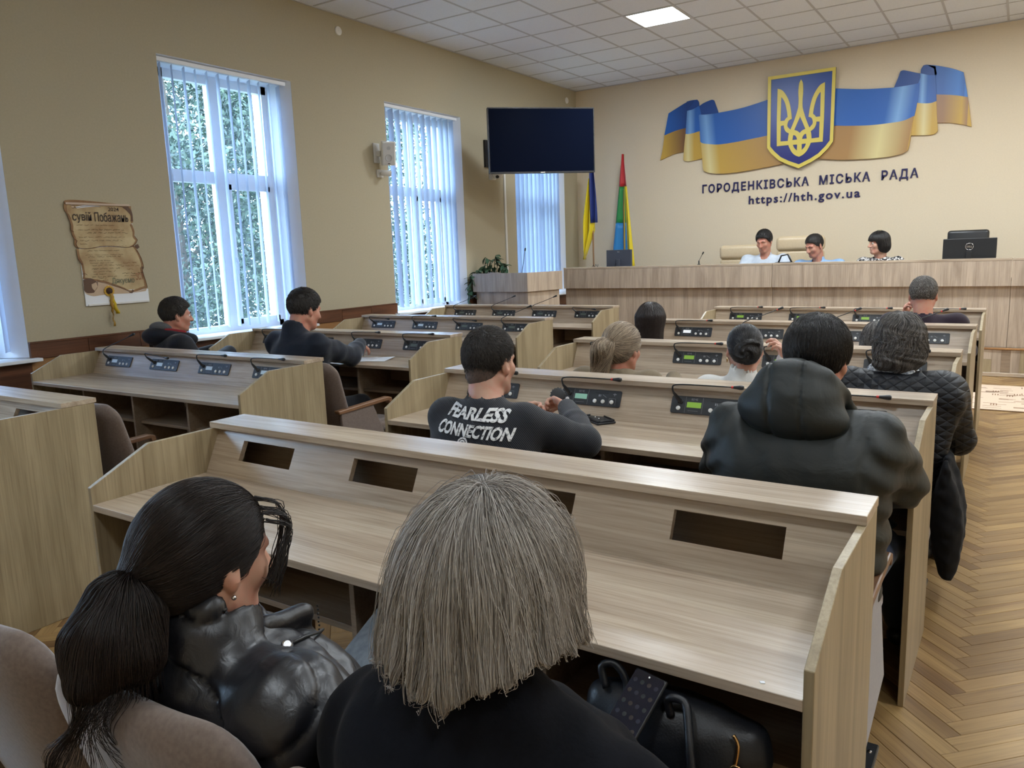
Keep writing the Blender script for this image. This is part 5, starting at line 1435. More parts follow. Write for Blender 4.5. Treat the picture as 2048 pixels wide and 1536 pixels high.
def eyes_brows(H, parent, brow, lids=False, browm=None):
    for s_ in (-1, 1):
        if not lids:
            e = MB().ball((0, 0, 0), 0.0125 * H.k, 12, 8).build('eye', M_EYE, parent, smooth=True)
            e.data.transform(Matrix.Translation(H.p(s_ * 0.031, 0.0775, 0.005)))
            p_ = H.p(s_ * 0.031, 0.0775, 0.005) ; d_ = H.R @ np.array([0, 1, -0.1])
            i = MB().lathe([(0.0058, 0), (0.0056, 0.0012), (0.001, 0.0016)], 12, p_ + d_ * 0.0114 * H.k, d_).build('iris', M_IRIS, parent, smooth='auto')
        b = MB().tube([H.p(s_ * 0.014, 0.095, 0.024), H.p(s_ * 0.030, 0.090, 0.031), H.p(s_ * 0.047, 0.076, 0.026)], [0.0035, 0.004, 0.002], 6).build('eyebrow', brow, parent, smooth=True)
def hand_quads(wrist, direction, palm, spread=0.0, curl=(0.5, 0.5, 0.5, 0.5), thumb_side=1, k=1.0, thumb_curl=0.4, h=0.0034):
    """one hand: palm, four bent fingers of different lengths, a thumb from the side of the palm"""
    w = np.asarray(wrist, float); d = unit(direction); n = np.asarray(palm, float); n = unit(n - d * (n @ d)); s_ = np.cross(d, n) * thumb_side   # s_ points to the thumb
    V = Vol(w - 0.15 * k, w + 0.22 * k, h)
    R = np.stack([s_, d, n], 1)
    V.add(Cap(w - d * 0.03 * k, w + d * 0.01 * k, 0.026 * k, 0.025 * k), 0.015)
    V.add(Ell(w + d * 0.052 * k, np.array((0.041, 0.052, 0.0155)) * k, R), 0.02)
    V.add(Ell(w + d * 0.030 * k + s_ * 0.024 * k + n * 0.006 * k, np.array((0.017, 0.030, 0.015)) * k, R), 0.015)
    ln = [0.068, 0.078, 0.073, 0.058]
    for i in range(4):
        off = (0.030 - 0.0195 * i) * k
        b = w + d * (0.094 - 0.006 * (abs(i - 1))) * k + s_ * off
        a = spread * (1.5 - i)
        dd = unit(d * math.cos(a) + s_ * math.sin(a))
        r = (0.0092 if i < 3 else 0.0078) * k
        p = b - dd * 0.02 * k; ang = 0.0
        pts = [p, b]
        for q, fr in enumerate((0.45, 0.31, 0.24)):
            ang += curl[i] * (0.9 if q == 0 else 1.15)
            pts.append(pts[-1] + (dd * math.cos(ang) + n * math.sin(ang)) * ln[i] * fr * k)
        for c_ in Chain(pts, [r * 1.1, r * 1.08, r, r * 0.93, r * 0.8]): V.add(c_, 0.005)
    b = w + d * 0.022 * k + s_ * 0.030 * k
    t1 = unit(s_ * 0.75 + d * 0.6 + n * 0.25)
    t2 = unit(t1 * math.cos(thumb_curl) + unit(n * 0.6 + d * 0.7 - s_ * 0.45) * math.sin(thumb_curl))
    t3 = unit(t2 * math.cos(thumb_curl) + unit(n * 0.4 + d * 0.5 - s_ * 0.6) * math.sin(thumb_curl))
    pts = [b, b + t1 * 0.036 * k, b + t1 * 0.036 * k + t2 * 0.031 * k, b + t1 * 0.036 * k + t2 * 0.031 * k + t3 * 0.025 * k]
    for c_ in Chain(pts, [0.0135 * k, 0.0112 * k, 0.0102 * k, 0.0085 * k]): V.add(c_, 0.008)
    return V.nets()

def skin(name, c, red=0.25):
    t = NT(name)
    tc = t.n('ShaderNodeTexCoord'); nz = t.n('ShaderNodeTexNoise', i_Scale=28.0, i_Detail=4.0); t.l(tc.outputs['Object'], nz.inputs['Vector'])
    c2 = (min(c[0] * 1.05, 1), c[1] * (1 - red), c[2] * (1 - red))
    t.l(t.ramp(nz.outputs[0], [(0.35, c), (0.75, c2)]), t.b.inputs['Base Color'])
    t.b.inputs['Roughness'].default_value = 0.48
    t.b.inputs['Subsurface Weight'].default_value = 0.12
    t.b.inputs['Subsurface Radius'].default_value = (0.012, 0.005, 0.003)
    t.bump(nz.outputs[0], 0.08, 0.002)
    return t.m
M_SKIN = skin('skin_fair', (0.55, 0.33, 0.235))
M_SKIN2 = skin('skin_ruddy', (0.52, 0.27, 0.185), 0.3)
M_EYE = plain('eye_white', (0.72, 0.70, 0.67), 0.25)
M_IRIS = plain('iris_dark', (0.05, 0.035, 0.025), 0.25)

def fabric(name, c, scale=300, rough=0.85, bump=0.25, sheen=0.2, c2=None, spec=0.3):
    c2 = c2 or tuple(x * 0.75 for x in c)
    return mottled(name, c2, c, scale, rough, bump, 3, spec, dist=0.0015, sheen=sheen)
def hair_mat(name, c0, c1, rough=0.42, spec=0.5):
    t = NT(name)
    hi = t.n('ShaderNodeHairInfo')
    t.l(t.ramp(hi.outputs['Random'], [(0.0, c0), (1.0, c1)]), t.b.inputs['Base Color'])
    t.b.inputs['Roughness'].default_value = rough; t.b.inputs['Specular IOR Level'].default_value = spec
    return t.m
def noise3(P, f, seed):
    r = np.random.RandomState(seed); out = np.zeros_like(P)
    for a in range(3):
        for _ in range(3):
            k = r.normal(size=3) * f; out[:, a] += np.sin(P @ k + r.uniform(0, 6.28))
    return out / 3
def strands(V, obj, n, flow, steps, step, lift, seed, m, parent, r0=0.0006, r1=0.0003, frizz=0.25, ffreq=40, root=None, follow=1.0, name='hair_strands', stick=1.0, lenvar=0.3, stop=None):
    """thin hairs laid along a surface: roots spread over the mesh, each step follows flow(P) along the field"""
    me = obj.data
    rs = np.random.RandomState(seed)
    nv = len(me.vertices); P = np.empty(nv * 3, F32); me.vertices.foreach_get('co', P); P = P.reshape(-1, 3)
    np_ = len(me.polygons); q = np.empty(np_ * 4, np.int32); me.polygons.foreach_get('vertices', q); q = q.reshape(-1, 4)
    a, b, c, d = (P[q[:, i]] for i in range(4))
    area = np.linalg.norm(np.cross(c - a, d - b), axis=1)
    if root is not None:
        area = area * root((a + c) / 2)
    pick = rs.choice(np_, n, p=area / area.sum())
    u, v = rs.uniform(size=(n, 1)), rs.uniform(size=(n, 1))
    p = (a[pick] * (1 - u) + b[pick] * u) * (1 - v) + (d[pick] * (1 - u) + c[pick] * u) * v
    p = p.astype(float)
    tgt = rs.uniform(lift[0], lift[1], n)
    L = step * (1 + rs.uniform(-lenvar, lenvar, (n, 1)))
    jit = rs.normal(size=n)
    pts = [p - 0.0]
    for k in range(steps):
        val, g = V.sample(p)
        f = flow(p, k / steps)
        f = f + noise3(p, ffreq, seed) * frizz + rs.normal(size=(n, 3)) * 0.03
        f = f - g * (f * g).sum(1)[:, None] * follow
        f /= np.linalg.norm(f, axis=1)[:, None] + 1e-6
        p = p + f * (L if stop is None else L * stop(p, jit)[:, None])
        val, g = V.sample(p)
        p = p - g * ((val - tgt) * stick)[:, None]
        pts.append(p)
    A = np.stack(pts, 1)
    m_ = A.shape[1]
    hc = bpy.data.hair_curves.new(name)
    hc.add_curves([m_] * n)
    hc.attributes['position'].data.foreach_set('vector', A.astype(F32).ravel())
    rad = hc.attributes.get('radius') or hc.attributes.new('radius', 'FLOAT', 'POINT')
    rad.data.foreach_set('value', np.tile(np.linspace(r0, r1, m_), n).astype(F32))
    hc.materials.append(m)
    o = bpy.data.objects.new(name, hc); col.objects.link(o); o.parent = parent; o['kind'] = 'stuff'
    return o
DOWN = np.array([0, 0, -1.0])

def torso_prims(b, infl=0.0, w=1.0, dp=1.0):
    """spine loft + shoulders; b holds hip, neck, shoulders, elbows, wrists (left, right)"""
    side = unit(np.asarray(b['shR']) - np.asarray(b['shL']))
    secs = [(-0.10, 0.150, 0.115, 0.0), (0.0, 0.172, 0.130, 0.0), (0.28, 0.160, 0.122, 0.012), (0.52, 0.168, 0.120, 0.010), (0.74, 0.172, 0.112, 0.004), (0.88, 0.130, 0.092, 0.0), (0.97, 0.075, 0.066, 0.0), (1.02, 0.050, 0.050, 0.0)]
    secs = [(t_, x * w + infl, y * dp + infl, o) for t_, x, y, o in secs]
    pr = [(Loft(b['hip'], b['neck'], side, secs, 2.3), 0.03)]
    for s_ in 'LR':
        sh = np.asarray(b['sh' + s_]); nk = np.asarray(b['neck'])
        inner = nk * 0.72 + sh * 0.28 + np.array([0, 0, -0.035])
        pr.append((Cap(inner, sh, 0.048 + infl, 0.058 + infl), 0.06))
    return pr
def arm_prims(b, infl=0.0, cuff=0.0, thick=1.0, bag=0.0, sides='LR'):
    pr = []
    for s_ in sides:
        sh, el, wr = (np.asarray(b[k + s_], float) for k in ('sh', 'el', 'wr'))
        wr2 = wr + unit(el - wr) * cuff
        mid = (sh + el) / 2
        pr += [(Cap(sh, mid, (0.056 * thick + infl), (0.050 * thick + infl + bag)), 0.03), (Cap(mid, el, 0.050 * thick + infl + bag, 0.042 * thick + infl + bag), 0.02),
               (Cap(el, (el + wr2) / 2, 0.043 * thick + infl + bag, 0.038 * thick + infl + bag * 0.7), 0.02), (Cap((el + wr2) / 2, wr2, 0.038 * thick + infl + bag * 0.7, 0.028 * thick + infl), 0.02)]
    return pr
def leg_prims(b, infl=0.0, shoes=False):
    pr = []
    hip = np.asarray(b['hip'], float); side = unit(np.asarray(b['shR']) - np.asarray(b['shL'])); fw = np.array([-side[1], side[0], 0]); fw = unit(fw)
    for s_, key in ((-1, 'L'), (1, 'R')):
        h = hip + side * s_ * 0.095 + np.array([0, 0, 0.0])
        k = b.get('kn' + key); k = h + fw * 0.40 + side * s_ * 0.05 + np.array([0, 0, 0.01]) if k is None else np.asarray(k, float)
        a = b.get('an' + key); a = np.array([k[0], k[1], b.get('floor', 0.0) + 0.085]) + fw * 0.02 if a is None else np.asarray(a, float)
        if shoes:
            pr += [(Cap(a + np.array([0, 0, -0.045]) - fw * 0.04, a + np.array([0, 0, -0.055]) + fw * 0.15, 0.040, 0.030), 0.02)]
        else:
            pr += [(Cap(h, k, 0.088 + infl, 0.062 + infl), 0.04), (Cap(k, a, 0.058 + infl, 0.040 + infl), 0.03)]
            if infl == 0: pr += [(Cap(a + np.array([0, 0, -0.045]) - fw * 0.03, a + np.array([0, 0, -0.055]) + fw * 0.13, 0.034, 0.024), 0.02)]
    return pr
def bounds(prims, pad):
    lo = np.min([p.lo for p, _ in prims], 0) - pad; hi = np.max([p.hi for p, _ in prims], 0) + pad
    return lo, hi
def make_body(T, H, b, m, hh=0.006, soft=False, hands=(), coarse=0.02, neck_r=0.054):
    """one continuous skin surface from head to feet"""
    pr = torso_prims(b, -0.012, b.get('w', 1), b.get('dp', 1)) + arm_prims(b, -0.006) + leg_prims(b, -0.006) + [(p, 0.02) for p in ()]
    nk = np.asarray(b['neck'], float)
    lo, hi = bounds(pr, 0.05)
    hlo, hhi = H.c - 0.135 * H.k, H.c + 0.135 * H.k
    hlo[2] = min(hlo[2], nk[2] - 0.01)
    lo = np.minimum(lo, hlo - 0.02); hi = np.maximum(hi, hhi + 0.02)
    V = Vol(lo, hi, coarse, (hlo, hhi, hh))
    for p, k in pr: V.add(p, k)
    V.add(Cap(nk + np.array([0, 0, -0.03]), H.p(0, -0.030, -0.045), neck_r * 1.08, neck_r), 0.03)
    V.add(Cap(nk + np.array([0, 0.02, 0.0]), H.p(0, 0.012, -0.07), neck_r * 0.85, neck_r * 0.72), 0.03)
    add_head(V, H, soft)
    return V.build('body', m, T, 1, hands)
def cloth(T, name, prims, m, h=0.012, cutn=(), warp=None, relax=1, keep=None, fine=None):
    lo, hi = bounds(prims, 0.05)
    V = Vol(lo, hi, h, fine)
    for p, k in prims: V.add(p, k)
    for p, k in cutn: V.cut(p, k)
    if warp: V.warp(warp)
    if keep: V.keep(keep)
    o = V.build(name, m, T, relax)
    return o, V
def folds(amp, k, seed, n=5):
    """soft creases of cloth"""
    r = np.random.RandomState(seed); ks = r.normal(size=(n, 3)) * k; ph = r.uniform(0, 6.28, n)
    def f(X, Y, Z):
        o = 0
        for q, p_ in zip(ks, ph): o = o + np.abs(np.sin(X * q[0] + Y * q[1] + Z * q[2] + p_))
        return (amp * (o / n - 0.6)).astype(F32)
    return f
def hairline_cut(H, ys, zs, k=0.75):
    def f(X, Y, Z):
        x, y, z = H.loc(X, Y, Z)
        return ((np.interp(y, ys, zs) - z) * k * H.k).astype(F32)
    return f
def hair_vol(H, prims, h, keep=None, warp=None, cuts=()):
    lo, hi = bounds(prims, 0.03)
    V = Vol(lo, hi, h)
    for p, k in prims: V.add(p, k)
    for p, k in cuts: V.cut(p, k)
    if keep: V.keep(keep)
    if warp: V.warp(warp)
    return V
MALE_Y = [-0.12, -0.085, -0.05, -0.02, 0.005, 0.03, 0.055, 0.085, 0.12]
MALE_Z = [-0.055, -0.060, -0.055, -0.030, 0.000, 0.012, 0.058, 0.076, 0.09]
def hem_stop(H, hem, sd=0.008):
    def f(p, j):
        x, y, z = H.loc(p[:, 0], p[:, 1], p[:, 2])
        return np.clip((z - hem(x) + sd * j) / 0.012, 0.02, 1)
    return f
def short_hair(T, H, m, ms, n=3000, thick=0.010, ln=0.02, h=0.006, top=0.012, seed=1, name='hair', ys=MALE_Y, zs=MALE_Z, lift=0.5, r0=0.0007, crown=(0.0, -0.055, 0.11), follow=0.55, stick=0.4):
    pr = [(H.E((0, -0.016, 0.032), (0.0765 + thick, 0.097 + thick, 0.086 + thick)), 0.02), (H.E((0, -0.010, 0.052), (0.070 + thick, 0.090 + thick, 0.070 + top)), 0.02)]
    V = hair_vol(H, pr, h, hairline_cut(H, ys, zs))
    o = V.build(name, m, T, 1)
    cr = H.p(*crown)
    def flow(p, t_):
        d = p - cr; d /= np.linalg.norm(d, axis=1)[:, None] + 1e-6
        _, g = V.sample(p)
        sw = np.cross(g, d) * 0.25
        return d * (1 - lift * 0.3) + g * lift * (0.6 - 0.4 * t_) + sw
    strands(V, o, n, flow, 5, ln / 5, (0, 0.005), seed, ms, o, r0, r0 * 0.4, 0.30, 60, None, follow, stick=stick)
    return o, V
def person(label, loc):
    return thing('person', label, 'person', (0, 0, 0))

# ------------------------------------------------------------------ the people
def smooth3(pts, n=4):
    P = [np.asarray(p, float) for p in pts]; out = []
    for i in range(len(P) - 1):
        p0, p1, p2, p3 = P[max(i - 1, 0)], P[i], P[i + 1], P[min(i + 2, len(P) - 1)]
        for k in range(n):
            t = k / n
            out.append(0.5 * (2 * p1 + (p2 - p0) * t + (2 * p0 - 5 * p1 + 4 * p2 - p3) * t * t + (3 * p1 - p0 - 3 * p2 + p3) * t ** 3))
    return out + [P[-1]]
def joints(hip, neck, el, wr, sw=0.19, drop=0.05, yaw=0.0, floor=0.0, w=1.0, dp=1.0, **kw):
    """el, wr: (left, right); yaw turns the shoulder line"""
    c, s_ = math.cos(math.radians(yaw)), math.sin(math.radians(yaw))
    side = np.array([c, s_, 0.0]); nk = np.asarray(neck, float)
    b = dict(hip=np.asarray(hip, float), neck=nk, shL=nk - side * sw + np.array([0, 0, -drop]), shR=nk + side * sw + np.array([0, 0, -drop]),
             elL=np.asarray(el[0], float), elR=np.asarray(el[1], float), wrL=np.asarray(wr[0], float), wrR=np.asarray(wr[1], float), floor=floor, w=w, dp=dp)
    b.update(kw)
    return b
PEOPLE = []
def start(label, hip, floor=0.0):
    T = thing('person', label, 'person', (hip[0], hip[1], floor), 0)
    PEOPLE.append(T); return T
def finish():
    """parts were modelled in world space: hang them on the person standing at its base"""
    for T in PEOPLE:
        inv_ = Matrix.Translation(-Vector(T.location))
        for ch in T.children: ch.matrix_parent_inverse = inv_
M_JEANS = fabric('blue_jeans', (0.020, 0.035, 0.075), 400, 0.85, 0.3)
M_DARKT = fabric('dark_trousers', (0.012, 0.013, 0.017), 400)
M_SHOE = plain('black_shoe', (0.012, 0.011, 0.011), 0.4)
def lower(T, b, m=None, h=0.018):
    cloth(T, 'trousers', leg_prims(b, 0.012) + [(Ell(b['hip'] + np.array([0, -0.01, 0.0]), (0.19, 0.14, 0.10)), 0.05)], m or M_DARKT, h)
    for q in leg_prims(b, 0, True): cloth(T, 'shoe', [q], M_SHOE, 0.014)
def ring_collar(b, H, r, h0, h1, tilt=0.02, thick=0.02):
    nk = b['neck']
    return [(Cap(nk + np.array([0, -0.012, h0]), nk + np.array([0, tilt, h1]), r + thick, r + thick * 0.6), 0.02)]

# ---- silver bobbed woman, nearest the photographer
hip = (5.74, -10.80, 0.50)
T = start('person with a silver grey bob and black coat seated nearest the frame bottom', hip)
H = Head((5.745, -10.985, 1.122), 0, -6, 0, 1.0)
b = joints(hip, (5.735, -11.015, 0.945), ((5.565, -10.90, 0.66), (5.955, -10.86, 0.66)), ((5.65, -10.66, 0.56), (5.86, -10.62, 0.56)), 0.160, 0.065, dp=0.92, w=0.95)
hl = hand_quads(b['wrL'], (0.5, 0.8, -0.2), (0, 0, -1), 0.05, (0.5,) * 4, 1, 0.92); hr_ = hand_quads(b['wrR'], (-0.5, 0.8, -0.2), (0, 0, -1), 0.05, (0.5,) * 4, -1, 0.92)
make_body(T, H, b, M_SKIN, 0.006, True, (hl, hr_), 0.022)
M_COAT = fabric('black_wool_coat', (0.0050, 0.0056, 0.0085), 160, 0.95, 0.3, 0.03, spec=0.12)
nk = b['neck']
pr = torso_prims(b, 0.035, 1.02, 1.0) + arm_prims(b, 0.024, 0.0, 1.0, 0.006)
# hood lying in folds round the neck
for k in range(9):
    a0 = math.radians(-20 + 220 * k / 8 - 180); a1 = math.radians(-20 + 220 * (k + 1) / 8 - 180)
    if k < 8:
        P0 = nk + np.array([math.cos(a0) * 0.125, math.sin(a0) * 0.085 - 0.01, 0.005 - 0.02 * math.sin(-a0)]); P1 = nk + np.array([math.cos(a1) * 0.125, math.sin(a1) * 0.085 - 0.01, 0.005 - 0.02 * math.sin(-a1)])
        pr.append((Cap(P0, P1, 0.044, 0.044), 0.03))
pr += [(Ell(nk + np.array([0.060, -0.02, 0.05]), (0.07, 0.065, 0.062)), 0.03), (Ell(nk + np.array([0.012, -0.050, 0.055]), (0.112, 0.056, 0.066)), 0.03), (Ell(nk + np.array([0.0, -0.085, -0.05]), (0.15, 0.060, 0.085)), 0.04), (Cap(nk + np.array([0.13, -0.01, 0.01]), nk + np.array([0.235, 0.03, -0.035]), 0.035, 0.035), 0.03), (Cap(nk + np.array([0.06, -0.13, -0.02]), nk + np.array([0.19, -0.03, 0.01]), 0.022, 0.018), 0.012)]
cloth(T, 'coat', pr, M_COAT, 0.010, warp=folds(0.010, 24, 3))
lower(T, b)
for k, q in enumerate(((-0.175, -0.055, -0.055), (-0.20, -0.03, -0.19))):
    o = MB().lathe([(0.011, 0), (0.011, 0.003), (0.008, 0.005), (0.007, 0.003), (0.001, 0.003)], 16, nk + np.array(q) + np.array([-0.012, -0.022, 0]), (-0.45, -0.8, 0.35)).build('snap_button', M_GOLD, T, smooth='auto')
# bob: shell wider at the jaw, hem curving under
bobp = [(H.E((0, -0.008, 0.040), (0.094, 0.112, 0.098)), 0.03), (H.E((0, -0.022, -0.030), (0.116, 0.110, 0.112)), 0.05), (H.E((0.012, -0.028, -0.088), (0.126, 0.108, 0.078)), 0.04)]
hc_ = H
bob_hem = lambda x: -0.074 - 0.008 * np.sin(x * 34 + 0.6) - 0.01 * np.clip(-x - 0.02, 0, 1) + 0.42 * np.clip(x - 0.045, 0, 1)
def bob_keep(X, Y, Z):
    x, y, z = H.loc(X, Y, Z)
    hem = -0.074 - 0.008 * np.sin(x * 34 + 0.6) - 0.01 * np.clip(-x - 0.02, 0, 1) + 0.42 * np.clip(x - 0.045, 0, 1)
    face = np.minimum(np.minimum(y - 0.048, 0.088 - z), 0.066 - np.abs(x))
    return np.maximum((hem - z) * 0.8, face).astype(F32)
def bob_warp(X, Y, Z):
    x, y, z = H.loc(X, Y, Z)
    an = np.arctan2(x, -y)
    g = np.clip((0.09 - z) / 0.12, 0, 1)
    return (0.0035 * g * np.sin(an * 17 + 14 * z + 2 * np.sin(an * 5)) + 0.002 * g * np.sin(an * 39 - 20 * z)).astype(F32)
Vb = hair_vol(H, bobp, 0.006, bob_keep, bob_warp)
M_SILV0 = plain('silver_hair_mass', (0.085, 0.070, 0.056), 0.6)
M_SILV = hair_mat('silver_hair', (0.105, 0.086, 0.070), (0.52, 0.485, 0.45), 0.42)
hb = Vb.build('hair', M_SILV0, T, 1)
cr = H.p(-0.008, -0.02, 0.135)
def fl(p, t_):
    d = p - cr; d[:, 2] -= 0.10 + 0.35 * t_
    d += np.array([-0.015, 0, 0])
    loc = np.stack(H.loc(p[:, 0], p[:, 1], p[:, 2]), 1)
    low = np.clip((-0.015 - loc[:, 2]) / 0.07, 0, 1)[:, None]
    d = d / (np.linalg.norm(d, axis=1)[:, None] + 1e-6)
    sw = np.stack([np.where(loc[:, 0] < 0.03, -1, 0.4), np.where(loc[:, 0] < 0, -0.5, 0.6), np.zeros(len(p))], 1)
    return d + sw * low * 0.32
upper_root = lambda P: np.clip(np.stack(H.loc(P[:, 0], P[:, 1], P[:, 2]), 1)[:, 2] * 10 + 0.9, 0.25, 2.0)
strands(Vb, hb, 21000, fl, 14, 0.0136, (-0.001, 0.0065), 2, M_SILV, hb, 0.00034, 0.0002, 0.14, 26, upper_root, stop=hem_stop(H, lambda x: bob_hem(x) - 0.004))
strands(Vb, hb, 500, fl, 14, 0.017, (0.004, 0.014), 7, M_SILV, hb, 0.0003, 0.0002, 0.35, 18, upper_root, name='loose_hairs', stop=hem_stop(H, lambda x: bob_hem(x) - 0.010))

# ---- woman with the ponytail
hip = (5.19, -10.80, 0.50)
T = start('person with a dark brown ponytail and shiny black quilted jacket', hip)
H = Head((5.168, -10.985, 1.050), -4, -10, 0, 1.0)
b = joints(hip, (5.185, -11.010, 0.885), ((4.93, -10.88, 0.62), (5.44, -10.84, 0.63)), ((5.05, -10.60, 0.52), (5.13, -10.56, 0.545)), 0.180, 0.05)
hr_ = hand_quads(b['wrR'], (-0.75, 0.55, -0.15), (0, 0, -1), 0.05, (0.45,) * 4, -1, 0.9); hl = hand_quads(b['wrL'], (0.7, 0.6, -0.1), (0, 0, -1), 0.05, (0.45,) * 4, 1, 0.9)
make_body(T, H, b, M_SKIN, 0.005, True, (hl, hr_), 0.022)
MB().ball(H.p(0.0835, -0.004, -0.047), 0.0045, 8, 6).build('earring', M_CHROME, T, smooth=True)
M_PUFF = NT('glossy_black_nylon')
M_PUFF.b.inputs['Base Color'].default_value = (0.010, 0.010, 0.013, 1); M_PUFF.b.inputs['Roughness'].default_value = 0.36; M_PUFF.b.inputs['Specular IOR Level'].default_value = 0.6
tc = M_PUFF.n('ShaderNodeTexCoord'); nz = M_PUFF.n('ShaderNodeTexNoise', i_Scale=34.0, i_Detail=4.0, i_Distortion=1.5); M_PUFF.l(tc.outputs['Object'], nz.inputs['Vector']); M_PUFF.bump(nz.outputs[0], 0.22, 0.005)
M_PUFF = M_PUFF.m
nk = b['neck']
pr = torso_prims(b, 0.036, 1.04, 1.0) + arm_prims(b, 0.028, 0.0, 1.0, 0.006)
pr += [(Cap(nk + np.array([0, -0.012, -0.02]), nk + np.array([0.0, 0.0, 0.060]), 0.088, 0.082), 0.04)]
colcut = [(Cap(nk + np.array([0, 0.01, 0.02]), nk + np.array([0.0, 0.045, 0.16]), 0.062, 0.074), 0.008)]
el_, sh_ = b['elR'], b['shR']
axR = unit(sh_ - el_); axL = unit(b['shL'] - b['elL'])
def quilt(X, Y, Z):
    # chevron channels over the back, rings along the sleeves
    x = X - nk[0]
    back = Z + 0.55 * np.abs(x) * 0.9 - 0.30 * (Y - nk[1])
    sR = (X - el_[0]) * (axR[0] + 0.35) + (Y - el_[1]) * axR[1] + (Z - el_[2]) * axR[2]
    sL = (X - b['elL'][0]) * axL[0] + (Y - b['elL'][1]) * axL[1] + (Z - b['elL'][2]) * axL[2]
    q = np.where(x > 0.155, sR, np.where(x < -0.155, sL, back))
    ph = q / 0.060 * PI
    s1 = np.abs(np.sin(ph))
    wr = np.sin(X * 140 + 40 * Z) * np.sin(Z * 120 - 60 * Y) * 0.0012
    return (-0.0165 * (s1 ** 0.33 - 0.65) + wr).astype(F32)
cloth(T, 'quilted_jacket', pr, M_PUFF, 0.006, colcut, quilt, 1)
# front collar wing with zip
cw = [(Cap(nk + np.array([0.065, 0.035, 0.005]), nk + np.array([0.060, 0.150, -0.02]), 0.026, 0.024), 0.02), (Cap(nk + np.array([0.062, 0.06, 0.045]), nk + np.array([0.060, 0.150, 0.03]), 0.018, 0.018), 0.02)]
cloth(T, 'collar', cw, M_PUFF, 0.006, warp=folds(0.005, 60, 4))
z_ = MB()
for k in range(12): z_.ball(nk + np.array([0.075, 0.168 + 0.001 * (k % 2), 0.040 - 0.0075 * k]), 0.0022, 5, 4)
z_.build('zip_teeth', M_BLKMETAL, T)['kind'] = 'stuff'
MB().lathe([(0.009, 0), (0.010, 0.004), (0.008, 0.010), (0.006, 0.008), (0.001, 0.008)], 14, nk + np.array([0.125, 0.055, 0.030]), (0.6, -0.4, 0.7)).build('snap_button', M_CHROME, T, smooth='auto')
MB().tube([nk + np.array(q) for q in ((0.125, 0.06, 0.03), (0.115, 0.10, 0.022), (0.10, 0.145, 0.006), (0.085, 0.168, -0.002), (0.078, 0.160, -0.012), (0.10, 0.11, 0.002), (0.12, 0.07, 0.02))], 0.0028, 6).build('drawstring', M_BLACK, T, smooth=True)
lower(T, b)
M_DBR0 = plain('dark_brown_hair_mass', (0.010, 0.007, 0.006), 0.5)
M_DBR = hair_mat('dark_brown_hair', (0.004, 0.003, 0.003), (0.028, 0.018, 0.015), 0.38, 0.3)
tie = H.p(-0.012, -0.118, -0.018)
cap = [(H.E((0, -0.016, 0.034), (0.089, 0.107, 0.098)), 0.02), (H.E((0, -0.06, 0.0), (0.075, 0.068, 0.08)), 0.03), (Cap(H.p(0, -0.09, -0.005), tie, 0.045, 0.020), 0.03)]
HY, HZ = [-0.13, -0.09, -0.05, -0.02, 0.0, 0.02, 0.045, 0.07, 0.095, 0.12], [-0.07, -0.078, -0.072, -0.058, -0.018, -0.030, 0.005, 0.052, 0.078, 0.09]
Vh = hair_vol(H, cap, 0.005, hairline_cut(H, HY, HZ))
hb = Vh.build('hair', M_DBR0, T, 1)
def fl(p, t_):
    d = tie - p; d /= np.linalg.norm(d, axis=1)[:, None] + 1e-6
    loc = np.stack(H.loc(p[:, 0], p[:, 1], p[:, 2]), 1)
    up = np.clip(1 - t_ * 3, 0, 1) * 0.5
    return d + np.array([0, 0, 1.0]) * up * np.clip(loc[:, 1:2] * 8, 0, 1)
strands(Vh, hb, 9000, fl, 12, 0.014, (-0.001, 0.004), 3, M_DBR, hb, 0.0004, 0.0003, 0.10, 30)
e1, e2, e3 = tie + np.array([0.004, -0.030, -0.022]), tie + np.array([0.018, -0.072, -0.072]), tie + np.array([0.040, -0.110, -0.108])
tailp = [(Cap(tie, e1, 0.018, 0.034), 0.03), (Cap(e1, e2, 0.036, 0.046), 0.03), (Cap(e2, e3, 0.044, 0.022), 0.03), (Cap(e1 + np.array([0.03, 0.01, -0.02]), e2 + np.array([0.04, 0.03, -0.02]), 0.034, 0.034), 0.04)]
Vt = hair_vol(H, tailp, 0.007)
tb = Vt.build('ponytail', M_DBR0, T, 1)
def flt(p, t_):
    d = np.tile(unit(np.array([0.0, -0.25 + 0.5 * t_, -1.0])), (len(p), 1))
    out = p - tie; out[:, 2] = 0
    near_ = np.exp(-np.linalg.norm(p - tie, axis=1) / 0.06)[:, None]
    return d * (1 - 0.6 * near_) + out / (np.linalg.norm(out, axis=1)[:, None] + 1e-6) * 0.8 * near_
troot = lambda P: np.clip((P[:, 2] - (tie[2] - 0.16)) * 10, 0.15, 1.5)
strands(Vt, tb, 8000, flt, 14, 0.0135, (-0.002, 0.008), 4, M_DBR, tb, 0.00042, 0.00022, 0.22, 24, troot, stick=0.7)
strands(Vt, tb, 350, lambda p, t_: flt(p, t_) + np.array([-0.5, -0.3, 0.35]) * t_, 14, 0.016, (0.0, 0.03), 14, M_DBR, tb, 0.0004, 0.0002, 0.6, 30, lambda P: np.clip((tie[2] - 0.10 - P[:, 2]) * 10, 0, 1) + 1e-4, name='stray_ends', follow=0.3, stick=0.1)
MB().tube([tie + np.array([0.021 * math.cos(a), 0.004 + 0.006 * math.sin(a) - 0.008, 0.021 * math.sin(a)]) for a in np.linspace(0, 2 * PI, 14)], 0.0075, 7).build('hair_tie', plain('brown_hair_tie', (0.035, 0.020, 0.014), 0.7), T, smooth=True)
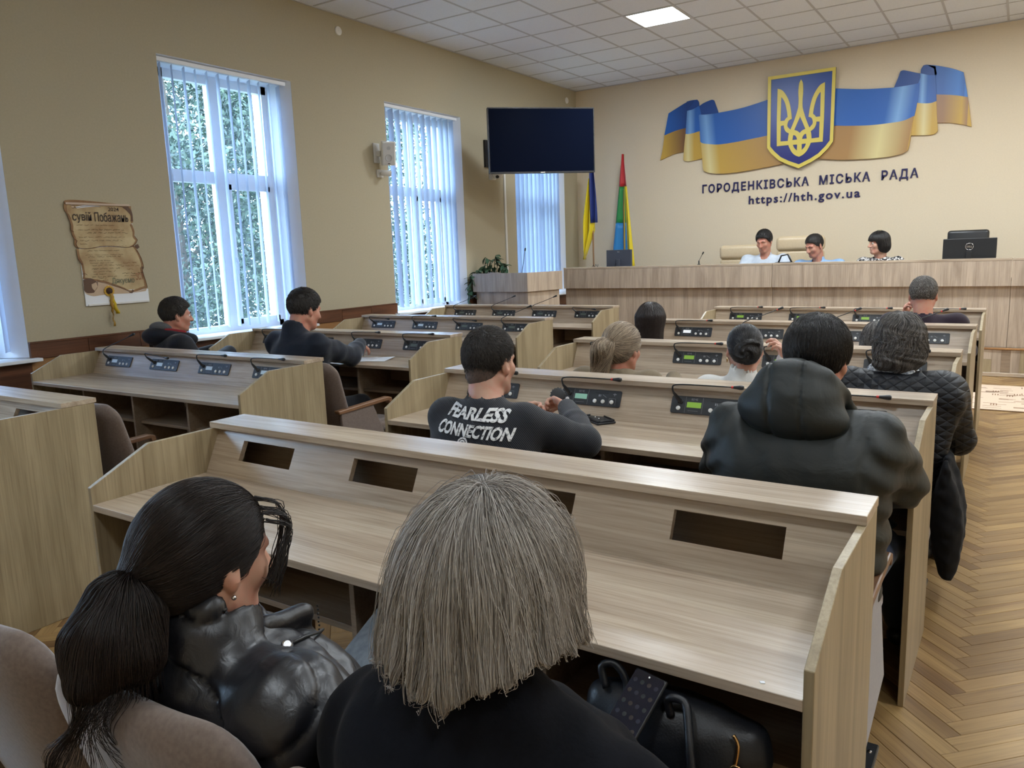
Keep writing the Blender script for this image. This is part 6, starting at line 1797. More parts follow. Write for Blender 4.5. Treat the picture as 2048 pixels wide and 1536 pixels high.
# loose fringe locks falling past the cheek
for k, (sx, sz, o0) in enumerate(((0.045, 0.085, 0), (0.054, 0.078, 2), (0.030, 0.098, 1), (0.061, 0.066, 4))):
    lock = MB()
    for q in range(14):
        r_ = random.Random(k * 31 + q); j = lambda a: r_.uniform(-a, a)
        reach = 0.150 - 0.012 * o0
        pts = [H.p(sx + j(.006), 0.062 + j(.006), sz + j(.004)), H.p(sx + 0.014 + j(.006), 0.100 + j(.008), sz - 0.012 + j(.006)), H.p(sx + 0.018 + j(.005), 0.112 - 0.007 * o0 + j(.005), sz - 0.050 + j(.006)), H.p(sx + 0.020 + j(.005), 0.104 - 0.008 * o0 + j(.006), sz - 0.095 + j(.008)), H.p(sx + 0.016 + j(.01), 0.096 - 0.008 * o0 + j(.012), sz - reach + j(.012))]
        sp_ = smooth3(pts, 4)
        lock.tube(sp_, [0.0007] * (len(sp_) - 2) + [0.0005, 0.0003], 4)
    lock.build('fringe_lock', M_DBR0, T, smooth=True)['kind'] = 'stuff'

# ---- man in the lettered sweater
hip = (4.66, -9.43, 0.50)
T = start('person with short dark hair in a black sweater reading FEARLESS CONNECTION', hip)
H = Head((4.580, -9.300, 1.118), -4, -4, 0, 1.06)
elR = np.array([4.925, -9.185, 0.815])
b = joints(hip, (4.605, -9.385, 0.968), ((4.445, -9.24, 0.70), elR), ((4.44, -8.90, 0.835), (4.655, -8.835, 0.862)), 0.168, 0.055, yaw=4, w=1.02, dp=1.08)
hl = hand_quads(b['wrL'], (0.62, 0.70, 0.15), (0.55, -0.55, -0.3), 0.02, (0.75, 0.8, 0.85, 0.9), 1, 1.0, 0.3, 0.003)
hr_ = hand_quads(b['wrR'], (-0.80, 0.45, 0.10), (-0.35, -0.65, -0.55), 0.02, (0.85, 0.9, 0.95, 1.0), -1, 1.05, 0.45, 0.003)
make_body(T, H, b, M_SKIN, 0.005, False, (hl, hr_), 0.022, 0.062)
t = NT('black_ribbed_knit')
tc = t.n('ShaderNodeTexCoord'); wv = t.n('ShaderNodeTexWave', wave_type='BANDS', bands_direction='DIAGONAL', i_Scale=62.0, i_Distortion=0.6); t.l(tc.outputs['Object'], wv.inputs['Vector'])
t.l(t.ramp(wv.outputs[0], [(0.2, (0.006, 0.007, 0.012)), (0.8, (0.016, 0.018, 0.026))]), t.b.inputs['Base Color']); t.b.inputs['Roughness'].default_value = 0.9; t.b.inputs['Sheen Weight'].default_value = 0.15
t.bump(wv.outputs[0], 0.6, 0.002)
M_KNIT = t.m
nk = b['neck']
pr = torso_prims(b, 0.018, 1.02, 1.10) + arm_prims(b, 0.014, 0.0, 1.0, 0.004)
pr += [(Cap(nk + np.array([0, -0.006, -0.01]), nk + np.array([-0.004, 0.012, 0.026]), 0.078, 0.070), 0.02), (Cap(nk + np.array([-0.10, -0.05, -0.16]), nk + np.array([0.12, -0.05, -0.16]), 0.10, 0.10), 0.06)]
sw_o, Vs = cloth(T, 'sweater', pr, M_KNIT, 0.010, [(Cap(nk + np.array([0, 0.0, 0.02]), nk + np.array([0, 0.03, 0.10]), 0.060, 0.064), 0.006)], folds(0.003, 18, 8))
for s_ in 'LR':
    w0 = b['wr' + s_]; d = unit(b['el' + s_] - w0)
    cloth(T, 'cuff', [(Cap(w0 + d * 0.035, w0 - d * 0.006, 0.040, 0.036), 0.01)], M_KNIT, 0.007)
lower(T, b)
# sweater print, laid onto the cloth of the back
M_PRINT = NT('white_print'); M_PRINT.b.inputs['Roughness'].default_value = 0.8
tc = M_PRINT.n('ShaderNodeTexCoord'); nz = M_PRINT.n('ShaderNodeTexNoise', i_Scale=90.0, i_Detail=5.0); M_PRINT.l(tc.outputs['Object'], nz.inputs['Vector'])
M_PRINT.l(M_PRINT.ramp(nz.outputs[0], [(0.32, (0.10, 0.10, 0.11)), (0.48, (0.72, 0.72, 0.72))]), M_PRINT.b.inputs['Base Color']); M_PRINT = M_PRINT.m
def back_print(body, size, x0, z0, width, ang, shear=0.0, bold=0.004):
    o = text_mesh(body, size, 'back_print', M_PRINT, None, None, 0.0, bold, width=width, shear=shear)
    bm = bmesh.new(); bm.from_mesh(o.data)
    bmesh.ops.triangulate(bm, faces=bm.faces)
    for _ in range(3):
        lg = [e for e in bm.edges if e.calc_length() > 0.010]
        if not lg: break
        bmesh.ops.subdivide_edges(bm, edges=lg, cuts=1); bmesh.ops.triangulate(bm, faces=bm.faces)
    bm.to_mesh(o.data); bm.free()
    n = len(o.data.vertices); P = np.empty(n * 3, F32); o.data.vertices.foreach_get('co', P); P = P.reshape(-1, 3).astype(float)
    c_, s_ = math.cos(ang), math.sin(ang)
    W_ = np.stack([x0 + P[:, 0] * c_ - P[:, 1] * s_, np.full(n, nk[1] - 0.32), z0 + P[:, 0] * s_ + P[:, 1] * c_], 1)
    dirv = np.array([0.0, 1.0, 0.0])
    for _ in range(60):
        v, g = Vs.sample(W_); W_ += dirv * np.clip(v, -0.01, 0.03)[:, None] * 0.8
    v, g = Vs.sample(W_); W_ += g * 0.004
    o.data.vertices.foreach_set('co', W_.astype(F32).ravel()); o.data.update()
    o.parent = T
    sm = o.modifiers.new('thick', 'SOLIDIFY'); sm.thickness = 0.0008
    o.modifiers.new('n', 'WEIGHTED_NORMAL')
    return o
back_print('FEARLESS', 0.056, 4.497, 0.942, 0.262, math.radians(-2), 0.10, 0.0022)
back_print('CONNECTION', 0.056, 4.478, 0.887, 0.318, math.radians(-2), 0.10, 0.0022)
back_print('©', 0.056, 4.590, 0.838, 0.047, 0, 0.05, 0.0012)
M_DK0 = plain('dark_hair_mass', (0.016, 0.013, 0.012), 0.6); M_DK = hair_mat('dark_short_hair', (0.010, 0.008, 0.0075), (0.045, 0.036, 0.030), 0.45)
short_hair(T, H, M_DK0, M_DK, 9000, 0.007, 0.014, 0.0045, 0.014, 5, zs=[-0.030, -0.036, -0.026, 0.004, 0.032, 0.036, 0.060, 0.078, 0.09], lift=0.30)
# clipped fade under the crown
Vf = hair_vol(H, [(H.E((0, -0.015, 0.030), (0.0775, 0.0975, 0.0875)), 0.02), (H.E((0, -0.055, -0.035), (0.055, 0.050, 0.06)), 0.03)], 0.006, hairline_cut(H, [-0.12, -0.08, -0.045, -0.02, 0.005, 0.03, 0.06], [-0.080, -0.082, -0.070, -0.040, -0.010, 0.005, 0.05]))
fo = Vf.build('hair_fade', plain('fade_skin', (0.115, 0.078, 0.062), 0.7), T, 1)
strands(Vf, fo, 4500, lambda p, t_: DOWN * 0.8 + Vf.sample(p)[1] * 0.35, 2, 0.003, (0, 0.001), 6, M_DK, fo, 0.0006, 0.0003, 0.3, 60, lambda P: np.clip((np.stack(H.loc(P[:, 0], P[:, 1], P[:, 2]), 1)[:, 2] + 0.085) * 14, 0.05, 1.5), 0.0, stick=0.0)
GA = thing('black_gadget', 'small black device with toothed edge held by the man in the lettered sweater', 'gadget', (4.585, -8.79, 0.905))
gd = MB().lathe([(0.030, -0.008), (0.033, -0.005), (0.033, 0.005), (0.030, 0.008), (0.018, 0.009), (0.001, 0.009)], 20, (0, 0, 0), (0.3, -0.8, 0.35)); gd.build('disc', M_BLACK, GA, smooth='auto')
tt = MB()
R_ = Vector((0, 0, 1)).rotation_difference(Vector((0.3, -0.8, 0.35))).to_matrix()
for k in range(16):
    p_ = R_ @ Vector((0.034 * math.cos(k * PI / 8), 0.034 * math.sin(k * PI / 8), 0)); tt.ball(p_, 0.0032, 5, 4)
tt.build('toothed_edge', M_BLACK, GA, smooth=True)['kind'] = 'stuff'
MB().tube([(0.01, 0, -0.02), (0.03, 0.0, -0.06)], [0.010, 0.008], 8).build('grip', M_BLACK, GA, smooth='auto')

# ---- man in the dark green hooded jacket
hip = (5.76, -9.44, 0.50)
T = start('person with thick black hair in a dark green puffer jacket with hood down', hip)
H = Head((5.762, -9.215, 1.172), -6, -18, 0, 1.04)
b = joints(hip, (5.752, -9.345, 1.005), ((5.475, -9.20, 0.80), (6.000, -9.205, 0.815)), ((5.60, -8.92, 0.835), (5.80, -8.90, 0.83)), 0.190, 0.055, yaw=2, w=1.08, dp=1.05, knR=(5.93, -8.93, 0.52), anR=(5.965, -8.60, 0.09))
hl = hand_quads(b['wrL'], (0.7, 0.7, 0), (0, 0, -1), 0.05, (0.4,) * 4, 1); hr_ = hand_quads(b['wrR'], (-0.7, 0.7, 0), (0, 0, -1), 0.05, (0.4,) * 4, -1)
make_body(T, H, b, M_SKIN2, 0.006, False, (hl, hr_), 0.022, 0.06)
M_GRN = NT('dark_green_shell'); M_GRN.b.inputs['Roughness'].default_value = 0.55
tc = M_GRN.n('ShaderNodeTexCoord'); nz = M_GRN.n('ShaderNodeTexNoise', i_Scale=7.0, i_Detail=6.0, i_Distortion=1.2); M_GRN.l(tc.outputs['Object'], nz.inputs['Vector'])
M_GRN.l(M_GRN.ramp(nz.outputs[0], [(0.3, (0.0085, 0.0115, 0.0108)), (0.7, (0.0125, 0.016, 0.0150))]), M_GRN.b.inputs['Base Color']); M_GRN.bump(nz.outputs[0], 0.5, 0.01); M_GRN = M_GRN.m
nk = b['neck']
pr = torso_prims(b, 0.042, 1.12, 1.0) + arm_prims(b, 0.026, 0.0, 1.12, 0.010)
pr += [(Cap(nk + np.array([-0.13, -0.055, -0.15]), nk + np.array([0.13, -0.055, -0.15]), 0.115, 0.115), 0.08), (Cap(nk + np.array([-0.12, -0.05, -0.33]), nk + np.array([0.12, -0.05, -0.33]), 0.12, 0.12), 0.08)]
def slv(X, Y, Z):
    # elbow creases and back pull lines
    o = folds(0.010, 20, 12)(X, Y, Z)
    x = X - nk[0]
    arm = np.clip((np.abs(x) - 0.18) / 0.05, 0, 1)
    o = o + arm * 0.006 * np.sin((Z + 0.8 * np.abs(x)) * 75)
    low = np.clip((nk[2] - 0.26 - Z) / 0.06, 0, 1) * (1 - arm)
    o = o + low * 0.004 * np.sin(Z * 95 + 22 * np.abs(x + 0.02))
    seam = np.exp(-((np.abs(x + 0.004) - 0.195) / 0.004) ** 2) * 0.006
    return (o + seam).astype(F32)
cloth(T, 'jacket', pr, M_GRN, 0.009, warp=slv)
hc0 = nk + np.array([-0.012, -0.050, 0.075])
hp_ = [(x_, 0.012) for x_ in Chain([nk + np.array(q) for q in ((-0.135, 0.07, 0.02), (-0.118, -0.02, 0.110), (-0.060, -0.078, 0.168), (0.015, -0.092, 0.176), (0.075, -0.062, 0.150), (0.118, 0.0, 0.085), (0.128, 0.07, 0.01))], [0.016] * 7)] + [(Ell(hc0 + np.array([0, 0, 0.004]), (0.132, 0.112, 0.118), rotm(0, math.radians(-22), math.radians(6))), 0.03), (Ell(hc0 + np.array([0.0, -0.035, -0.040]), (0.160, 0.085, 0.078), rotm(0, math.radians(-10), math.radians(8))), 0.04), (Cap(nk + np.array([-0.105, 0.05, -0.005]), nk + np.array([-0.05, 0.12, -0.03]), 0.05, 0.035), 0.03), (Cap(nk + np.array([0.105, 0.05, -0.005]), nk + np.array([0.05, 0.12, -0.03]), 0.05, 0.035), 0.03)]
hcut = [(H.E((0, 0.0, 0.02), (0.098, 0.125, 0.125)), 0.01), (Cap(nk + np.array([0, 0.02, 0.06]), H.p(0, 0.05, 0.12), 0.085, 0.115), 0.015)]
def hood_seams(X, Y, Z):
    x = X - hc0[0]
    s_ = np.exp(-((x + 0.052 + 0.10 * (Z - hc0[2])) / 0.0042) ** 2) + np.exp(-((x - 0.038 + 0.10 * (Z - hc0[2])) / 0.0042) ** 2)
    return (0.0085 * s_ + folds(0.007, 22, 5)(X, Y, Z)).astype(F32)
cloth(T, 'hood', hp_, M_GRN, 0.007, hcut, hood_seams)
lower(T, b, M_JEANS)
M_BK0 = plain('black_hair_mass', (0.009, 0.0085, 0.009), 0.5); M_BK = hair_mat('black_hair', (0.006, 0.0055, 0.006), (0.026, 0.022, 0.021), 0.38)
short_hair(T, H, M_BK0, M_BK, 9000, 0.014, 0.028, 0.005, 0.014, 9, zs=[-0.075, -0.080, -0.072, -0.045, 0.0, 0.010, 0.050, 0.070, 0.085], lift=0.05, crown=(0.01, -0.03, 0.12), follow=0.9, stick=0.75)

# ---- woman in the quilted jacket
hip = (5.82, -8.05, 0.48)
T = start('person with wavy grey brown bob and black diamond quilted jacket at the aisle', hip)
H = Head((5.850, -7.950, 1.080), 8, -6, 0, 1.02)
b = joints(hip, (5.845, -8.010, 0.925), ((5.58, -7.90, 0.68), (6.09, -7.92, 0.67)), ((5.70, -7.62, 0.80), (5.95, -7.60, 0.80)), 0.185, 0.045)
make_body(T, H, b, M_SKIN, 0.008, True, (), 0.024)
def diamond(name, c, sc_):
    t = NT(name); tc = t.n('ShaderNodeTexCoord'); sp = t.n('ShaderNodeSeparateXYZ'); t.l(tc.outputs['Object'], sp.inputs[0])
    outs = []
    for sg in (1, -1):
        m1 = t.n('ShaderNodeMath', operation='MULTIPLY_ADD'); m1.inputs[1].default_value = sg * 1.5; t.l(sp.outputs['Z'], m1.inputs[0]); t.l(sp.outputs['X'], m1.inputs[2])
        m2 = t.n('ShaderNodeMath', operation='MULTIPLY'); m2.inputs[1].default_value = sc_; t.l(m1.outputs[0], m2.inputs[0])
        m3 = t.n('ShaderNodeMath', operation='PINGPONG'); m3.inputs[1].default_value = 0.5; t.l(m2.outputs[0], m3.inputs[0]); outs.append(m3.outputs[0])
    mn = t.n('ShaderNodeMath', operation='MINIMUM'); t.l(outs[0], mn.inputs[0]); t.l(outs[1], mn.inputs[1])
    sq = t.n('ShaderNodeMath', operation='POWER'); sq.inputs[1].default_value = 0.5; t.l(mn.outputs[0], sq.inputs[0])
    t.b.inputs['Base Color'].default_value = (*c, 1); t.b.inputs['Roughness'].default_value = 0.5
    t.b.inputs['Specular IOR Level'].default_value = 0.3; t.bump(sq.outputs[0], 0.8, 0.009); return t.m
M_QUI = diamond('black_diamond_quilt', (0.0085, 0.009, 0.012), 17.0)
nk = b['neck']
pr = torso_prims(b, 0.040, 1.10, 1.05) + arm_prims(b, 0.030, 0.0)
pr += [(Cap(nk + np.array([-0.10, -0.03, -0.02]), nk + np.array([0.10, -0.03, -0.02]), 0.055, 0.055), 0.04), (Cap(nk + np.array([0.10, -0.04, -0.03]), nk + np.array([0.225, -0.07, -0.055]), 0.050, 0.042), 0.04), (Cap(nk + np.array([0.215, -0.06, -0.06]), nk + np.array([0.185, -0.10, -0.30]), 0.045, 0.035), 0.03), (Cap(nk + np.array([0.14, -0.06, -0.05]), nk + np.array([0.235, -0.06, -0.085]), 0.035, 0.032), 0.03)]
cloth(T, 'quilted_jacket', pr, M_QUI, 0.011, warp=folds(0.012, 20, 15))
M_SCARF = mottled('patterned_scarf', (0.05, 0.07, 0.10), (0.62, 0.64, 0.66), 75, 0.8, 0.0, 2, 0.2)
cloth(T, 'scarf', [(Cap(nk + np.array([-0.075, 0.0, 0.035]), nk + np.array([0.05, -0.03, 0.03]), 0.040, 0.036), 0.02), (Cap(nk + np.array([-0.075, 0.0, 0.035]), nk + np.array([-0.05, 0.09, 0.0]), 0.040, 0.034), 0.02)], M_SCARF, 0.009)
lower(T, b)
M_GB0 = plain('grey_brown_hair_mass', (0.040, 0.035, 0.031), 0.55); M_GB = hair_mat('grey_brown_hair', (0.016, 0.013, 0.011), (0.20, 0.18, 0.165), 0.40)
wp = [(H.E((0, -0.012, 0.036), (0.096, 0.116, 0.104)), 0.03), (H.E((0, -0.035, -0.040), (0.100, 0.100, 0.085)), 0.04), (H.E((-0.02, -0.055, -0.085), (0.075, 0.065, 0.035)), 0.03)]
def wave_warp(H):
    def f(X, Y, Z):
        x, y, z = H.loc(X, Y, Z)
        return (0.0035 * np.sin(x * 55 + 25 * np.sin(z * 16) + z * 30) * np.clip((0.12 - z) / 0.08, 0, 1)).astype(F32)
    return f
Vw = hair_vol(H, wp, 0.006, hairline_cut(H, [-0.14, -0.06, -0.02, 0.02, 0.05, 0.08, 0.12], [-0.125, -0.125, -0.095, -0.05, 0.02, 0.075, 0.09]), wave_warp(H))
hb = Vw.build('hair', M_GB0, T, 1)
cr = H.p(0.02, -0.01, 0.14)
def flw(p, t_):
    d = p - cr; d[:, 2] -= 0.12
    d /= np.linalg.norm(d, axis=1)[:, None] + 1e-6
    l = np.stack(H.loc(p[:, 0], p[:, 1], p[:, 2]), 1)
    return d + np.stack([np.sin(l[:, 2] * 60 + l[:, 0] * 25) * 0.4 - 0.15, np.zeros(len(p)), np.zeros(len(p))], 1)
strands(Vw, hb, 7000, flw, 12, 0.014, (-0.001, 0.007), 11, M_GB, hb, 0.0008, 0.0004, 0.30, 30, stop=hem_stop(H, lambda x: -0.118 - 0.012 * np.sin(x * 45), 0.012))

# ---- woman in the white turtleneck
hip = (5.20, -8.05, 0.47)
T = start('person with a black hair bun and white turtleneck', hip)
H = Head((5.165, -7.955, 1.030), 24, -8, 0, 0.98)
b = joints(hip, (5.175, -8.005, 0.875), ((4.96, -7.86, 0.64), (5.40, -7.78, 0.80)), ((5.06, -7.60, 0.80), (5.305, -7.74, 0.955)), 0.170, 0.05)
hr_ = hand_quads(b['wrR'], (-0.25, -0.25, 0.9), (-0.8, -0.3, 0.1), 0.05, (0.5, 0.6, 0.7, 0.8), -1, 0.92, 0.4, 0.0045)
make_body(T, H, b, M_SKIN, 0.007, True, (hr_,), 0.022)
M_WKNIT = fabric('white_knit', (0.70, 0.69, 0.66), 260, 0.9, 0.3, 0.3, (0.62, 0.61, 0.58))
nk = b['neck']
cloth(T, 'turtleneck', torso_prims(b, 0.018) + arm_prims(b, 0.014) + [(Cap(nk + np.array([0, -0.012, -0.02]), nk + np.array([-0.006, 0.018, 0.062]), 0.075, 0.064), 0.03)], M_WKNIT, 0.011, [(Cap(nk + np.array([0, 0.01, 0.05]), nk + np.array([0, 0.03, 0.12]), 0.052, 0.056), 0.006)])
lower(T, b)
bun = H.p(0.0, -0.128, -0.010)
cp = [(H.E((0, -0.016, 0.034), (0.084, 0.103, 0.093)), 0.02), (H.E((0, -0.05, -0.01), (0.068, 0.065, 0.075)), 0.03)]
Vc = hair_vol(H, cp, 0.007, hairline_cut(H, HY, HZ))
hb = Vc.build('hair', M_BK0, T, 1)
def flb(p, t_):
    d = bun - p; return d / (np.linalg.norm(d, axis=1)[:, None] + 1e-6)
strands(Vc, hb, 3500, flb, 9, 0.014, (0, 0.003), 12, M_BK, hb, 0.0007, 0.0005, 0.08, 30)
def bun_warp(X, Y, Z):
    x, y, z = X - bun[0], Y - bun[1], Z - bun[2]
    return (0.006 * np.sin(np.arctan2(z, x) * 3 + np.sqrt(x * x + z * z) * 140)).astype(F32)
bp = [(Ell(bun, (0.058, 0.040, 0.056), H.R), 0.02)]
Vb2 = hair_vol(H, bp, 0.006, None, bun_warp)
bo = Vb2.build('hair_bun', M_BK0, T, 1)
def flc(p, t_):
    d = np.cross(p - bun, H.R @ np.array([0.15, 1, 0.1])); return d / (np.linalg.norm(d, axis=1)[:, None] + 1e-6)
strands(Vb2, bo, 2500, flc, 8, 0.011, (0, 0.003), 13, M_BK, bo, 0.0007, 0.0004, 0.15, 50)
for k in range(1): MB().lathe([(0.012, -0.0012), (0.013, 0), (0.012, 0.0012), (0.0105, 0.0)], 14, H.p(-0.086, -0.012, -0.050), H.R @ np.array([1, 0.2, 0])).build('earring', M_GOLD, T, smooth=True)

# ---- blonde woman in khaki
hip = (4.62, -8.05, 0.46)
T = start('person with messy blonde ponytail and khaki jacket', hip)
H = Head((4.515, -7.965, 1.010), -10, -8, 0, 1.05)
b = joints(hip, (4.505, -8.025, 0.860), ((4.26, -7.90, 0.64), (4.77, -7.86, 0.66)), ((4.40, -7.62, 0.80), (4.66, -7.60, 0.80)), 0.190, 0.030)
make_body(T, H, b, M_SKIN2, 0.007, True, (), 0.022)
M_KHA = fabric('khaki_cotton', (0.225, 0.175, 0.115), 300, 0.9, 0.3, 0.1)
nk = b['neck']
cloth(T, 'khaki_jacket', torso_prims(b, 0.024, 1.05) + arm_prims(b, 0.018, 0, 1.0, 0.006) + [(Cap(nk + np.array([-0.05, -0.02, 0.0]), nk + np.array([0.06, -0.02, 0.0]), 0.06, 0.055), 0.03)], M_KHA, 0.010, (), folds(0.009, 26, 21))
cloth(T, 'collar', [(Cap(nk + np.array([-0.07, -0.03, 0.035]), nk + np.array([0.05, -0.045, 0.035]), 0.022, 0.022), 0.01), (Cap(nk + np.array([0.05, -0.045, 0.035]), nk + np.array([0.115, 0.03, 0.012]), 0.022, 0.020), 0.01)], M_KHA, 0.008)
lower(T, b)
M_BL0 = plain('blonde_hair_mass', (0.13, 0.088, 0.052), 0.6); M_BL = hair_mat('blonde_hair', (0.075, 0.050, 0.033), (0.56, 0.44, 0.31), 0.40)
tie = H.p(-0.010, -0.112, 0.012)
Vh = hair_vol(H, [(H.E((0, -0.014, 0.036), (0.092, 0.108, 0.100)), 0.02), (H.E((0, -0.055, -0.005), (0.075, 0.066, 0.078)), 0.03), (Cap(H.p(0, -0.09, 0.01), tie, 0.05, 0.026), 0.02)], 0.006, hairline_cut(H, HY, HZ))
hb = Vh.build('hair', plain('blonde_root_mass', (0.075, 0.052, 0.036), 0.6), T, 1)
def flh(p, t_):
    d = tie - p; return d / (np.linalg.norm(d, axis=1)[:, None] + 1e-6)
strands(Vh, hb, 5000, flh, 10, 0.014, (-0.001, 0.005), 22, M_BL, hb, 0.0007, 0.0005, 0.16, 30)
t1, t2 = tie + np.array([-0.005, -0.035, 0.0]), tie + np.array([-0.015, -0.045, -0.115])
Vt2 = hair_vol(H, [(Cap(tie, t1, 0.024, 0.034), 0.03), (Cap(t1, t2, 0.034, 0.018), 0.03)], 0.006)
tb = Vt2.build('ponytail', M_BL0, T, 1)
def flt2(p, t_):
    out = p - (tie + np.array([0, -0.02, 0])); out /= np.linalg.norm(out, axis=1)[:, None] + 1e-6
    return out * (0.8 - 0.7 * t_) + DOWN * (0.5 + 1.2 * t_) + np.array([-0.15, -0.25, 0])
strands(Vt2, tb, 3600, flt2, 11, 0.0135, (0.0, 0.022), 23, M_BL, tb, 0.0009, 0.0005, 0.9, 26, None, 0.35, stick=0.25)

# ---- woman with long straight dark hair
hip = (4.10, -6.65, 0.46)
T = start('person with long straight dark hair and dark green top', hip)
H = Head((4.085, -6.560, 1.015), 0, -4, 0, 1.08)
b = joints(hip, (4.090, -6.610, 0.855), ((3.86, -6.5, 0.62), (4.33, -6.5, 0.62)), ((3.95, -6.2, 0.8), (4.22, -6.2, 0.8)), 0.185, 0.035)
make_body(T, H, b, M_SKIN, 0.010, True, (), 0.024)
M_DGT = fabric('dark_green_top', (0.010, 0.028, 0.024), 200)
cloth(T, 'dark_green_top', torso_prims(b, 0.020) + arm_prims(b, 0.016), M_DGT, 0.014, (), folds(0.006, 22, 31))
lower(T, b)
lp = [(H.E((0, -0.012, 0.036), (0.090, 0.110, 0.100)), 0.03), (Loft(H.p(0, -0.035, -0.28), H.p(0, -0.025, 0.04), (1, 0, 0), [(0, 0.075, 0.045), (0.3, 0.098, 0.065), (0.7, 0.097, 0.085), (1.0, 0.088, 0.10)], 2.2), 0.04)]
Vl = hair_vol(H, lp, 0.008, hairline_cut(H, [-0.16, -0.03, 0.0, 0.03, 0.05, 0.08, 0.12], [-0.4, -0.4, -0.25, -0.1, 0.0, 0.07, 0.09]))
hb = Vl.build('hair', M_DBR0, T, 1)
cr2 = H.p(0, -0.01, 0.14)
def fll(p, t_):
    d = p - cr2; d[:, 2] -= 0.2; return d / (np.linalg.norm(d, axis=1)[:, None] + 1e-6)
strands(Vl, hb, 5000, fll, 14, 0.022, (-0.001, 0.004), 33, hair_mat('dark_straight_hair', (0.010, 0.0075, 0.007), (0.045, 0.032, 0.030), 0.34), hb, 0.001, 0.0007, 0.05, 20)

# ---- grey haired man at the front
hip = (5.72, -5.24, 0.48)
T = start('person with short grey hair and maroon sweater at the front desk', hip)
H = Head((5.675, -5.150, 1.115), 4, -10, 0, 1.10)
b = joints(hip, (5.69, -5.22, 0.945), ((5.45, -5.05, 0.74), (5.98, -5.05, 0.70)), ((5.53, -4.96, 0.93), (5.85, -4.75, 0.80)), 0.215, 0.035, w=1.12, dp=1.1)
hl = hand_quads(b['wrL'], (0.12, -0.15, 0.95), (0.9, -0.1, 0), 0.05, (0.7, 0.75, 0.8, 0.85), 1, 1.05, 0.4, 0.006)
make_body(T, H, b, M_SKIN2, 0.009, False, (hl,), 0.024, 0.064)
M_MAR = fabric('maroon_knit', (0.022, 0.011, 0.020), 240)
nk = b['neck']
cloth(T, 'maroon_sweater', torso_prims(b, 0.024, 1.12, 1.1) + arm_prims(b, 0.018, 0, 1.1) + [(Cap(nk + np.array([0, -0.01, -0.02]), nk + np.array([0, 0.008, 0.036]), 0.085, 0.074), 0.03)], M_MAR, 0.013, [(Cap(nk + np.array([0, 0.0, 0.03]), nk + np.array([0, 0.03, 0.12]), 0.064, 0.07), 0.006)], folds(0.006, 22, 41))
lower(T, b)
M_GR0 = plain('grey_stubble_mass', (0.088, 0.076, 0.066), 0.7); M_GR = hair_mat('grey_short_hair', (0.06, 0.052, 0.046), (0.26, 0.24, 0.22), 0.5)
short_hair(T, H, M_GR0, M_GR, 4500, 0.006, 0.012, 0.008, 0.010, 43, lift=0.4, zs=[-0.048, -0.052, -0.046, -0.028, 0.0, 0.012, 0.05, 0.07, 0.085], r0=0.0012)

# ---- mostly hidden woman beyond the quilted jacket
hip = (5.70, -6.66, 0.44)
T = start('person mostly hidden, brown grey hair and patterned scarf showing left of the quilted jacket woman', hip)
H = Head((5.575, -6.585, 0.915), 6, -10, 0, 1.0)
b = joints(hip, (5.585, -6.64, 0.765), ((5.34, -6.52, 0.60), (5.85, -6.52, 0.60)), ((5.45, -6.25, 0.8), (5.72, -6.25, 0.8)), 0.175, 0.04)
make_body(T, H, b, M_SKIN, 0.010, True, (), 0.024)
cloth(T, 'scarf_top', torso_prims(b, 0.022) + arm_prims(b, 0.018) + [(Cap(b['neck'] + np.array([0, -0.01, -0.01]), b['neck'] + np.array([0, 0.02, 0.045]), 0.085, 0.07), 0.03)], M_SCARF, 0.013)
lower(T, b)
Vw2 = hair_vol(H, [(H.E((0, -0.012, 0.036), (0.094, 0.114, 0.102)), 0.03), (H.E((0, -0.030, -0.035), (0.096, 0.096, 0.085)), 0.04)], 0.008, hairline_cut(H, [-0.14, -0.06, -0.02, 0.02, 0.05, 0.08, 0.12], [-0.105, -0.105, -0.085, -0.045, 0.02, 0.075, 0.09]), wave_warp(H))
hb = Vw2.build('hair', M_GB0, T, 1)
cr3 = H.p(0, -0.01, 0.14)
def flx(p, t_):
    d = p - cr3; d[:, 2] -= 0.12; return d / (np.linalg.norm(d, axis=1)[:, None] + 1e-6)
strands(Vw2, hb, 3000, flx, 10, 0.015, (-0.001, 0.005), 51, M_GB, hb, 0.0011, 0.0006, 0.3, 30, stop=hem_stop(H, lambda x: -0.10 + 0 * x, 0.008))

# ---- man by the window
hip = (0.66, -8.02, 0.48)
T = start('person with short brown hair and black hooded jacket by the window wall', hip)
H = Head((0.600, -7.985, 1.135), -20, -6, 0, 1.10)
b = joints(hip, (0.585, -8.045, 0.955), ((0.33, -7.93, 0.70), (0.86, -8.00, 0.69)), ((0.50, -7.62, 0.80), (0.74, -7.62, 0.80)), 0.215, 0.045, yaw=-14, w=1.12, dp=1.1)
make_body(T, H, b, M_SKIN2, 0.009, False, (), 0.024, 0.062)
M_NVB = fabric('black_navy_shell', (0.0095, 0.0105, 0.016), 60, 0.7, 0.2)
nk = b['neck']
cloth(T, 'hooded_jacket', torso_prims(b, 0.036, 1.15, 1.1) + arm_prims(b, 0.026, 0, 1.1, 0.008), M_NVB, 0.013, (), folds(0.012, 18, 61))
cloth(T, 'hood', [(Ell(nk + np.array([-0.04, -0.085, 0.025]), (0.135, 0.095, 0.075), rotm(0.3, math.radians(-15))), 0.03), (Cap(nk + np.array([-0.09, 0.02, 0.045]), nk + np.array([0.10, 0.07, 0.0]), 0.045, 0.045), 0.03), (Cap(nk + np.array([0.08, -0.04, 0.02]), nk + np.array([0.15, 0.09, -0.01]), 0.05, 0.045), 0.03)], M_NVB, 0.012, [(H.E((0, 0, 0), (0.092, 0.115, 0.125)), 0.01)])
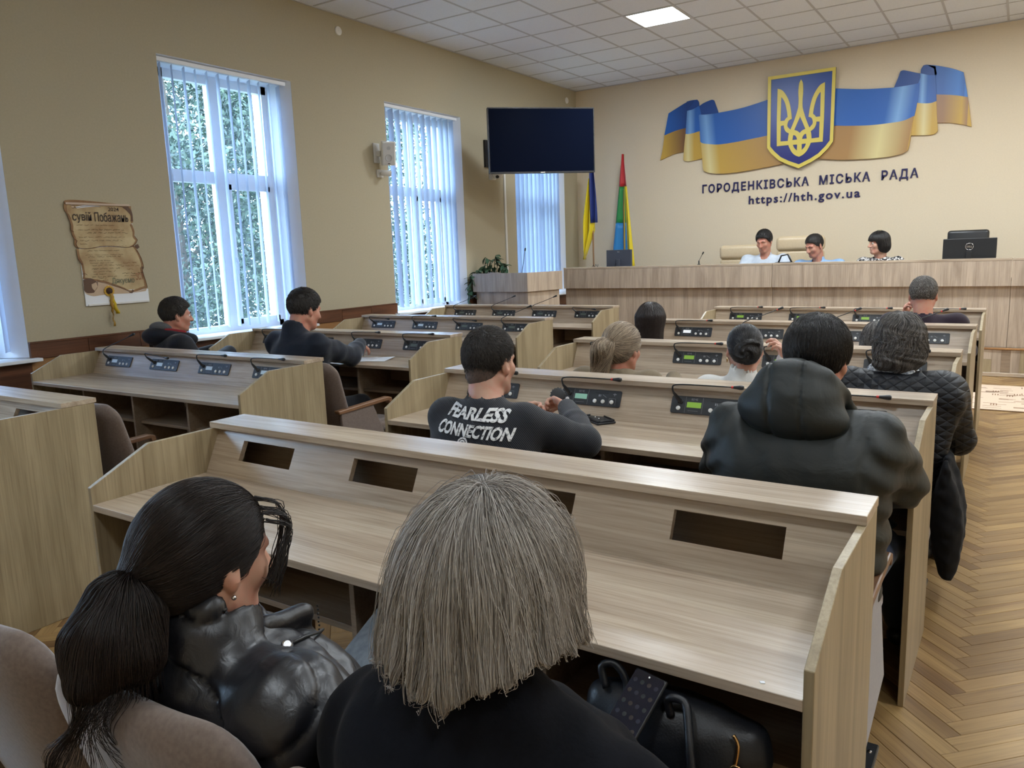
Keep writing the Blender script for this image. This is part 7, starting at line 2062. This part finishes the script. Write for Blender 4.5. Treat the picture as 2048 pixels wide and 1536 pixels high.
cloth(T, 'hood_lining', [(Ell(nk + np.array([-0.030, -0.055, 0.090]), (0.100, 0.070, 0.050), rotm(0.3, math.radians(-20))), 0.02)], fabric('grey_fleece', (0.12, 0.12, 0.125), 150), 0.011, [(H.E((0, 0.0, 0), (0.088, 0.11, 0.12)), 0.01)])
cloth(T, 'red_collar', [(Cap(nk + np.array([0.045, -0.060, 0.070]), nk + np.array([0.115, 0.045, 0.045]), 0.026, 0.022), 0.02)], fabric('red_lining', (0.24, 0.018, 0.022), 150), 0.009)
lower(T, b)
M_BR0 = plain('brown_hair_mass', (0.022, 0.017, 0.013), 0.6); M_BR = hair_mat('brown_short_hair', (0.014, 0.011, 0.008), (0.055, 0.042, 0.030), 0.45)
short_hair(T, H, M_BR0, M_BR, 4500, 0.009, 0.016, 0.008, 0.016, 63, lift=0.35, r0=0.0012)
eyes_brows(H, T, M_BR0)

# ---- man writing
hip = (2.14, -8.10, 0.48)
T = start('person with short dark hair writing in a navy blue quilted jacket', hip)
H = Head((2.092, -7.975, 1.195), -8, -14, 0, 1.12)
b = joints(hip, (2.085, -8.065, 1.015), ((1.86, -7.86, 0.76), (2.225, -7.69, 0.835)), ((1.90, -7.52, 0.81), (2.065, -7.43, 0.890)), 0.215, 0.055, yaw=-4, w=1.15, dp=1.12)
hr_ = hand_quads(b['wrR'], (-0.55, 0.65, -0.25), (-0.3, -0.2, -0.9), 0.03, (0.9, 0.95, 1.0, 1.0), -1, 1.08, 0.5, 0.0055)
make_body(T, H, b, M_SKIN2, 0.009, False, (hr_,), 0.024, 0.066)
M_NAVYJ = fabric('navy_shell', (0.0085, 0.0125, 0.024), 60, 0.75, 0.2)
nk = b['neck']
def chan(X, Y, Z): return (0.0035 * np.abs(np.sin(Z * 45)) + folds(0.008, 20, 71)(X, Y, Z)).astype(F32)
cloth(T, 'navy_jacket', torso_prims(b, 0.034, 1.15, 1.12) + arm_prims(b, 0.022, 0, 1.05, 0.004) + [(Cap(nk + np.array([0, -0.02, -0.02]), nk + np.array([0, -0.01, 0.050]), 0.096, 0.090), 0.03)], M_NAVYJ, 0.012, [(Cap(nk + np.array([0, 0.015, 0.04]), nk + np.array([0, 0.05, 0.16]), 0.072, 0.085), 0.008)], chan)
lower(T, b)
short_hair(T, H, M_DK0, M_DK, 4500, 0.009, 0.018, 0.008, 0.014, 73, lift=0.35, r0=0.0012)
PN = thing('pen', 'pen in the hand of the man in the navy jacket', 'pen', (2.03, -7.365, 0.835))
MB().tube([(-0.02, 0.02, -0.055), (0.0, 0.0, 0.0), (0.03, -0.03, 0.075)], [0.001, 0.004, 0.004], 8).build('barrel', M_BLACK, PN, smooth='auto')

# ---- presidium
def official(label, hx, hy, hz, yaw, pitch, k, sw, top_m, body_yaw, neck_off, hair, skin_m=None, brow=None, wrs=None):
    hip = (hx, hy + 0.16, 0.80)
    T = start(label, hip, 0.30)
    H = Head((hx, hy, hz), yaw, pitch, 0, k)
    nk = np.array([hx + neck_off[0], hy + neck_off[1], hz - 0.178 * k])
    wl_, wr_ = wrs or ((hx + 0.12, -1.38, 1.09), (hx - 0.12, -1.38, 1.09))
    b = joints(hip, nk, ((hx + sw + 0.06, hy - 0.10, 1.10), (hx - sw - 0.06, hy - 0.10, 1.10)), (wl_, wr_), sw, 0.05, 180 + body_yaw, 0.30, 1.2 * k, 1.1, )
    hl = hand_quads(b['wrL'], (-0.8, -0.5, 0), (0, 0, -1), 0.05, (0.4,) * 4, 1, 1.1, 0.4, 0.008); hr2 = hand_quads(b['wrR'], (0.8, -0.5, 0), (0, 0, -1), 0.05, (0.4,) * 4, -1, 1.1, 0.4, 0.008)
    make_body(T, H, b, skin_m or M_SKIN2, 0.0075, False, (hl, hr2), 0.028, 0.064)
    return T, H, b
def shirt(name, c): return fabric(name, c, 30, 0.75, 0.35, 0.1, tuple(x * 0.9 for x in c))
T, H, b = official('person with dark hair in a white pale striped shirt on the presidium', 3.345, -0.95, 1.578, 170, -20, 1.16, 0.245, None, 0, (0.01, 0.055), None)
nk = b['neck']
cloth(T, 'white_shirt', torso_prims(b, 0.02, 1.38, 1.2) + arm_prims(b, 0.02, 0, 1.2, 0.008) + [(Cap(nk + np.array([0, 0.01, -0.03]), nk + np.array([0, -0.01, 0.03]), 0.088, 0.078), 0.02)], shirt('pale_shirt', (0.56, 0.62, 0.70)), 0.012, [(Cap(nk + np.array([0, -0.04, 0.0]), nk + np.array([0, -0.05, 0.10]), 0.058, 0.070), 0.006)], folds(0.012, 18, 81))
lower(T, b)
short_hair(T, H, M_BK0, M_BK, 3000, 0.010, 0.016, 0.008, 0.020, 83, lift=0.3, r0=0.0014)
eyes_brows(H, T, M_BK0, True)
T, H, b = official('person with cropped dark hair in a light blue shirt looking down on the presidium', 3.995, -0.95, 1.495, 146, -22, 1.17, 0.265, None, -14, (0.055, 0.060), None)
nk = b['neck']
cloth(T, 'blue_shirt', torso_prims(b, 0.02, 1.45, 1.25) + arm_prims(b, 0.02, 0, 1.2, 0.008) + [(Cap(nk + np.array([0, 0.01, -0.03]), nk + np.array([-0.01, -0.01, 0.03]), 0.092, 0.080), 0.02)], shirt('light_blue_shirt', (0.27, 0.44, 0.70)), 0.012, [(Cap(nk + np.array([-0.02, -0.04, 0.0]), nk + np.array([-0.03, -0.05, 0.10]), 0.060, 0.072), 0.006)], folds(0.012, 18, 84))
lower(T, b)
short_hair(T, H, M_DK0, M_DK, 3000, 0.006, 0.010, 0.008, 0.012, 85, lift=0.3, r0=0.0014)
eyes_brows(H, T, M_DK0, True)
T, H, b = official('person with black bobbed hair in a black and white patterned top on the presidium', 4.765, -0.95, 1.500, 124, -2, 1.12, 0.205, None, -8, (0.02, 0.045), None, M_SKIN)
nk = b['neck']
M_ANI = mottled('black_white_print', (0.012, 0.012, 0.014), (0.62, 0.60, 0.58), 42, 0.8, 0.0, 3, 0.2)
rr_ = [n for n in M_ANI.node_tree.nodes if n.type == 'VALTORGB'][0]; rr_.color_ramp.elements[0].position = 0.47; rr_.color_ramp.elements[1].position = 0.53
cloth(T, 'patterned_top', torso_prims(b, 0.02, 1.2, 1.1) + arm_prims(b, 0.02, 0, 1.1, 0.008) + [(Cap(nk + np.array([0, 0.01, -0.03]), nk + np.array([0, 0.0, 0.035]), 0.088, 0.070), 0.02)], M_ANI, 0.012, [], folds(0.010, 18, 87))
lower(T, b)
Vb3 = hair_vol(H, [(H.E((0, -0.008, 0.038), (0.100, 0.116, 0.104)), 0.03), (H.E((0, -0.035, -0.035), (0.102, 0.090, 0.085)), 0.04)], 0.008, hairline_cut(H, [-0.14, -0.05, 0.0, 0.03, 0.045, 0.06, 0.085, 0.12], [-0.105, -0.105, -0.09, -0.075, 0.0, 0.030, 0.038, 0.042]))
hb = Vb3.build('hair', plain('jet_black_hair', (0.006, 0.0055, 0.007), 0.5), T, 1)
cr4 = H.p(0, 0.0, 0.15)
def fl4(p, t_):
    d = p - cr4; d[:, 2] -= 0.12; return d / (np.linalg.norm(d, axis=1)[:, None] + 1e-6)
strands(Vb3, hb, 2500, fl4, 9, 0.016, (0, 0.003), 91, M_BK, hb, 0.0014, 0.0009, 0.1, 30, stop=hem_stop(H, lambda x: -0.104 + 0 * x, 0.004))
MB().tube([H.p(0.05 * math.cos(a), -0.01 + 0.012 * math.sin(a), 0.140 + 0.004 * math.sin(a)) for a in np.linspace(0.4, 2.7, 8)], 0.007, 6).build('hair_clip', plain('olive_clip', (0.28, 0.24, 0.14), 0.4), T, smooth=True)
eyes_brows(H, T, M_BK0)
finish()

# ------------------------------------------------------------------ small things on laps, desks and the aisle
HB = thing('handbag', 'black leather handbag with gold clasp on the lap of the silver haired woman', 'bag', (5.80, -10.46, 0.58))
def hb_w(X, Y, Z): return folds(0.006, 30, 9)(X, Y, Z)
M_LEA = mottled('black_pebbled_leather', (0.006, 0.007, 0.010), (0.011, 0.012, 0.016), 260, 0.42, 0.4, 3, 0.5, dist=0.001)
V = Vol((5.55, -10.60, 0.54), (6.0, -10.30, 0.76), 0.008)
V.add(Ell((5.78, -10.455, 0.625), (0.175, 0.075, 0.085)), 0.03); V.add(Cap((5.64, -10.46, 0.66), (5.92, -10.45, 0.65), 0.038, 0.036), 0.03)
V.add(Ell((5.78, -10.455, 0.60), (0.17, 0.08, 0.06)), 0.03); V.warp(hb_w)
o = V.build('bag_body', M_LEA, HB, 1); o.matrix_parent_inverse = Matrix.Translation((-5.80, 10.46, -0.58))
def hb(*q): return [Vector(p) - Vector((5.80, -10.46, 0.58)) for p in q]
for pts in ([(5.655, -10.49, 0.700), (5.640, -10.48, 0.735), (5.665, -10.47, 0.742), (5.69, -10.475, 0.715), (5.695, -10.49, 0.68)], [(5.79, -10.50, 0.690), (5.785, -10.50, 0.722), (5.815, -10.50, 0.725), (5.83, -10.52, 0.70), (5.845, -10.55, 0.66), (5.86, -10.57, 0.60)]):
    MB().tube(hb(*smooth3(pts, 4)), 0.008, 8).build('handle', M_LEA, HB, smooth=True)
MB().tube(hb(*smooth3([(5.905, -10.50, 0.690), (5.915, -10.505, 0.675), (5.912, -10.51, 0.640)], 4)), 0.0035, 8).build('clasp_hook', M_GOLD, HB, smooth=True)
MB().tube(hb(*[(5.915 + 0.012 * math.cos(a), -10.512, 0.628 + 0.012 * math.sin(a)) for a in np.linspace(0, 2 * PI, 16)]), 0.0024, 6).build('clasp_ring', M_GOLD, HB, smooth=True)
MB().box(*(lambda c: (c[0] - 0.012, c[0] + 0.012, c[1] - 0.004, c[1] + 0.004, c[2] - 0.07, c[2]))(hb((5.917, -10.512, 0.622))[0])).build('strap', M_LEA, HB, bevel=0.003)

PH = thing('smartphone', 'smartphone with dim app icons lying on the black handbag', 'phone', (5.728, -10.535, 0.698), 0)
PH.rotation_euler = (math.radians(38), math.radians(2), math.radians(-14))
MB().box(-0.036, 0.036, -0.078, 0.078, -0.004, 0.004).build('case', M_BLACK, PH, bevel=0.004, seg=3)
t = NT('phone_glass'); t.b.inputs['Base Color'].default_value = (0.010, 0.010, 0.020, 1); t.b.inputs['Roughness'].default_value = 0.08
MB().prism([(-0.033, -0.070), (-0.029, -0.075), (0.029, -0.075), (0.033, -0.070), (0.033, 0.070), (0.029, 0.075), (-0.029, 0.075), (-0.033, 0.070)], 0.0042, 0.0048, 'z').build('screen', t.m, PH)
ic = [plain('icon_dim_%d' % k, c, 0.3) for k, c in enumerate(((0.020, 0.020, 0.036), (0.034, 0.024, 0.022), (0.02, 0.024, 0.026)))]
for r_ in range(5):
    for c_ in range(4):
        MB().lathe([(0.0045, 0), (0.0045, 0.0002), (0.001, 0.0003)], 10, (-0.0235 + c_ * 0.0157, 0.055 - r_ * 0.022, 0.0048)).build('app_icon', ic[(r_ + c_ * 2) % 3], PH)
MB().lathe([(0.002, 0), (0.002, 0.0002), (0.0005, 0.0003)], 8, (0, 0.069, 0.0048)).build('camera_dot', M_BTN, PH)

NB = thing('notebook', 'grey patterned notebook held on the lap of the ponytail woman', 'notebook', (5.075, -10.54, 0.645), math.radians(-24))
NB.rotation_euler = (math.radians(38), math.radians(-4), math.radians(-20))
M_NB = mottled('grey_floral_cover', (0.085, 0.095, 0.105), (0.15, 0.16, 0.17), 55, 0.6, 0.2, 2, 0.4)
MB().box(-0.075, 0.075, -0.105, 0.105, 0.004, 0.007).build('cover', M_NB, NB, bevel=0.001)
MB().box(-0.072, 0.073, -0.102, 0.102, -0.006, 0.004).build('pages', M_PAPER, NB)
MB().box(-0.075, 0.075, -0.105, 0.105, -0.009, -0.006).build('cover', M_NB, NB, bevel=0.001)

# open phone case on the lettered sweater man's desk
PC = thing('phone_case', 'open black leather phone case lying beside the man in the lettered sweater', 'phone case', (4.725, -8.672, WS_Z + 0.001), math.radians(-38))
MB().box(-0.085, 0.085, -0.045, 0.045, 0.0, 0.010).build('cover', M_LEA, PC, bevel=0.004, seg=2)
rm = MB()
for a0, a1, b0, b1 in ((-0.080, 0.080, -0.042, -0.034), (-0.080, 0.080, 0.034, 0.042), (-0.080, -0.072, -0.034, 0.034), (0.072, 0.080, -0.034, 0.034)): rm.box(a0, a1, b0, b1, 0.009, 0.018)
rm.build('rim', M_LEA, PC, bevel=0.003)
MB().box(-0.070, 0.070, -0.033, 0.033, 0.0095, 0.0125).build('inner_pad', M_DKGREY, PC, bevel=0.001)
for x in (-0.025, 0.012): MB().ball((x, -0.006, 0.0135), (0.008, 0.005, 0.004), 8, 5).build('magnet', M_CHROME, PC, smooth=True)

# papers of the man in the navy jacket
for k, (x, y, rz, lb) in enumerate(((2.19, -7.44, 18, 'white paper sheet on the desk to the right of the writing man'), (2.10, -7.50, 42, 'second white sheet under the writing arm of the navy jacket man'), (2.02, -7.60, -10, 'white sheet edge showing below the elbow of the writing man'))):
    P = thing('paper_sheet', lb, 'paper', (x, y, WS_Z + 0.0006 + 0.0012 * (2 - k)), math.radians(rz), 'papers on the navy jacket desk')
    n_ = 7
    vs = [(-0.148 + 0.296 * i / n_, -0.105 + 0.21 * j, (0.018 if k == 0 else 0.002) * max(0, i / n_ - 0.55) * j) for i in range(n_ + 1) for j in (0, 1)]
    MB().add(vs, [(2 * i, 2 * i + 2, 2 * i + 3, 2 * i + 1) for i in range(n_)]).build('sheet', M_PAPER, P, smooth=True)
    ln2 = MB()
    for q in range(9): ln2.box(-0.12, 0.05 + 0.012 * (q % 3), 0.075 - q * 0.016, 0.0765 - q * 0.016, 0.0002, 0.0004)
    ln2.build('printed_lines', M_MARK, P)['kind'] = 'stuff'
for x, y, lb in ((1.25, -7.36, 'white paper sheet lying on the desk left of the writing man'), ):
    P = thing('paper_sheet', lb, 'paper', (x, y, WS_Z + 0.0006), math.radians(6), 'papers on the navy jacket desk')
    MB().box(-0.148, 0.148, -0.105, 0.105, 0, 0.0008).build('sheet', M_PAPER, P)

# black coat hanging from the aisle chair's arm
CB = thing('hanging_coat', 'black coat bundle hanging from the aisle chair in front of the hooded man', 'coat', (6.09, -8.10, 0.05))
V = Vol((5.98, -8.36, 0.06), (6.27, -7.84, 0.72), 0.012)
sec = [(0.0, 0.022, 0.10), (0.18, 0.048, 0.145), (0.45, 0.066, 0.165), (0.72, 0.052, 0.15), (0.92, 0.026, 0.12), (1.0, 0.016, 0.10)]
V.add(Loft((6.095, -8.10, 0.12), (6.068, -8.10, 0.64), (1, 0, 0), sec, 2.2), 0.03)
V.warp(lambda X, Y, Z: (folds(0.016, 26, 17)(X, Y, Z) + 0.006 * np.sin(Y * 48 + 6 * Z)).astype(F32))
o = V.build('coat_cloth', fabric('black_coat_cloth', (0.006, 0.0065, 0.009), 160, 0.9, 0.3, 0.05), CB, 1); o.matrix_parent_inverse = Matrix.Translation((-6.09, 8.10, -0.05))

# little white scrap on the empty desk
tag(MB().prism([(5.935, -10.452), (5.943, -10.449), (5.946, -10.455), (5.939, -10.458)], WS_Z + 0.0003, WS_Z + 0.0012, 'z').build('paper_scrap', M_PAPER), 'tiny white paper scrap at the right edge of the nearest empty desk', 'paper scrap')
